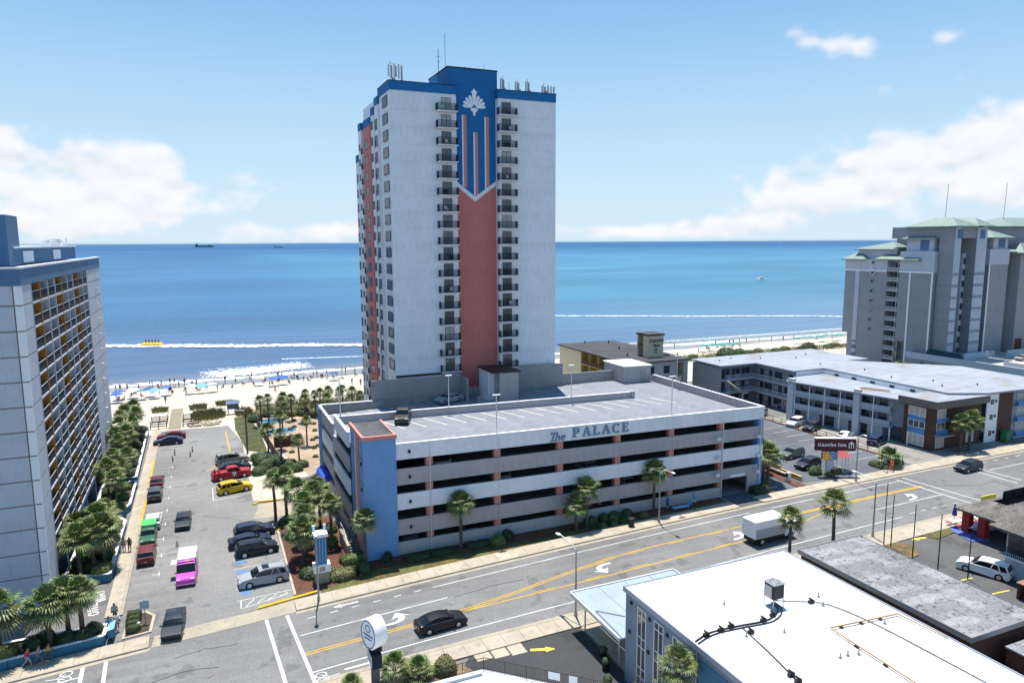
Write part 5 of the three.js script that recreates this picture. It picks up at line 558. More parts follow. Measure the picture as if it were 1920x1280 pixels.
struct('picnic_terrace', [prism([[85.2, 57.0], [84, 53.4], [86.2, 52.6], [91, 55.8], [93, 58.2]], 0, .12)], mat(.14, .2, .62, { map: T.concrete }), 'blue painted picnic terrace beside the snack shop', 'terrace');
for (const [u, v, l] of [[86.8, 57.2, 'white picnic table nearest the closed blue umbrella'], [89.4, 57.4, 'white picnic table close to the yellow sign'], [87, 55, 'white picnic table nearest the red column']]) { const t = thing('picnic_table', l, 'picnic table'); mesh('table_top', rbox(u - 1, u + 1, .86, .92, v - .4, v + .4, .02), M.white, t); for (const s of [-.75, .75]) mesh('bench', rbox(u - 1, u + 1, .54, .59, v + s - .13, v + s + .13, .02), M.red, t); for (const s of [-.7, .7]) mesh('leg', [rod(V3(u + s, .12, v - .7), V3(u + s, .86, v - .1), .035), rod(V3(u + s, .12, v + .7), V3(u + s, .86, v + .1), .035), rod(V3(u + s, .52, v - .8), V3(u + s, .52, v + .8), .03)], M.navyRail, t); }
{ const t = thing('closed_umbrella', 'closed blue patio umbrella on the green verge', 'umbrella'); mesh('pole', cyl(88, 58.4, 0, 2.6, .03), M.grayMetal, t); mesh('canopy', [cyl(88, 58.4, 1.0, 2.5, .32, .08, 9)], mat(.015, .05, .2), t); }
{ const t = thing('yellow_sign', 'yellow painted sign board beside the snack shop', 'sign'); mesh('board', box(94, 97, .5, 2.4, 58.9, 59), M.yellowBright, t); mesh('post', [cyl(94.2, 59.1, 0, .5, .05), cyl(96.8, 59.1, 0, .5, .05)], M.grayMetal, t); mesh('print', [box(94.5, 96.4, 1.5, 1.75, 58.87, 58.895), box(94.7, 96.2, 1.0, 1.2, 58.87, 58.895)], mat(.2, .2, .03), t); }
{ const t = thing('trash_corral', 'dark waste container with red items beside the pale wall', 'container'); mesh('bin', [box(74.6, 77.4, 0, 1.7, 42.2, 42.4), box(74.6, 77.4, 0, 1.7, 40.4, 40.6), box(77.2, 77.4, 0, 1.7, 40.6, 42.2)], mat(.1, .05, .035), t); mesh('load', [rbox(74.9, 76, 0, .9, 40.8, 42, .2)], M.red, t); mesh('lid', box(74.5, 77.5, 1.71, 1.8, 41.4, 42.5), mat(.3, .14, .1), t); }
{ // white pool terrace with black railing
  const t = thing('pool_terrace', 'bright white terrace with a black picket railing at the driveway', 'terrace'); mesh('slab', prism([[20, 52.7], [-6, 52.6], [-6, 40], [28.4, 40], [28.4, 44.9]], 0, .35), M.roofWhite, t);
  const rail = (a, b) => { const L = Math.hypot(b[0] - a[0], b[1] - a[1]), n = Math.round(L / .16), g = [rod(V3(a[0], 1.45, a[1]), V3(b[0], 1.45, b[1]), .03), rod(V3(a[0], .5, a[1]), V3(b[0], .5, b[1]), .025)]; for (let i = 0; i <= n; i++) { const u = a[0] + (b[0] - a[0]) * i / n, v = a[1] + (b[1] - a[1]) * i / n; g.push(rod(V3(u, .35, v), V3(u, 1.45, v), i % 12 ? .012 : .03, 4)); } mesh('railing', g, M.blackMetal, t); }; rail([20, 52.65], [8, 52.55]); rail([20, 52.65], [28.3, 45]); rail([28.3, 45], [28.3, 41]);
  for (const [u, v, l] of [[24.2, 48.75, 1], [25.5, 47.55, .7]]) mesh('notice', [quad(V3(u, .75, v), V3(u + l * .75, .75, v - .69 * l), V3(u + l * .75, 1.4, v - .69 * l), V3(u, 1.4, v))], M.white, t); mesh('low_wall', [prism([[19.7, 52.4], [8, 52.3], [8, 51.9], [19.6, 51.9]], .35, .6)], M.lhWall, t);
}
// ================= vehicles =================
const paintM = (r, g, b) => new THREE.MeshPhysicalMaterial({ color: lin(r, g, b), roughness: .5, metalness: 0, specularIntensity: .5, clearcoat: .35, clearcoatRoughness: .08, side: THREE.DoubleSide });
const carGlass = new THREE.MeshPhysicalMaterial({ color: lin(.008, .01, .012), roughness: .05, specularIntensity: 1, side: THREE.DoubleSide });
const SPEC = { // length, width, belt, roof height, hood height, cabin [rear base, rear top, front top, front base] as x from centre
  sedan: { L: 4.85, W: 1.86, belt: .95, top: 1.45, hood: .86, deck: 1.0, cab: [-2.05, -1.0, .12, 1.3] }, suv: { L: 4.8, W: 1.92, belt: 1.08, top: 1.7, hood: 1.0, deck: 1.12, cab: [-2.32, -1.85, .15, 1.25] }, wagon: { L: 5.1, W: 1.95, belt: 1.1, top: 1.78, hood: 1.05, deck: 1.12, cab: [-2.48, -2.1, .25, 1.3] }, pickup: { L: 5.7, W: 1.98, belt: 1.15, top: 1.88, hood: 1.14, deck: 1.1, cab: [-.65, -.5, .75, 1.4], bed: true }, van: { L: 5.6, W: 2.0, belt: 1.15, top: 2.15, hood: 1.12, deck: 1.15, cab: [-2.7, -2.6, .9, 1.7], van: true } };
function car(name, kind, color, u, v, deg, label, o = {}) {
  const S = SPEC[kind], { h: y0 = 0, cat = kind === 'pickup' ? 'pickup' : kind === 'van' ? 'van' : 'car', group } = o; const t = thing(name, label, cat, group); const bm = color.isMaterial ? color : paintM(...color); const hl = S.L / 2, hw = S.W / 2, wr = kind === 'sedan' ? .33 : .38, wx = hl * .61, g0 = .22;
  const sh = new THREE.Shape(); sh.moveTo(-hl + .05, g0 + .12); sh.lineTo(-hl, .6); sh.lineTo(-hl + .06, S.deck - .08); sh.quadraticCurveTo(-hl + .1, S.deck, -hl + .3, S.deck); sh.lineTo(S.cab[0], S.belt); sh.lineTo(S.cab[3], S.belt); sh.quadraticCurveTo(hl - .7, S.hood, hl - .28, S.hood - .12); sh.quadraticCurveTo(hl, S.hood - .2, hl, .58); sh.lineTo(hl - .06, g0 + .1); sh.lineTo(hl - .35, g0); sh.lineTo(wx + wr + .07, g0); sh.absarc(wx, wr, wr + .07, 0, Math.PI, false); sh.lineTo(-wx + wr + .07, g0); sh.absarc(-wx, wr, wr + .07, 0, Math.PI, false); sh.lineTo(-hl + .3, g0);
  const bg = new THREE.ExtrudeGeometry(sh, { depth: S.W - .14, bevelEnabled: true, bevelSize: .06, bevelThickness: .07, bevelSegments: 2, curveSegments: 6 }).translate(0, 0, -hw + .07); { const p = bg.attributes.position; for (let i = 0; i < p.count; i++) { const x = Math.abs(p.getX(i)) / hl; p.setZ(i, p.getZ(i) * (1 - .1 * Math.max(0, x - .62) ** 1.3 * 2.2) * (1 - .05 * Math.max(0, p.getY(i) - .65))); } bg.computeVertexNormals(); }
  const [a, b, c, d] = S.cab, zb = hw * .95, zt = hw * (S.van ? .9 : .78), P = (x, y, s) => { const f = (y - S.belt) / (S.top - S.belt); return new THREE.Vector3(x, y, s * (zb + (zt - zb) * f)); };
  const prof = new THREE.SplineCurve([new THREE.Vector2(a, S.belt), new THREE.Vector2((a + b) / 2 - .02, (S.belt + S.top) / 2 + .06), new THREE.Vector2(b, S.top - .06), new THREE.Vector2((b + c) / 2, S.top), new THREE.Vector2(c, S.top - .05), new THREE.Vector2((c + d) / 2 + .04, (S.belt + S.top) / 2 + .04), new THREE.Vector2(d, S.belt)]).getPoints(18); const cut = S.top - .12, roof = [], wsG = [], rwG = [];
  const row = (q, k) => { const s = [-1, -.72, 0, .72, 1][k], e = Math.abs(s) === 1 ? .035 : Math.abs(s) > .5 ? .008 : 0, v = P(q.x, q.y, 1); return new THREE.Vector3(q.x, q.y - e * (q.y - S.belt) / (S.top - S.belt) + (k === 2 ? .025 : 0), s * v.z); };
  for (let i = 0; i + 1 < prof.length; i++) { const m = (prof[i].y + prof[i + 1].y) / 2, t0 = m > cut ? roof : prof[i].x < (b + c) / 2 ? rwG : wsG; for (let k = 0; k < 4; k++) t0.push(quad(row(prof[i], k), row(prof[i + 1], k), row(prof[i + 1], k + 1), row(prof[i], k + 1))); }
  const sideG = [-1, 1].map((s) => { const p = prof.map((q) => P(q.x, q.y - .02, s * .985)), g = []; for (let i = 1; i + 1 < p.length; i++) { const f = new THREE.BufferGeometry(); f.setAttribute('position', new THREE.Float32BufferAttribute([p[0], p[i], p[i + 1]].flatMap((z) => [z.x, z.y, z.z]), 3)); f.computeVertexNormals(); g.push(f); } return g; });
  for (const s of [-1, 1]) { const top = prof.filter((q) => q.y > cut - .02); for (let i = 0; i + 1 < top.length; i++) roof.push(quad(P(top[i].x, top[i].y - .03, s), P(top[i + 1].x, top[i + 1].y - .03, s), P(top[i + 1].x, top[i + 1].y - .12, s * 1.006), P(top[i].x, top[i].y - .12, s * 1.006))); }
  const pil = (x0, x1, w) => { for (const s of [-1, 1]) roof.push(quad(P(x0 - w / 2, S.belt - .02, s * 1.008), P(x0 + w / 2, S.belt - .02, s * 1.008), P(x1 + w / 2, S.top - .06, s * 1.01), P(x1 - w / 2, S.top - .06, s * 1.01))); };
  pil(a + .06, b + .05, .2); pil(d - .06, c - .03, .1); pil((a + d) / 2 - .1, (b + c) / 2 - .05, .1); if (kind !== 'sedan' && !S.bed) pil(a + .85, b + .75, .12);
  if (S.van) for (const s of [-1, 1]) roof.push(quad(P(a + .2, S.belt, s * 1.01), P(.2, S.belt, s * 1.01), P(.15, S.top, s * 1.012), P(b, S.top, s * 1.012)));
  if (S.bed) { roof.push(new THREE.BoxGeometry(hl + a - .25, .32, .08).translate((-hl + a) / 2, S.deck + .05, hw - .1), new THREE.BoxGeometry(hl + a - .25, .32, .08).translate((-hl + a) / 2, S.deck + .05, -hw + .1), new THREE.BoxGeometry(.08, .32, S.W - .2).translate(-hl + .14, S.deck + .05, 0)); }
  const body = mesh('body', [bg, ...roof], bm, t, false);
  if (S.bed) mesh('bed_liner', new THREE.BoxGeometry(hl + a - .3, .02, S.W - .3).translate((-hl + a) / 2, S.deck + .035, 0), M.blackMetal, t);
  mesh('windshield', wsG, carGlass, t, false); mesh('rear_window', rwG, carGlass, t, false); for (const g of sideG) mesh('side_window', g, carGlass, t, false);
  if (o.sunroof) mesh('sunroof', new THREE.BoxGeometry(.7, .02, zt * 1.2).translate(c - .5, S.top + .035, 0), carGlass, t, false); if (o.rack) for (const s of [-1, 1]) mesh('roof_rail', new THREE.BoxGeometry(c - b - .3, .05, .05).translate((b + c) / 2, S.top + .06, s * (zt - .08)), M.chrome, t, false);
  if (o.moreRoof) mesh('roof_print', new THREE.BoxGeometry(.36, .02, zt * 1.9).translate(c - .1, S.top + .045, 0), o.moreRoof, t, false);
  for (const sx of [1, -1]) for (const s of [1, -1]) { const w = mesh('wheel', [new THREE.TorusGeometry(wr - .09, .1, 8, 18).translate(sx * wx, wr, s * (hw - .12)), new THREE.CylinderGeometry(wr - .08, wr - .08, .18, 16).rotateX(Math.PI / 2).translate(sx * wx, wr, s * (hw - .13))], M.tyre, t, false); mesh('rim', new THREE.CylinderGeometry(wr * .62, wr * .62, .03, 12).rotateX(Math.PI / 2).translate(sx * wx, wr, s * (hw - .025)), M.rim, w, false); }
  for (const s of [1, -1]) { mesh('headlight', new RoundedBoxGeometry(.2, .15, .38, 2, .04).translate(hl - .12, S.hood - .22, s * (hw - .32)), M.lampGlass, t, false); mesh('taillight', new RoundedBoxGeometry(.1, .22, .28, 2, .03).translate(-hl + .02, S.deck - .22, s * (hw - .26)), M.tail, t, false); mesh('mirror', new RoundedBoxGeometry(.16, .14, .2, 2, .04).translate(d - .3, S.belt + .08, s * (hw + .08)), bm, t, false); }
  mesh('bumper', [new RoundedBoxGeometry(.12, .16, S.W * .86, 2, .04).translate(hl - .02, .42, 0), new RoundedBoxGeometry(.12, .16, S.W * .86, 2, .04).translate(-hl + .02, .42, 0)], o.chrome ? M.chrome : M.blackMetal, t, false); mesh('plate', new THREE.BoxGeometry(.02, .13, .3).translate(-hl - .045, .62, 0), M.white, t, false);
  t.position.set(u, y0, -v); t.rotation.y = deg * R; return t;
}
const lot = 'cars in the side street lot';
car('parked_car', 'wagon', [.30, .31, .33], 4.05, 77.7, 184, 'silver estate car with sunroof in a stall by the mulch bed', { sunroof: true, rack: true, group: lot });
car('parked_car', 'suv', [.006, .009, .022], 3.9, 85.8, 4, 'near black car, first of three beside the mulch bed', { group: lot }); car('parked_car', 'sedan', [.008, .016, .04], 3.3, 88.6, 4, 'dark navy car, middle of three beside the mulch bed', { group: lot }); car('parked_car', 'suv', [.012, .02, .045], 4.0, 91.4, 4, 'dark navy car, last of three by the drive', { group: lot, rack: true });
car('parked_car', 'suv', [.62, .40, .01], 2.4, 109.6, 12, 'bright yellow off road car in the lot', { group: lot, rack: true }); car('parked_pickup', 'pickup', [.34, .012, .02], 2.2, 116.5, 10, 'crimson pickup with people around it', { group: lot }); car('parked_car', 'sedan', [.012, .015, .02], 2.8, 120.4, 8, 'black car between the crimson pickup and the grey wagon', { group: lot }); car('parked_car', 'wagon', [.27, .26, .22], 2.6, 124.8, 8, 'grey beige wagon beside the wooden utility pole', { group: lot, rack: true });
car('moving_car', 'sedan', [.012, .017, .028], -4.3, 98.9, 268, 'black car driving down the middle of the lot', { group: lot }); car('moving_car', 'sedan', [.01, .016, .03], -4.55, 71.2, 266, 'black car leaving the lot mouth', { group: lot }); car('moving_car', 'sedan', [.03, .04, .05], -2.6, 57.6, 182, 'dark car on the avenue by the manhole cover');
{ const t = car('ice_cream_van', 'van', [.56, .06, .42], -3.55, 82.6, 267, 'pink van with a white roof box and printed front', { group: lot, moreRoof: mat(.45, .12, .45), chrome: true }); mesh('roof_box', rboxL(-2.7, .55, 2.17, 2.36, -.93, .93), M.white, t); mesh('serving_hatch', new THREE.BoxGeometry(1.1, .04, .6).translate(-.3, 1.75, 1.3), M.white, t); mesh('white_side', [new THREE.BoxGeometry(2.8, 1.0, .02).translate(-1.3, 1.62, .97), new THREE.BoxGeometry(2.8, 1.0, .02).translate(-1.3, 1.62, -.97)], M.white, t); const rr = rng(4); for (const c of [[.5, .3, .02], [.1, .1, .5], [.7, .7, .7], [.02, .3, .1]]) mesh('roof_sticker', new THREE.CylinderGeometry(.17, .17, .02, 8).translate(.35 + rr() * .5, 2.2, -.7 + rr() * 1.4), mat(...c), t); }
function rboxL(x0, x1, y0, y1, z0, z1) { return new RoundedBoxGeometry(x1 - x0, y1 - y0, z1 - z0, 2, .05).translate((x0 + x1) / 2, (y0 + y1) / 2, (z0 + z1) / 2); }
car('parked_car', 'sedan', [.10, .008, .028], -8.35, 117.6, 90, 'maroon car at the kerb ahead of the grey one', { group: lot }); car('parked_car', 'suv', [.05, .055, .065], -8.3, 111.6, 90, 'dark grey car parked behind the maroon one', { group: lot }); car('parked_car', 'sedan', [.72, .72, .73], -7.9, 100.6, 90, 'white car ahead of the green topped utility cart', { group: lot }); car('parked_car', 'suv', [.13, .016, .014], -8.0, 89.4, 90, 'dark red car closest to the kerb tick marks', { group: lot });
{ const t = car('utility_cart', 'pickup', [.02, .09, .05], -8.15, 95.4, 270, 'dark green truck with a bright green canopy', { group: lot, cat: 'truck' }); mesh('green_canopy', [rboxL(-2.6, -.1, 2.02, 2.12, -.95, .95)], mat(.06, .5, .12), t); for (const [x, z] of [[-2.5, .85], [-2.5, -.85], [-.3, .85], [-.3, -.85]]) mesh('canopy_post', new THREE.CylinderGeometry(.03, .03, .8, 6).translate(x, 1.65, z), M.blackMetal, t); t.scale.setScalar(.9); }
car('parked_car', 'sedan', [.012, .024, .06], -7.7, 141.6, 176, 'dark blue car across the beach end of the lot', { group: lot }); car('parked_car', 'sedan', [.16, .01, .03], -7.3, 145.4, 178, 'wine red car next to the boardwalk', { group: lot });
car('moving_car', 'sedan', [.008, .009, .012], 18.9, 61.2, 4, 'black car on the avenue near the oval sign'); car('moving_car', 'suv', [.012, .02, .035], 110.3, 71.6, 182, 'dark blue car crossing in front of the brick motel office');
{ const t = thing('box_truck', 'white and silver box truck on the avenue', 'truck'); mesh('cargo_box', new RoundedBoxGeometry(5, 2.3, 2.3, 3, .22).translate(-.9, 2.05, 0), M.white, t); mesh('side_panel', [new THREE.BoxGeometry(4.8, 1.1, .02).translate(-.9, 1.6, -1.17), new THREE.BoxGeometry(4.8, 1.1, .02).translate(-.9, 1.6, 1.17)], mat(.3, .33, .4, { rough: .35, metal: .3 }), t); mesh('cab', [rboxL(1.65, 3.4, .5, 2.2, -1.0, 1.0)], M.white, t); mesh('windshield', quad(new THREE.Vector3(3.42, 1.35, -.85), new THREE.Vector3(3.42, 1.35, .85), new THREE.Vector3(3.2, 2.15, .8), new THREE.Vector3(3.2, 2.15, -.8)), carGlass, t); mesh('chassis', rboxL(-3.3, 3.2, .45, .88, -.9, .9), M.blackMetal, t); for (const x of [-2.2, 2.5]) for (const s of [-1, 1]) { const w = mesh('wheel', new THREE.CylinderGeometry(.46, .46, .3, 16).rotateX(Math.PI / 2).translate(x, .46, s * .98), M.tyre, t); mesh('rim', new THREE.CylinderGeometry(.26, .26, .02, 12).rotateX(Math.PI / 2).translate(x, .46, s * 1.14), M.rim, w); } t.position.set(62.2, 0, -64.1); t.rotation.y = 2 * R; }
const ml = 'cars at the motel'; car('parked_car', 'suv', [.7, .7, .72], 106.6, 104.2, 200, 'white car beside the motel stairs', { group: ml }); car('parked_car', 'suv', [.03, .03, .045], 107.0, 100.4, 200, 'dark car next to the white one on the motel strip', { group: ml }); car('parked_car', 'sedan', [.68, .67, .66], 108.0, 93.3, 25, 'white saloon car halfway along the motel strip', { group: ml }); car('parked_car', 'suv', [.012, .025, .07], 110, 88.3, 20, 'dark blue car near the brick office end', { group: ml }); car('parked_car', 'suv', [.5, .5, .53], 105.4, 113.2, 200, 'pale grey car half hidden behind the garage corner', { group: ml }); car('parked_car', 'suv', [.09, .11, .1], 90.2, 88.6, 190, 'green grey car in the dark motel lot', { group: ml }); car('parked_car', 'suv', [.02, .022, .03], 88.2, 83.2, 190, 'black car beside the motel sign post', { group: ml }); car('parked_car', 'wagon', [.75, .75, .76], 77.2, 47.4, 110, 'white car in the dark patched lot', {});
car('parked_pickup', 'pickup', [.035, .03, .03], 24.2, 93.9, 250, 'dark pickup alone on the garage deck', { h: 12.12 }); car('parked_car', 'sedan', [.3, .32, .33], 35.2, 107, 200, 'pale sedan in the tower shadow on the ramp', { h: 11.0 });
{ const gg = 'cars inside the garage'; const cs = [[21.2, .06, [.25, .26, .27], 'suv', 'grey car behind the lowest opening next to the stair tower'], [29, .06, [.6, .62, .64], 'sedan', 'white car behind the lowest opening by a palm trunk'], [33.6, 6.0, [.4, .43, .42], 'suv', 'pale car behind the third level opening'], [46, 5.9, [.3, .33, .36], 'suv', 'grey car behind the third level opening near the palms'], [52.4, 2.8, [.62, .62, .62], 'sedan', 'white car behind the second level opening by the lamp'], [21.5, 9.1, [.02, .02, .025], 'sedan', 'black car behind the top opening next to the stair tower'], [25.4, 8.95, [.7, .7, .7], 'van', 'white van behind the top opening'], [62.5, .06, [.2, .22, .25], 'sedan', 'grey car behind the lowest opening near the entrance']]; for (const [u, h, c, k, l] of cs) car('garage_car', k, c, u, 81.9, 90 + (u % 2 > 1 ? 180 : 0), l, { h: Math.max(.06, h - .0164 * (u - 19) * h / 13.5), group: gg }); }
for (const [u, v, c, l] of [[190, 112, [.2, .22, .24], 'grey car on the podium roof deck'], [193, 112, [.03, .03, .04], 'dark car on the podium roof deck'], [205, 110, [.7, .7, .7], 'white car far along the podium roof deck'], [203, 124, [.6, .62, .63], 'silver car by the podium deck wall']]) car('parked_car', 'sedan', c, u, v, 185, l, { h: 6.1, group: 'cars on the podium roof' });

// ================= plants =================
function palmCrown(seed, n = 46) {
  const r = rng(seed), pos = [], col = []; const tri = (a, b, c, k) => { for (const p of [a, b, c]) { pos.push(p.x, p.y, p.z); col.push(...k); } };
  for (let i = 0; i < n; i++) {
    const az = i * 2.39996 + r() * .5, t = i / n, el = (78 - 118 * t + (r() - .5) * 18) * R, dead = t > .84 && r() < .75; const dir = new THREE.Vector3(Math.cos(az) * Math.cos(el), Math.sin(el), Math.sin(az) * Math.cos(el)), side = new THREE.Vector3(-Math.sin(az), 0, Math.cos(az)), up = new THREE.Vector3().crossVectors(side, dir).normalize(); if (up.y < 0) up.negate();
    const pl = .75 + r() * .35, base = dir.clone().multiplyScalar(.12), hub = dir.clone().multiplyScalar(pl); hub.y -= .08 + .1 * t; const w = side.clone().multiplyScalar(.025); const y = .85 + .3 * r(), c = dead ? [.3 * y, .21 * y, .1 * y] : [(.09 + .045 * r()) * y, (.135 + .035 * r()) * y, (.036 + .018 * r()) * y]; const cp = [.2, .22, .09];
    tri(base.clone().add(w), base.clone().sub(w), hub, cp);
    const seg = 17, L = .82 + r() * .3; const droop = .35 + .35 * r() + .2 * t;
    for (let s = 0; s < seg; s++) { const a = (s / (seg - 1) - .5) * 210 * R, ca = Math.cos(a), sa = Math.sin(a), l = L * (.72 + .28 * ca) * (.88 + .24 * r()); const d = dir.clone().multiplyScalar(ca).addScaledVector(side, sa).addScaledVector(up, .18 * Math.abs(sa)).normalize(), q = new THREE.Vector3().crossVectors(d, up).normalize().multiplyScalar(.055), lift = up.clone().multiplyScalar(s % 2 ? .03 : -.02); const m = hub.clone().addScaledVector(d, l * .55).add(lift), tip = hub.clone().addScaledVector(d, l); tip.y -= droop * l * .55; const k = 1 + (r() - .5) * .35, cc = c.map((x) => x * k); tri(hub, m.clone().add(q), m.clone().sub(q), cc); tri(m.clone().add(q), tip, m.clone().sub(q), cc.map((x, z) => x * (z < 2 ? 1.25 : 1.1))); }
  }
  const g = new THREE.BufferGeometry(); g.setAttribute('position', new THREE.Float32BufferAttribute(pos, 3)); g.setAttribute('color', new THREE.Float32BufferAttribute(col, 3)); g.computeVertexNormals(); return g;
}
const crowns = [46, 38, 54, 42, 34, 50].map((n, s) => palmCrown(s * 91 + 91, n)); const trunkG = [0, 1, 2].map((k) => { const g = new THREE.CylinderGeometry(.15, .2, 1, 9, 8), p = g.attributes.position, r = rng(k + 8); for (let i = 0; i < p.count; i++) { const y = p.getY(i) + .5; p.setX(i, p.getX(i) + .12 * Math.sin(y * 2.6 + k) * y * (k - 1)); } g.translate(0, .5, 0); g.computeVertexNormals(); return metreUVy(g); });
function metreUVy(g) { const uv = g.attributes.uv; for (let i = 0; i < uv.count; i++) uv.setXY(i, uv.getX(i) * 1.1, uv.getY(i) * 5); return g; }
const bootG = (() => { const r = rng(7), g = []; for (let i = 0; i < 26; i++) { const a = i * 2.4, y = -.75 + i * .03; g.push(new THREE.ConeGeometry(.05, .34, 4).translate(0, .17, 0).rotateX(.55).rotateY(a).translate(.12 * Math.sin(a), y, .12 * Math.cos(a))); } return metreUV(join(g)); })();
let palmN = 0;
function palm(u, v, H, label, group, s = 1, h0 = 0) { const k = palmN++, t = thing('palm_tree', label, 'palm tree', group); const tr = new THREE.Mesh(trunkG[k % 3], M.trunk); tr.name = 'trunk'; tr.scale.set(s, H - .2, s); t.add(tr); const c = new THREE.Mesh(crowns[(k * 5) % 6], M.leaf); c.name = 'crown'; c.position.set(.12 * (k % 3 - 1) * Math.sin(2.6 + k % 3), H, 0); c.rotation.y = k * 1.7; c.scale.setScalar(s * (.84 + .3 * ((k * 7) % 5) / 4)); t.add(c); const b = new THREE.Mesh(bootG, M.trunk); b.name = 'leaf_boots'; b.position.copy(c.position); b.scale.set(s * 1.2, 1, s * 1.2); t.add(b); t.position.set(u, h0, -v); shadows(t); return t; }
palm(15.0, 76.6, 5.8, 'fan palm in front of the blue stair tower', null, 1.12); palm(26.6, 77.2, 5.7, 'solitary fan palm before the beige garage band', null, 1.05); palm(43.6, 76.7, 5.1, 'taller of two fan palms at the middle of the garage front'); palm(41.8, 76.2, 3.3, 'shorter of two fan palms at the middle of the garage front', null, 1.12); palm(54.4, 77.4, 5.9, 'fan palm beside the garage front lamp', null, 1.05);
for (const [u, v, h] of [[6.9, 95.3, 5.6], [8.3, 94.8, 5.9], [9.3, 90.5, 5.4], [9.6, 86, 5.3], [11, 88, 5.6], [12.4, 84.2, 5.3], [9.2, 82.5, 5], [8.6, 80.4, 4], [12, 90.8, 5.3]]) palm(u, v, h, 'fan palm in the red mulch bed beside the lot', 'palms in the mulch bed', 1.05);
for (const [u, v, h] of [[9, 148, 5.2], [10.6, 150.4, 5.2], [12.6, 143.5, 5.6], [11, 129.5, 5.9], [15.2, 150.6, 4.7], [17.5, 147.8, 4.7], [20.2, 152, 4.7], [21.2, 151.2, 5.1], [8.7, 128.2, 4.2], [10, 118.6, 5.6], [13, 120.5, 3.7], [15.5, 129.8, 4.7], [25.5, 152.4, 4.8], [28.8, 156, 3.8], [29.6, 151.6, 3.8], [14, 154, 4.4], [18.6, 155, 4.6], [23.5, 155.5, 4.6], [22.4, 149.6, 4], [27, 158, 4.2]]) palm(u, v, h, 'fan palm around the small pools', 'palms around the pools', .78);
for (const [u, v, h] of [[-13.7, 149.8, 5.6], [-15.2, 142.5, 5.6], [-12.6, 143, 5.6], [-13.2, 129.5, 5.4], [-13.8, 124, 5.4], [-12.2, 118.5, 4.4], [-14, 117, 5.2], [-12.4, 111.5, 5], [-13.8, 109.5, 5.4], [-12.6, 106, 5], [-14.6, 135, 5.6], [-12.8, 137, 5.4], [-14.8, 129, 5.5], [-14.7, 146, 5.4]]) palm(u, v, h, 'fan palm in the planters along the balcony hotel', 'palms beside the balcony hotel', .95, .3);
for (const [u, v, h] of [[-14.6, 89.6, 5], [-12.8, 90, 5.2], [-13, 86.6, 5], [-14.2, 86, 4.6], [-12.2, 88, 4.6], [-12.4, 94, 4.4]]) palm(u, v, h, 'fan palm in the teal planter by the hotel corner', 'palms at the hotel corner', 1.2, .3);
for (const [u, v, h] of [[-14.6, 71.6, 4.0], [-12.2, 72.2, 4.5], [-13.4, 72.7, 4.2], [-18.4, 71.6, 4.3]]) palm(u, v, h, 'fan palm in the long teal planter at the avenue', 'palms in the avenue planter', 1.2, .4);
palm(58.6, 57.2, 5.9, 'fan palm at the kerb behind the white roof'); palm(65.9, 57.8, 6.3, 'fan palm at the kerb behind the grey roof', null, 1.12); palm(79.3, 84.5, 4.5, 'palm behind the garage blue corner, farther from the avenue', null, 1.15); palm(76.6, 79.8, 4.6, 'palm at the garage blue corner, nearest the entrance', null, 1.3); palm(77.4, 81.6, 4.2, 'palm squeezed between the two at the garage corner', null, 1.2); palm(118.8, 78.9, 5.3, 'palm at the brick office, closest to the blue panels', null, 1.25); palm(121.2, 78.9, 5.3, 'palm at the brick office, farther along its wall', null, 1.25); palm(29.2, 38.0, 7, 'large fan palm against the window strip wall', null, 1.05); palm(100.6, 78.2, 1.5, 'squat palm clump on the motel lawn by the sidewalk', null, 1.35); palm(12.6, 54.1, 1.7, 'thin young palm in the gravel beside the oval sign', null, .72); palm(9.2, 54.2, .7, 'small low palm at the edge of the gravel bed', null, .8); palm(14.7, 54, .8, 'bushy low palm in the gravel bed', null, .8);
for (const [u, v] of [[168.6, 121], [168, 112.5], [168.4, 109.6], [168, 101], [168.4, 97.5], [167, 128.5], [168, 117]]) palm(u, v, 3.4, 'short palm along the arched podium wall', 'palms along the podium', 1.4);
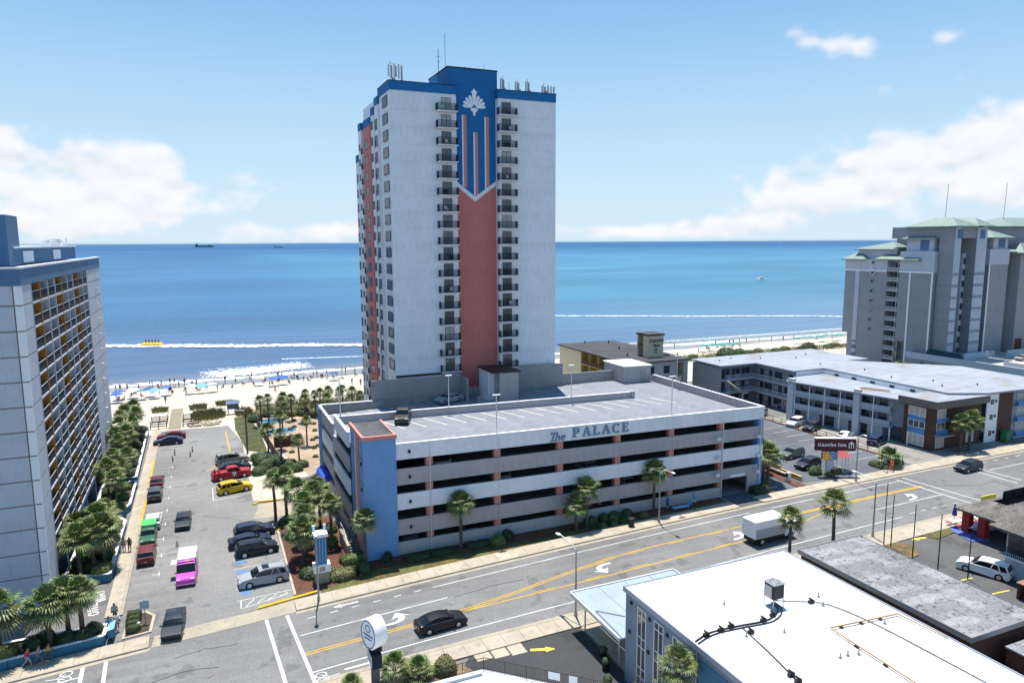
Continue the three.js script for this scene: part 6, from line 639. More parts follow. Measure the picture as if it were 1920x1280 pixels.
function bushGeo(seed, n, flat) { const r = rng(seed), pos = [], col = []; for (let i = 0; i < n; i++) { const th = r() * 6.283, cz = r() * 1.25 - .25, s = Math.sqrt(Math.max(0, 1 - cz * cz)), rad = (.86 + .18 * r()) * (1 + .12 * Math.sin(th * 3 + seed) * s); let p = new THREE.Vector3(Math.cos(th) * s, cz, Math.sin(th) * s); if (flat) { const m = Math.max(Math.abs(p.x), Math.abs(p.y), Math.abs(p.z)); p.multiplyScalar(1 / (m * .75 + .25)); } const nrm = p.clone().normalize(); p.multiplyScalar(rad); const a = new THREE.Vector3(r() - .5, r() - .5, r() - .5).cross(nrm).normalize(), b = nrm.clone().cross(a).addScaledVector(nrm, (r() - .3) * 1.2).normalize(), z = .075 + .07 * r(), k = .65 + .7 * r(); const q = [p.clone().addScaledVector(a, -z * .5), p.clone().addScaledVector(b, z * 1.1), p.clone().addScaledVector(a, z * .5), p.clone().addScaledVector(b, -z * .8)]; for (const j of [0, 1, 2, 0, 2, 3]) { pos.push(q[j].x, q[j].y, q[j].z); col.push(k, k, k); } } const core = new THREE.IcosahedronGeometry(.84, 2).toNonIndexed(); if (flat) { const c = core.attributes.position; for (let i = 0; i < c.count; i++) { const v = new THREE.Vector3().fromBufferAttribute(c, i), m = Math.max(Math.abs(v.x), Math.abs(v.y), Math.abs(v.z)); v.multiplyScalar(1 / ((m / .84) * .75 + .25)); c.setXYZ(i, v.x, v.y, v.z); } core.computeVertexNormals(); } const g = new THREE.BufferGeometry(); g.setAttribute('position', new THREE.Float32BufferAttribute(pos, 3)); g.setAttribute('color', new THREE.Float32BufferAttribute(col, 3)); g.computeVertexNormals(); core.setAttribute('color', new THREE.BufferAttribute(new Float32Array(core.attributes.position.count * 3).fill(.7), 3)); return join([g, core]); }
const bushes = [bushGeo(1, 1500), bushGeo(5, 1500), bushGeo(9, 1700, true)]; const lm = (r, g, b) => new THREE.MeshStandardMaterial({ color: lin(r, g, b), vertexColors: true, roughness: .7, side: THREE.DoubleSide }); const LG = [lm(.10, .155, .035), lm(.055, .095, .03), lm(.17, .2, .05), lm(.13, .13, .045), lm(.035, .06, .022)];
let bn = 0; function bush(u, v, s, k, label, group, flat, h0 = 0) { const t = new THREE.Mesh(bushes[flat ? 2 : bn % 2], LG[k]); bn++; t.name = numbered('shrub'); t.scale.set(s[0], s[1], s[2]); t.position.set(u, h0 + s[1] * .3, -v); t.rotation.y = flat ? 0 : bn * 1.3; t.userData = { label, category: 'shrub' }; if (group) t.userData.group = group; scene.add(t); shadows(t); }
bush(31, 76.4, [.95, 1.0, .95], 0, 'round clipped green shrub on the garage lawn'); bush(32.8, 77.5, [.8, .9, .7], 4, 'dark round shrub behind the clipped green one'); bush(17.6, 77.5, [.85, .8, .5], 4, 'dark shrub against the blue stair tower'); bush(13.9, 78.6, [1.4, .75, .8], 0, 'box clipped green hedge near the entry stairs', null, true); bush(12.1, 75.3, [1.5, .8, 1.1], 3, 'olive green low shrub by the sidewalk corner', null, true); bush(14.6, 76, [1.1, .8, .8], 1, 'dark green shrub between two hedges'); bush(9, 76.8, [1.3, .9, 1], 1, 'dark spreading shrub behind the silver car'); bush(12.5, 84.6, [.9, .9, .8], 0, 'round green shrub on a bare stem in the mulch'); bush(12.9, 88.6, [1, .9, 1], 1, 'dark green shrub beside the garage flank'); bush(8.2, 93.5, [1.2, .9, 1], 1, 'dark shrub at the corner of the mulch bed');
for (const [u, v] of [[21, 76.4], [24, 76.6], [28.6, 76.9]]) bush(u, v, [1.5, .45, .8], 4, 'low dark hedge in the garage shade', 'low hedges along the garage', true); for (const [u, v] of [[45.3, 75.6], [47, 75.6], [48.7, 75.7]]) bush(u, v, [.6, .6, .6], 1, 'small round shrub in the row by the two palms', 'round shrubs by the two palms'); for (const [u, v] of [[44.5, 77.3], [46.6, 77.4], [48.4, 77.5], [50.2, 77.5]]) bush(u, v, [1, .8, .7], 1, 'dark shrub against the garage wall behind the round ones', 'dark shrubs behind the two palms'); bush(47.6, 76.8, [1, .7, .6], 0, 'bright green shrub among the dark ones'); bush(52.3, 76.6, [1, .5, .6], 3, 'pale dry shrub beside the bin');
bush(73, 77.4, [1.5, .8, 1], 4, 'broad dark hedge at the garage entrance', null, true); bush(75.2, 79.4, [1, 1, 1], 1, 'dark shrub at the foot of the corner palms'); bush(88.4, 79, [1, .8, .8], 2, 'bright yellow green shrub below the motel sign'); bush(90, 79.2, [.8, .8, .8], 1, 'green shrub below the small red pavilion'); bush(86.8, 80.4, [1.2, 1, 1], 1, 'dark shrub at the foot of the sign post'); bush(99, 78.8, [1.4, .8, 1], 1, 'green shrub beside the squat palm clump'); bush(102.5, 78.4, [1.4, .7, .9], 1, 'green shrub on the motel lawn edge');
for (const [u, v] of [[-18.2, 71], [-19.6, 71.6], [-20.8, 70.9]]) bush(u, v, [1.1, .8, .8], 2, 'bright green clipped shrub in the avenue planter', 'clipped shrubs in the avenue planter', true, .6); for (const [u, v] of [[-16, 72], [-15.2, 72.6], [-13.4, 71.6], [-12, 71.5], [-11.4, 72.4]]) bush(u, v, [.9, .8, .8], 4, 'dark green shrub under the planter palms', 'dark shrubs in the avenue planter', false, .6);
for (let i = 0; i < 12; i++) bush(-12.2 - (i % 3) * 1.1, 85.8 + i * 1.4, [1, .7, 1], i % 4 === 0 ? 2 : 1, 'green shrub filling the hotel corner planter', 'shrubs in the hotel corner planter', i % 2 === 0, .8); for (let i = 0; i < 8; i++) bush(-12.4 - (i % 3), 106 + i * 1.5, [1, .8, 1], i % 3 ? 1 : 0, 'green shrub in the bent teal planter', 'shrubs in the bent planter', false, .8); for (let i = 0; i < 16; i++) bush(-12.6 - (i % 3) * 1.3, 120.6 + i * 1.9, [1.2, 1, 1.2], i % 3 ? 1 : 4, 'green shrub under the far planter palms', 'shrubs in the far planter', false, .9);
for (const [u, v] of [[-8.1, 72], [-8.2, 73], [-8.2, 74], [-8.2, 74.9]]) bush(u, v, [.6, .5, .4], 1, 'small clipped hedge on the kerbed island', 'hedges on the kerbed island', true, .2);
for (const [u, v, s] of [[6.3, 116.5, 1.2], [7.6, 118.5, 1.5], [7.2, 121.5, 1.6], [9, 120.5, 1.6], [10.6, 117.5, 1.5], [6.6, 124.5, 1.2], [11.8, 115.8, 1.2], [8.6, 115, 1.2], [13, 117.6, 1.1]]) bush(u, v, [s, s * .85, s], 1, 'green shrub on the sandy verge near the pool wall', 'shrubs on the sandy verge'); for (let i = 0; i < 26; i++) bush(12 + (i * 5.3) % 13, 121 + (i * 7.7) % 33, [.5, .4, .5], i % 3 ? 3 : 1, 'small low plant in the pool deck bed', 'small plants around the pools');
for (let i = 0; i < 22; i++) bush(8 + i * 1.1, 152.8 + (i * 3.7) % 8, [1.5, 1.1, 1.4], i % 3 === 0 ? 4 : 3, 'dense olive shrub in the thicket behind the pools', 'thicket behind the pools'); for (let i = 0; i < 20; i++) bush(96 + i * 5.6, 178 + (i * 2.3) % 5, [2.2, 1, 1.6], i % 2 ? 3 : 1, 'low dune shrub behind the motel roof', 'dune shrubs behind the motel', false, -.3); for (const [u, v, s] of [[150, 176, 3], [154, 175, 2.6], [184, 176, 2.6]]) bush(u, v, [s, s * .9, s], 1, 'large round shrub on the dunes beyond the motel roof', 'large dune shrubs', false, -.2);
bush(17, 54.1, [1.1, 1.15, 1.0], 3, 'loose olive shrub in the gravel bed'); 
{ // sea oats: grass blades nobody could count
  const blade = new THREE.BufferGeometry(); blade.setAttribute('position', new THREE.Float32BufferAttribute([-.03, 0, 0, .03, 0, 0, .05, .55, .05, -.03, 0, 0, .05, .55, .05, .2, .9, .16], 3)); blade.computeVertexNormals(); const r = rng(99), m = mat(.2, .19, .075, { rough: .8 }); const zones = [[-4, 2.5, 157, 166, 1700], [-4.5, -1, 169, 172, 450], [1, 5.2, 171, 173.4, 500], [-12, -9, 169, 172.5, 350], [4.6, 8.0, 157, 165, 500], [24, 44, 158, 168, 1800], [90, 210, 174, 184, 5200], [9, 24, 160, 167, 1400]]; let n = 0; for (const z of zones) n += z[4]; const im = new THREE.InstancedMesh(blade, m, n); let k = 0; const o = new THREE.Object3D(); for (const [a, b, c, d, q] of zones) for (let i = 0; i < q; i++) { const x = r() * 2 - 1, y = r() * 2 - 1; const u = (a + b) / 2 + (b - a) / 2 * x, v = (c + d) / 2 + (d - c) / 2 * y * Math.sqrt(Math.max(.05, 1 - x * x * .8)); o.position.set(u, shoreH(v), -v); o.rotation.y = r() * 6.28; o.scale.set(1.6, .7 + r() * .7, 1.6); o.updateMatrix(); im.setMatrixAt(k, o.matrix); const y2 = .75 + r() * .6; im.setColorAt(k, lin(y2 * (r() < .3 ? 1.3 : .9), y2, y2 * .9)); k++; } im.name = 'dune_grass'; im.userData = { kind: 'stuff', label: 'green and straw coloured dune grass by the beach', category: 'grass' }; im.castShadow = im.receiveShadow = true; scene.add(im);
}

// ================= street furniture =================
function streetLamp(u, v, H, arm, label) { const t = thing('street_lamp', label, 'street lamp', 'street lamps on the avenue'); mesh('pole', cyl(u, v, .1, H, .11, .07, 10), M.grayMetal, t); mesh('base', cyl(u, v, .1, .6, .19, .15, 10), M.grayMetal, t); const [a, b] = arm; mesh('arm', new THREE.TubeGeometry(new THREE.CatmullRomCurve3([V3(u, H - .2, v), V3(u + a * .35, H + .45, v + b * .35), V3(u + a, H + .7, v + b)]), 10, .05, 6), M.paleMetal, t); mesh('lamp_head', new THREE.SphereGeometry(.24, 10, 6).scale(1.6, .45, .9).rotateY(Math.atan2(b, a)).translate(u + a * 1.1, H + .68, -(v + b * 1.1)), M.paleMetal, t); }
streetLamp(8.9, 70.9, 7.6, [-.3, -2.4], 'street lamp beside the blue pylon sign'); streetLamp(52.8, 73.9, 6.9, [.1, -2.4], 'street lamp by the bin and the garage lawn'); streetLamp(31.6, 57.6, 7.0, [-.6, 2.3], 'street lamp beside the hanging canopy'); streetLamp(74.3, 59.3, 7.0, [-.4, 2.6], 'street lamp beside the flag poles'); streetLamp(89.4, 74.9, 7.0, [-.2, -1.2], 'street lamp in front of the motel sign'); streetLamp(-18.6, 66.8, 4.6, [.3, .9], 'pale street lamp at the teal planter');
for (const [u, v, h, l] of [[73.4, 57, 7.9, 'tallest bare flag pole at the grass island'], [73.6, 56.2, 6.6, 'bare pole with crossarms beside the tallest one'], [73.4, 53.2, 6.5, 'bare flag pole third along the lot'], [73.3, 50, 6.5, 'bare flag pole between two yellow lines'], [74.2, 47.2, 5.9, 'bare flag pole next to the white car']]) { const t = thing('flag_pole', l, 'pole', 'bare poles along the dark lot'); mesh('pole', cyl(u, v, 0, h, .07, .045, 8), M.blackMetal, t); if (h === 6.6) mesh('crossarm', [rod(V3(u - 1.2, h - 2.2, v + .8), V3(u + 1.2, h - 2.2, v - .8), .03)], M.grayMetal, t); mesh('finial', new THREE.SphereGeometry(.08, 8, 6).translate(u, h + .05, -v), M.grayMetal, t); }
{ const t = thing('utility_pole', 'wooden utility pole with a lamp arm beside the beach lawn', 'utility pole'); mesh('pole', cyl(5.3, 129.3, 0, 8.0, .17, .13, 9), M.wood, t); mesh('arm', [rod(V3(5.3, 7.7, 129.3), V3(2.4, 8, 129.6), .05)], M.paleMetal, t); mesh('lamp_head', rbox(1.7, 2.5, 7.9, 8.1, 129.4, 129.8, .06), M.paleMetal, t); }
{ const t = thing('litter_bin', 'black slatted litter bin on the sidewalk by the garage', 'bin'); mesh('bin', cyl(48.8, 74.3, .14, 1.15, .38, .42, 14), M.blackMetal, t); mesh('rim', new THREE.TorusGeometry(.42, .05, 6, 18).rotateX(Math.PI / 2).translate(48.8, 1.16, -74.3), M.blackMetal, t); }
{ const t = thing('fire_hydrant', 'yellow fire hydrant with a white cap on the kerbed island', 'hydrant'); mesh('barrel', [cyl(-7.6, 72.1, .2, .8, .14, .12, 10), cyl(-7.6, 72.1, .2, .3, .2, .2, 10)], M.yellowKerb, t); mesh('cap', new THREE.SphereGeometry(.15, 10, 6).translate(-7.6, .85, -72.1), M.white, t); mesh('outlet', [rod(V3(-7.85, .6, 72.1), V3(-7.35, .6, 72.1), .06)], M.yellowKerb, t); }
{ const t = thing('street_sign', 'small pale green sign on a post on the kerbed island', 'sign'); mesh('post', cyl(-7.1, 73.2, .2, 2.6, .04), M.grayMetal, t); mesh('sign_plate', box(-7.5, -6.7, 1.7, 2.5, 73.1, 73.13), mat(.3, .42, .4), t); }
for (let i = 0; i < 3; i++) { const v = 71.1 + i * .62, t = thing('newspaper_box', ['teal newspaper box nearest the avenue kerb', 'teal newspaper box between the two others', 'teal newspaper box nearest the hotel driveway'][i], 'newspaper box', 'newspaper boxes at the planter'); mesh('cabinet', rbox(-10.1, -9.55, .4, 1.15, v, v + .55, .05), M.teal, t); mesh('lid', quad(V3(-10.12, 1.15, v - .02), V3(-10.12, 1.15, v + .57), V3(-9.53, 1.28, v + .57), V3(-9.53, 1.28, v - .02)), mat(.2, .42, .5), t); mesh('stand', box(-9.9, -9.75, .14, .4, v + .15, v + .4), M.blackMetal, t); }
{ const t = thing('mail_box', 'dark box on a post beside the motel sign', 'mailbox'); mesh('post', cyl(87, 76.8, .1, 1.2, .06), M.blackMetal, t); mesh('box', rbox(86.5, 87.5, 1.2, 1.9, 76.5, 77.1, .08), M.blackMetal, t); }
{ const t = thing('ticket_box', 'pale ticket machine on the entrance kerb', 'ticket machine'); mesh('cabinet', rbox(79.9, 80.5, .13, 1.5, 79, 79.6, .05), M.paleMetal, t); mesh('panel', box(79.86, 79.895, .8, 1.3, 79.1, 79.5), M.blackMetal, t); }
for (const [u, v, l] of [[31.9, 50.5, 'potted plant at the driveway edge nearest the canopy'], [31.2, 48.9, 'potted plant in the middle of the driveway edge'], [30.0, 46.6, 'potted plant beside the yellow post']]) { const t = thing('potted_plant', l, 'potted plant'); mesh('pot', cyl(u - 1.4, v, 0, .6, .26, .36, 12), M.blackMetal, t); const f = new THREE.Mesh(bushes[0], LG[1]); f.name = 'foliage'; f.scale.setScalar(.36); f.position.set(u - 1.4, .75, -v); t.add(f); shadows(t); }
{ const t = thing('yellow_bollard', 'yellow and black machine post at the wall corner', 'bollard'); mesh('yellow_post', rbox(29.3, 29.9, 0, 1.5, 43.9, 44.5, .12), M.yellowBright, t); mesh('black_box', rbox(28.7, 29.28, 0, 1.5, 43.9, 44.6, .06), M.blackMetal, t); }
for (const [u, v, l] of [[-6.4, 133.6, 'orange marker post nearest the kerb'], [-6.6, 129.6, 'orange marker post closest to the yellow kerb'], [-3.6, 134.4, 'orange marker post nearest the beach'], [-3.9, 131.4, 'orange marker post in the middle of the lot']]) { const t = thing('marker_post', l, 'bollard', 'marker posts in the lot'); mesh('post', cyl(u, v, 0, 1.0, .12, .1, 8), mat(.42, .2, .05), t); mesh('band', cyl(u, v, .65, .8, .125, .12, 8), M.white, t); }
{ // oval sign
  const t = thing('oval_sign', 'big white oval sign on a dark post above the gravel bed', 'sign'); const u = 11.0, v = 53.9; const e = new THREE.Shape(); e.absellipse(0, 0, 1.0, 1.22, 0, Math.PI * 2); const rot = (g) => g.rotateY(-68 * R).translate(u, 5.25, -v); mesh('sign_body', rot(new THREE.ExtrudeGeometry(e, { depth: 1.0, bevelEnabled: true, bevelSize: .08, bevelThickness: .08, bevelSegments: 3, curveSegments: 26 }).translate(0, 0, -.5)), mat(.8, .79, .74, { rough: .5 }), t);
  for (const s of [1, -1]) mesh('sign_face', rot(new THREE.CircleGeometry(1, 40).scale(.87, 1.08, 1).translate(0, 0, .585).rotateY(s > 0 ? 0 : Math.PI)), mat(.74, .75, .76), t); for (const s of [1, -1]) mesh('sign_ring', rot(new THREE.TorusGeometry(1, .04, 6, 36).scale(.93, 1.14, 1).translate(0, 0, .59).rotateY(s > 0 ? 0 : Math.PI)), mat(.06, .13, .28), t);
  { const s = mesh('sign_print', [rot(new THREE.RingGeometry(.25, .34, 20).translate(0, .5, .6).rotateY(Math.PI)), rot(new THREE.PlaneGeometry(1.3, .14).translate(0, -.05, .6).rotateY(Math.PI)), rot(new THREE.PlaneGeometry(1.0, .12).translate(0, -.35, .6).rotateY(Math.PI))], mat(.05, .12, .28), t); mesh('sign_print', [rot(new THREE.RingGeometry(.25, .34, 20).translate(0, .5, .6)), rot(new THREE.PlaneGeometry(1.3, .14).translate(0, -.05, .6)), rot(new THREE.PlaneGeometry(1.0, .12).translate(0, -.35, .6))], mat(.05, .12, .28), t); }
  mesh('post', box(u - .3, u + .3, 0, 4.0, v - .3, v + .3), mat(.1, .09, .1), t); mesh('neck', box(u - .5, u + .5, 3.75, 4.1, v - .5, v + .5), M.navyRail, t); mesh('reader_board', [rbox(u - .4, u + .4, 2.5, 3.7, v - .9, v + .9, .06)], M.navyRail, t); mesh('board_face', [box(u - .45, u - .41, 2.62, 3.58, v - .78, v + .78)], mat(.4, .46, .55), t);
}
{ // blue pylon sign seen from behind
  const t = thing('pylon_sign', 'slim blue and white pylon sign in the mulch bed', 'sign'); const u = 9.9, v = 75.2; mesh('base', box(u - .75, u + .75, 0, 1.3, v - .5, v + .5), M.concrete, t); mesh('plinth', rbox(u - .9, u + .9, 1.3, 2.2, v - .6, v + .6, .05), M.white, t); mesh('panel', [box(u - .6, u + .6, 2.21, 5.2, v - .3, v + .3)], mat(.06, .19, .36), t); mesh('rib', [0, 1, 2, 3].map((i) => box(u - .55 + i * .32, u - .43 + i * .32, 2.21, 5.15, v - .36, v - .31)), mat(.16, .34, .52), t); mesh('cap', rbox(u - .75, u + .75, 5.21, 5.6, v - .45, v + .9, .06), M.white, t); mesh('finial', [cyl(u - .6, v + .8, 5.2, 6.2, .12, .16, 8), cyl(u + .6, v + .8, 5.2, 6.2, .12, .16, 8)], mat(.5, .66, .75), t); mesh('side_vent', box(u - .3, u + .3, 1.5, 2.0, v - .63, v - .605), M.grayMetal, t);
}
{ // motel sign
  const t = thing('motel_sign', 'maroon motel sign reading Gazebo Inn with a small screen below', 'sign'); const A = [86.1, 80.0], B = [90.4, 77.8], L = Math.hypot(B[0] - A[0], B[1] - A[1]), an = Math.atan2(B[1] - A[1], B[0] - A[0]); const pl = (g) => g.rotateY(an).translate(A[0], 0, -A[1]); mesh('sign_board', pl(rboxL(0, L + 1.3, 4.1, 6.0, -.3, .3)), M.signMaroon, t); mesh('sign_top', pl(rboxL(-.05, L + 1.35, 6.0, 6.12, -.35, .35)), M.white, t);
  const g = textGeo('Gazebo Inn', 'serif', .55, .03); mesh('lettering', pl(g.translate(.3, 4.8, .3)), M.white, t); mesh('gazebo_emblem', [pl(new THREE.BufferGeometry().copy(plate([[4.95, 5.2], [5.4, 5.62], [5.85, 5.2]], 0, .03)).translate(0, 0, .3)), pl(plate([[5.0, 4.5], [5.12, 4.5], [5.12, 5.19], [5.0, 5.19]], 0, .03).translate(0, 0, .3)), pl(plate([[5.34, 4.5], [5.46, 4.5], [5.46, 5.19], [5.34, 5.19]], 0, .03).translate(0, 0, .3)), pl(plate([[5.68, 4.5], [5.8, 4.5], [5.8, 5.19], [5.68, 5.19]], 0, .03).translate(0, 0, .3))], M.white, t);
  const scr = tex(64, 1, (x, y) => { const a = fbm(x * 5, y * 5, 4, 5, 7), w = sst(.42, .56, x + (a - .5) * .9 + (y - .5) * .35), l = sst(.56, .62, fbm(x * 9, y * 7, 3, 3, 19)); return [.9 - .7 * w + .4 * l, .42 + .3 * a - .12 * w + .3 * l, .14 + .5 * w + .3 * l]; }); scr.repeat.set(1, 1); const sm = new THREE.MeshStandardMaterial({ map: scr, roughness: .3 }); const sg = new THREE.PlaneGeometry(2.3, 1.3).translate(2.3, 3.3, .24); mesh('screen_case', pl(rboxL(1.1, 3.5, 2.6, 4.0, -.2, .22)), M.blackMetal, t); mesh('screen', pl(sg), sm, t, false); mesh('post', pl(rboxL(1.8, 2.8, 0, 2.6, -.35, .35)), M.resortPale, t);
}
{ const t = thing('red_pavilion', 'small red roofed round pavilion behind the motel sign', 'pavilion'); mesh('roof', new THREE.ConeGeometry(1.7, .9, 8).translate(91.6, 3.1, -80), mat(.34, .06, .06), t); for (let i = 0; i < 6; i++) mesh('post', cyl(91.6 + 1.3 * Math.cos(i * 1.047), 80 + 1.3 * Math.sin(i * 1.047), 0, 2.7, .07), M.whiteTrim, t); mesh('floor', cyl(91.6, 80, 0, .2, 1.6, 1.6, 8), M.concrete, t); }
function fence(name, label, pts, h, m, gap) { const t = thing(name, label, 'fence'); for (let i = 0; i + 1 < pts.length; i++) { const [a, b] = pts[i], [c, d] = pts[i + 1], L = Math.hypot(c - a, d - b), n = Math.max(1, Math.round(L / gap)); mesh('rail', [rod(V3(a, h, b), V3(c, h, d), .05), rod(V3(a, h * .5, b), V3(c, h * .5, d), .04)], m, t); for (let k = 0; k <= n; k++) mesh('post', cyl(a + (c - a) * k / n, b + (d - b) * k / n, 0, h + .05, .06, .06, 6), m, t); } return t; }
fence('lot_fence', 'dark post and rail fence dividing the two motel lots', [[104.8, 113], [104.8, 79]], 1.1, mat(.05, .03, .025), 2.2); struct('fence_bed', box(104.5, 105.1, 0, .12, 79, 112), M.mulch, 'narrow mulch strip under the motel fence', 'flower bed');
{ const t = thing('entrance_wall', 'stepped ochre wall beside the garage exit drive', 'wall'); for (let i = 0; i < 4; i++) mesh('wall_step', box(82.2, 82.6, 0, 1.9 - i * .4, 92 - i * 4.4, 96.4 - i * 4.4 - .02), M.ochre, t); mesh('railing', railSide(82, 96, 1.9, 2.5, 82.4, .6, .03), M.blackMetal, t); }
{ const t = thing('low_brick_wall', 'low dark brick walls stepping down to the sidewalk', 'wall'); for (let i = 0; i < 3; i++) { const w = mesh('wall_step', box(81.2, 81.6, 0, 1.3 - i * .35, 88 - i * 3.8, 91.8 - i * 3.8 - .02), M.brickDark, t); mesh('cap', box(81.1, 81.7, 1.301 - i * .35, 1.38 - i * .35, 88 - i * 3.8, 91.8 - i * 3.8 - .02), M.concretePale, w); } }
{ const t = thing('pool_fence', 'long grey wooden fence between the beach lawn and the pools', 'fence'); const pts = [[8.2, 156], [8.6, 140], [9.3, 128], [9.7, 122.5]]; for (let i = 0; i + 1 < pts.length; i++) { const [a, b] = pts[i], [c, d] = pts[i + 1], n = Math.round(Math.abs(b - d) / 1.5); for (let k = 0; k < n; k++) { const f = (k + .03) / n, g = (k + .97) / n; mesh('fence_panel', prism([[a + (c - a) * f, b + (d - b) * f], [a + (c - a) * g, b + (d - b) * g], [a + (c - a) * g + .1, b + (d - b) * g], [a + (c - a) * f + .1, b + (d - b) * f]], 0, 1.6), M.wood, t); } } mesh('end_wall', [box(9.9, 14, 0, 1.9, 131, 131.3)], M.brickBrown, t); }
single('curved_wall', [new THREE.TubeGeometry(new THREE.CatmullRomCurve3([V3(7.4, .5, 111.5), V3(10, .5, 109.5), V3(13, .5, 110), V3(14.8, .6, 112.4)]), 24, .4, 6)], M.grayWall, 'low curved grey wall at the garage rear drive', 'wall');
{ // boardwalk
  const t = thing('boardwalk', 'sandy wooden boardwalk with railings leading to the beach', 'boardwalk'); for (let i = 0; i < 30; i++) mesh('plank', box(-8.2, -5.9, .04, .12 + (i % 3) * .008, 153 + i * .62, 153 + i * .62 + .58), M.woodPale, t); for (const [a, b] of [[-11.4, -8.5], [-5.5, -2.6]]) { mesh('railing', [0, 1, 2].map((i) => box(a, b, .45 + i * .42, .62 + i * .42, 154.4, 154.5)), M.wood, t); mesh('railing', [0, 1, 2].map((i) => box(a, b, .45 + i * .42, .62 + i * .42, 159, 159.1)), M.wood, t); for (const u of [a, (a + b) / 2, b]) { mesh('post', box(u - .07, u + .07, 0, 1.6, 154.35, 154.55), M.wood, t); mesh('post', box(u - .07, u + .07, 0, 1.6, 158.9, 159.2), M.wood, t); } } mesh('railing', [box(-8.55, -8.45, 1.2, 1.35, 154.5, 166), box(-5.6, -5.5, 1.2, 1.35, 154.5, 160)], M.wood, t); }
struct('rubble', Array.from({ length: 60 }, (_, i) => { const r = rng(i + 400); return new THREE.DodecahedronGeometry(.18 + r() * .3, 0).translate(-4.5 + r() * 6, .1, -(152.8 + r() * 4)); }), M.concrete, 'pale rubble stones at the foot of the dune', 'stones').userData.kind = 'stuff';
{ const t = thing('notice_board', 'blue roofed notice board at the beach path', 'notice board'); mesh('post', [cyl(3.2, 162, 0, 2, .1), cyl(5.2, 162, 0, 2, .1)], M.wood, t); mesh('board', box(3, 5.4, 1.0, 2.4, 161.9, 162), mat(.12, .16, .22), t); mesh('roof', quad(V3(2.8, 2.3, 161.2), V3(5.6, 2.3, 161.2), V3(5.6, 2.9, 162.2), V3(2.8, 2.9, 162.2)), mat(.12, .17, .26), t); }

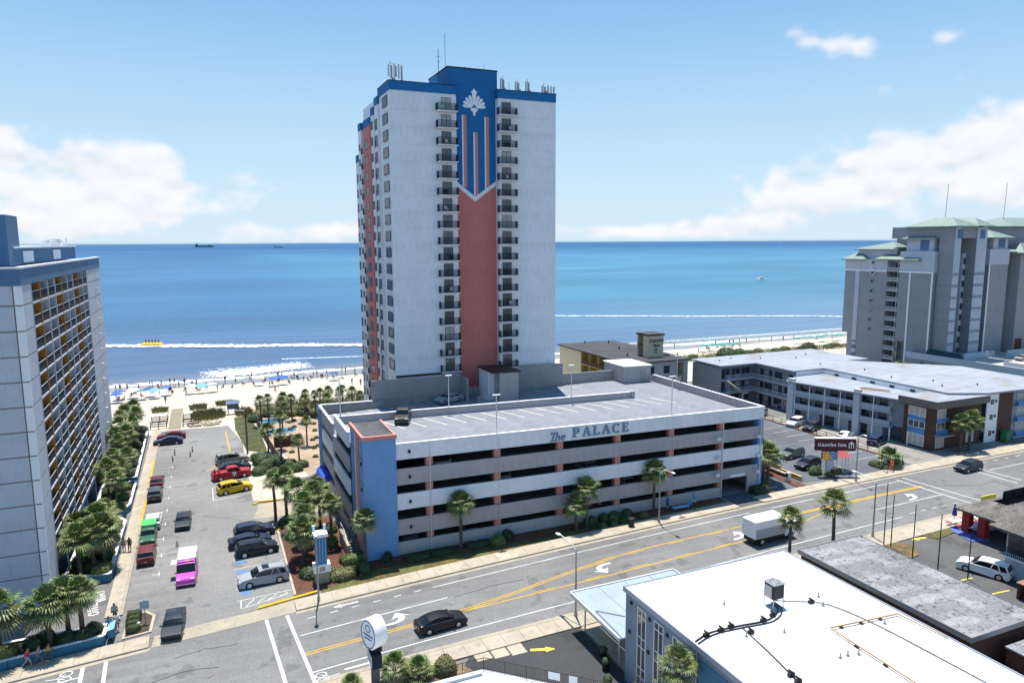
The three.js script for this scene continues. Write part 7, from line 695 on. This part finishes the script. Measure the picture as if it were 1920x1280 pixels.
// ================= people =================
function figure(pose) { // one continuous skin: capsules joined by a smooth minimum, meshed; colours by body zone
  const N = 60, S = 1.0, mc = new MarchingCubes(N, undefined, false, false, 60000); mc.isolation = 0; const J = { // joints for a 1.75 m adult, y up, x forward, centred at y = .9
    stand: { hip: [0, .95, 0], chest: [0, 1.32, 0], neck: [0, 1.5, 0], head: [.03, 1.64, 0], sl: [0, 1.42, .19], sr: [0, 1.42, -.19], el: [-.04, 1.14, .25], er: [-.02, 1.14, -.25], wl: [.05, .9, .27], wr: [.08, .9, -.27], fl: [.09, .8, .27], fr: [.12, .8, -.27], ll: [0, .92, .09], lr: [0, .92, -.09], kl: [.03, .5, .1], kr: [-.01, .5, -.1], al: [0, .09, .11], ar: [-.06, .09, -.11], tl: [.16, .04, .12], tr: [.1, .04, -.12] },
    walk: { hip: [0, .94, 0], chest: [.03, 1.31, 0], neck: [.04, 1.5, 0], head: [.08, 1.63, 0], sl: [.03, 1.42, .19], sr: [.03, 1.42, -.19], el: [-.14, 1.16, .24], er: [.14, 1.17, -.24], wl: [-.1, .93, .27], wr: [.32, 1.0, -.22], fl: [-.08, .84, .27], fr: [.41, 1.0, -.2], ll: [0, .92, .09], lr: [0, .92, -.09], kl: [.2, .53, .1], kr: [-.1, .5, -.1], al: [.26, .1, .11], ar: [-.4, .18, -.11], tl: [.42, .06, .12], tr: [-.3, .06, -.12] },
    sit: { hip: [-.1, .32, 0], chest: [-.24, .68, 0], neck: [-.26, .86, 0], head: [-.23, 1.0, 0], sl: [-.25, .78, .19], sr: [-.25, .78, -.19], el: [-.1, .52, .26], er: [-.1, .52, -.26], wl: [.12, .44, .24], wr: [.12, .44, -.24], fl: [.2, .42, .22], fr: [.2, .42, -.22], ll: [-.08, .3, .1], lr: [-.08, .3, -.1], kl: [.36, .42, .12], kr: [.36, .42, -.12], al: [.6, .1, .12], ar: [.6, .1, -.12], tl: [.72, .14, .13], tr: [.72, .14, -.13] } }[pose];
  const B = [['hip', 'chest', .135, .15, 1], ['chest', 'neck', .13, .06, 1], ['neck', 'head', .055, .085, 0], ['head', 'head', .105, .105, 2], ['sl', 'el', .058, .045, 1], ['el', 'wl', .042, .03, 0], ['wl', 'fl', .035, .028, 0], ['sr', 'er', .058, .045, 1], ['er', 'wr', .042, .03, 0], ['wr', 'fr', .035, .028, 0], ['sl', 'sr', .065, .065, 1], ['ll', 'kl', .09, .065, 3], ['kl', 'al', .06, .042, 0], ['al', 'tl', .045, .035, 4], ['lr', 'kr', .09, .065, 3], ['kr', 'ar', .06, .042, 0], ['ar', 'tr', .045, .035, 4], ['ll', 'lr', .11, .11, 3]];
  const d2 = (p, a, b, ra, rb) => { const ab = [b[0] - a[0], b[1] - a[1], b[2] - a[2]], l = ab[0] ** 2 + ab[1] ** 2 + ab[2] ** 2, t = l ? Math.max(0, Math.min(1, ((p[0] - a[0]) * ab[0] + (p[1] - a[1]) * ab[1] + (p[2] - a[2]) * ab[2]) / l)) : 0; return Math.hypot(p[0] - a[0] - ab[0] * t, p[1] - a[1] - ab[1] * t, p[2] - a[2] - ab[2] * t) - (ra + (rb - ra) * t); };
  const at = (i) => (i / N * 2 - 1) * S; for (let z = 0; z < N; z++) for (let y = 0; y < N; y++) for (let x = 0; x < N; x++) { const p = [at(x), at(y) + .9, at(z)]; let e = 0; for (const [a, b, ra, rb] of B) { const d = d2(p, J[a], J[b], ra, rb); e += Math.exp(-d * 38); } mc.field[x + y * N + z * N * N] = Math.log(e) / 38; }
  mc.update(); const n = mc.count, pos = new Float32Array(n * 3), zone = new Uint8Array(n); for (let i = 0; i < n; i++) { const p = [mc.positionArray[i * 3] * S, mc.positionArray[i * 3 + 1] * S + .9, mc.positionArray[i * 3 + 2] * S]; pos.set(p, i * 3); let m = 9, k = 0; for (const [a, b, ra, rb, c] of B) { const d = d2(p, J[a], J[b], ra, rb); if (d < m) { m = d; k = c; } } if (k === 2) { const h = J.head; k = p[1] > h[1] + .045 || p[0] < h[0] - .02 ? 5 : 0; } zone[i] = k; }
  const g = new THREE.BufferGeometry(); g.setAttribute('position', new THREE.BufferAttribute(pos, 3)); g.computeVertexNormals(); const nn = mc.normalArray; if (nn) { const q = new Float32Array(n * 3); for (let i = 0; i < n * 3; i++) q[i] = nn[i]; } return { g, zone };
}
const POSE = { stand: figure('stand'), walk: figure('walk'), sit: figure('sit') }; const skin = [[.42, .24, .16], [.3, .16, .1], [.16, .085, .05]], hair = [[.03, .02, .015], [.1, .06, .03], [.2, .14, .07]];
function person(u, v, pose, deg, shirt, shorts, label, o = {}) { const { g, zone } = POSE[pose], sk = skin[o.skin ?? 0], hr = hair[o.hair ?? 0], sc = o.s ?? 1; const col = new Float32Array(zone.length * 3); const pal = [sk, shirt, hr, shorts, o.shoe ?? [.1, .1, .1], hr]; for (let i = 0; i < zone.length; i++) col.set(pal[zone[i]], i * 3); const q = new THREE.BufferGeometry(); q.setAttribute('position', g.attributes.position); q.setAttribute('normal', g.attributes.normal); q.setAttribute('color', new THREE.BufferAttribute(col, 3)); const m = new THREE.Mesh(q, M.vcol); m.name = numbered('person'); m.userData = { label, category: 'person' }; if (o.group) m.userData.group = o.group; m.position.set(u, o.h ?? shoreH(v), -v); m.rotation.y = deg * R; m.scale.setScalar(sc); m.castShadow = m.receiveShadow = true; scene.add(m); }
person(-10.1, 72.7, 'walk', 120, [.08, .13, .22], [.05, .07, .12], 'person in denim top walking beside the newspaper boxes', { h: .14, hair: 1, s: .95 }); person(-9.5, 73.0, 'walk', 100, [.62, .6, .58], [.3, .22, .16], 'person in a white shirt on the corner sidewalk', { h: .14, skin: 2 }); person(-9.9, 75.2, 'stand', 280, [.4, .42, .5], [.03, .03, .035], 'person in pale blue standing at the corner', { h: .14, skin: 1 });
person(-10.6, 92.4, 'walk', 95, [.3, .22, .2], [.05, .05, .06], 'person in a pinkish top on the lot sidewalk', { h: .14 }); person(-10.0, 92.2, 'walk', 95, [.03, .03, .035], [.2, .16, .12], 'person in black on the lot sidewalk', { h: .14, skin: 1 }); person(-16, 69.4, 'walk', 10, [.4, .03, .06], [.3, .3, .32], 'person in red under the planter palms', { h: .14 }); person(-15.2, 69.5, 'walk', 10, [.3, .25, .24], [.1, .1, .11], 'person in a grey top under the planter palms', { h: .14, skin: 1 }); person(-14.5, 69.6, 'walk', 10, [.4, .24, .1], [.04, .05, .04], 'person in tan under the planter palms', { h: .14, skin: 2 });
person(97.4, 76.2, 'walk', 190, [.03, .03, .03], [.1, .1, .1], 'person in black by the orange shirt', { h: .14 }); person(98.6, 76.1, 'walk', 190, [.75, .13, .03], [.5, .12, .05], 'person in an orange shirt by the motel lawn', { h: .14 }); person(99.3, 76.6, 'walk', 200, [.7, .14, .05], [.05, .05, .06], 'second person in orange by the motel lawn', { h: .14, skin: 1 }); person(.4, 115.6, 'stand', 0, [.4, .03, .05], [.35, .03, .05], 'person in red behind the crimson pickup', { h: .02 }); person(2.6, 114.4, 'stand', 80, [.6, .58, .6], [.05, .05, .08], 'person in white at the pickup door', { h: .02 }); person(-.2, 116.2, 'stand', 30, [.3, .05, .06], [.04, .04, .05], 'person in dark red at the pickup tail', { h: .02, skin: 1 });
person(56.6, 77.3, 'stand', 90, [.04, .11, .32], [.03, .06, .2], 'person in dark blue against the garage base', { h: .1 }); person(60.8, 77.0, 'walk', 200, [.05, .3, .6], [.55, .53, .5], 'person in a bright blue shirt on the garage lawn', { h: .1 }); { const t = thing('blue_lounger', 'light blue folding lounger on the shaded mulch bed', 'lounger'); mesh('frame', [rbox(57, 59.4, .4, .48, 76.2, 77, .03), ...[[57.1, 76.3], [59.3, 76.3], [57.1, 76.9], [59.3, 76.9]].map(([a, b]) => cyl(a, b, .1, .4, .03))], mat(.25, .42, .62), t); mesh('back', quad(V3(59.4, .48, 76.2), V3(59.4, .48, 77), V3(60.1, .95, 77), V3(60.1, .95, 76.2)), mat(.1, .25, .5), t); }
// beach crowd
const bg = 'people on the beach'; { const r = rng(1234); const spots = [[-22.4, 205.3, 'stand'], [-21.6, 207, 'stand'], [-19.9, 206.4, 'stand'], [-15, 211.8, 'stand'], [-14.4, 211.6, 'stand'], [-10.1, 212.8, 'stand'], [-9, 212.4, 'walk'], [-4.4, 203, 'stand'], [-3.4, 204.9, 'stand'], [-12.5, 203, 'stand'], [-5.5, 189.1, 'walk'], [-9.8, 180.4, 'walk'], [10.1, 205, 'walk'], [11.1, 216, 'stand'], [17.8, 209, 'stand'], [18.9, 209, 'stand'], [27.4, 207.5, 'stand'], [28.4, 207.5, 'stand'], [36, 210.1, 'stand'], [37, 209.8, 'stand'], [14.7, 181.9, 'walk'], [14.1, 190.6, 'stand'], [34.2, 185.1, 'walk'], [36, 182.8, 'walk'], [153.6, 208.2, 'walk'], [171.2, 207.3, 'stand'], [176.4, 205.8, 'stand'], [178.2, 206, 'stand'], [181.5, 206.5, 'walk'], [186.2, 208, 'stand'], [190, 205.6, 'stand'], [195.2, 204.7, 'walk'], [149.8, 189.8, 'walk'], [154.5, 190.2, 'stand'], [200.5, 204.2, 'stand'], [206.3, 204.7, 'stand'], [-17, 203.5, 'stand'], [-7.6, 203.8, 'stand'], [1.4, 203.6, 'sit'], [3, 196.4, 'sit'], [8, 199.6, 'sit'], [21, 203, 'sit'], [23.6, 199.2, 'sit'], [24.6, 196.4, 'sit'], [26, 201.5, 'sit'], [30, 198.4, 'sit'], [31.6, 198.8, 'sit'], [38, 200, 'sit'], [40.6, 202.4, 'sit'], [43, 203.4, 'sit'], [45, 202.2, 'sit'], [-20.4, 189.6, 'sit'], [-19.2, 189.8, 'sit'], [5.2, 195.2, 'sit'], [-1, 200.4, 'sit'], [159.8, 197.4, 'sit'], [167, 197.6, 'sit'], [173.6, 197, 'sit'], [213, 200, 'sit'], [220.6, 199.6, 'sit'], [-23, 193, 'stand'], [-18, 194.6, 'sit'], [-15.6, 192.4, 'sit'], [-11.8, 195.6, 'stand'], [-8.8, 193.4, 'sit'], [-6, 197.2, 'sit'], [-2.6, 193.8, 'sit'], [1.6, 192.6, 'stand'], [6.4, 202.8, 'walk'], [10.6, 197.4, 'sit'], [15.2, 196, 'sit'], [19.4, 194.8, 'sit'], [22, 206.8, 'stand'], [31, 206.6, 'walk'], [33.4, 195.6, 'sit'], [39, 205.8, 'stand'], [-12, 207.4, 'walk'], [3.8, 208.4, 'stand'], [-6.4, 209.6, 'stand']]; const tone = [['navy', [.03, .05, .15]], ['black', [.02, .02, .02]], ['red', [.4, .04, .05]], ['white', [.6, .6, .6]], ['teal', [.04, .25, .28]], ['bare chested', null], ['purple', [.2, .06, .28]]]; spots.forEach(([u, v, p], i) => { const [n, c] = tone[i % 7], k = i % 3; const d = p === 'sit' ? 'sitting on the sand' : p === 'walk' ? 'walking on the beach' : v > 203 ? 'standing near the water' : 'standing on the dry sand'; person(u, v, p, r() * 360, c || skin[k], tone[(i + 3) % 7][1] || [.05, .06, .1], `${c ? n + ' clad' : n} person ${d}`, { group: bg, skin: k, hair: (i + 1) % 3 }); }); }
function beachUmbrella(u, v, color, label, tilt = 0, s = 1) { const t = thing('beach_umbrella', label, 'umbrella', 'umbrellas on the beach'); const g = new THREE.ConeGeometry(1.25, .5, 10, 2, true), p = g.attributes.position; for (let i = 0; i < p.count; i++) { const q = Math.hypot(p.getX(i), p.getZ(i)) / 1.25; p.setY(i, .42 * (1 - q * q)); } g.computeVertexNormals(); mesh('canopy', g.rotateX(tilt).translate(0, 1.75, 0), mat(...color, { rough: .7 }), t); mesh('pole', new THREE.CylinderGeometry(.025, .025, 2.1, 6).translate(0, 1.05, 0), M.white, t); t.position.set(u * (v - 8) / v, shoreH(v - 8), -(v - 8)); t.scale.setScalar(s); return t; }
const BL = [.008, .09, .36], NV = [.012, .06, .2], WH = [.72, .74, .76], TL = [.015, .2, .19], LB = [.16, .38, .56];
[[-21, 198.4, BL], [-21.2, 194.6, BL], [-18, 199.8, WH], [-16, 196.4, TL], [-14.2, 199.8, NV], [-13, 196.6, LB], [-10.4, 199.6, BL], [-4.6, 199, WH], [-2.2, 198.6, LB], [.4, 199.2, WH], [16, 201, BL], [18.5, 202.4, BL], [12.4, 204, WH], [32.4, 203, NV], [44.5, 203, TL]].forEach(([u, v, c], i) => beachUmbrella(u, v, c, (c === WH ? 'white' : c === TL ? 'teal' : c === NV ? 'dark blue' : c === LB ? 'pale blue' : 'bright blue') + ' beach umbrella on the sand beyond the lot', .15 * (i % 3 - 1), 1.15));
[[159.5, 199.8], [163.6, 200.6], [166.6, 199.6], [170, 200.2], [173, 199.4], [204, 201], [208, 201.6], [212, 202], [216, 201.4], [219, 202], [223, 201], [227, 202]].forEach(([u, v], i) => beachUmbrella(u, v, TL, 'teal rental umbrella in the row beyond the dark flat roof', .1 * (i % 3 - 1), 1.2));
for (const [u, v, i] of [[-20.6, 192.8, 0], [-17.4, 197.6, 1], [-13.6, 197.4, 2], [-9.6, 198, 0], [-3, 197, 1], [-1, 196.8, 2], [13.4, 201.6, 0], [17, 200, 1], [20, 200.6, 2], [22.6, 201.6, 0], [29, 201.6, 1], [33, 200.6, 2], [41.6, 203.6, 0], [160.5, 198.4, 0], [164.6, 198.8, 0], [171, 198.4, 0]]) { const t = thing('beach_chair', ['navy folding chair on the beach', 'dark red folding chair on the beach', 'pale blue folding chair on the beach'][i], 'chair', 'folding chairs on the beach'); const m = [mat(.02, .04, .13), mat(.2, .03, .04), mat(.3, .5, .65)][i]; mesh('seat', box(-.35, .35, .25, .3, -.3, .3), m, t); mesh('backrest', quad(new THREE.Vector3(-.35, .28, .3), new THREE.Vector3(.35, .28, .3), new THREE.Vector3(.35, .95, .55), new THREE.Vector3(-.35, .95, .55)), m, t); for (const s of [-.32, .32]) mesh('leg', [rod(new THREE.Vector3(s, 0, -.3), new THREE.Vector3(s, .3, .3), .02), rod(new THREE.Vector3(s, 0, .35), new THREE.Vector3(s, .28, -.3), .02)], M.grayMetal, t); t.position.set(u, shoreH(v), -v); t.rotation.y = i * 2.1 + u; t.scale.setScalar(1.2); }
// boats
{ const t = thing('yellow_boat', 'yellow banana boat with riders on the white wake', 'boat'); mesh('hull', [new THREE.CapsuleGeometry(.55, 4.6, 4, 10).rotateZ(Math.PI / 2).translate(0, .2, .5), new THREE.CapsuleGeometry(.55, 4.6, 4, 10).rotateZ(Math.PI / 2).translate(0, .2, -.5)], mat(.75, .5, .03), t); for (let i = 0; i < 5; i++) mesh('rider', [new THREE.CapsuleGeometry(.22, .5, 3, 8).translate(-1.8 + i * .9, 1.1, 0), new THREE.SphereGeometry(.15, 8, 6).translate(-1.8 + i * .9, 1.7, 0)], mat(.25, .12, .06), t); t.position.set(-19.3, -1.7, -300); t.scale.setScalar(1.35); t.rotation.y = -25 * R; }
for (const [u, v, s, l] of [[32, 8545, 1, 'long dark cargo ship on the horizon'], [619, 6557, .42, 'smaller dark ship beside the tower on the horizon']]) { const t = thing('cargo_ship', l, 'ship'); mesh('hull', box(-95, 95, 0, 14, -12, 12), mat(.03, .04, .06), t); mesh('bridge', [box(-88, -70, 14, 36, -10, 10), box(40, 52, 14, 22, -8, 8)], mat(.12, .13, .15), t); mesh('mast', box(60, 63, 14, 34, -2, 2), mat(.1, .1, .12), t); t.position.set(u, -2, -v); t.scale.setScalar(s); t.rotation.y = -10 * R; }
{ const t = thing('tour_boat', 'small white tour boat on the open sea', 'boat'); mesh('hull', rboxL(-4.5, 4.5, 0, 1.4, -1.6, 1.6), M.white, t); mesh('cabin', rboxL(-1.5, 2, 1.4, 3, -1.2, 1.2), mat(.75, .6, .2), t); t.position.set(505, -2, -547); t.rotation.y = -20 * R; }
{ const t = thing('parasail', 'tiny blue parasail over the sea horizon', 'parasail'); mesh('canopy', new THREE.SphereGeometry(9, 12, 6, 0, 6.2832, 0, 1.2).translate(0, 0, 0), mat(.03, .2, .55), t); mesh('lines', [rod(new THREE.Vector3(-6, 3, 0), new THREE.Vector3(0, -10, 0), .2), rod(new THREE.Vector3(6, 3, 0), new THREE.Vector3(0, -10, 0), .2)], M.white, t); t.position.set(2420, 14, -2503); }
shadows(scene);
renderer.render(scene, camera);
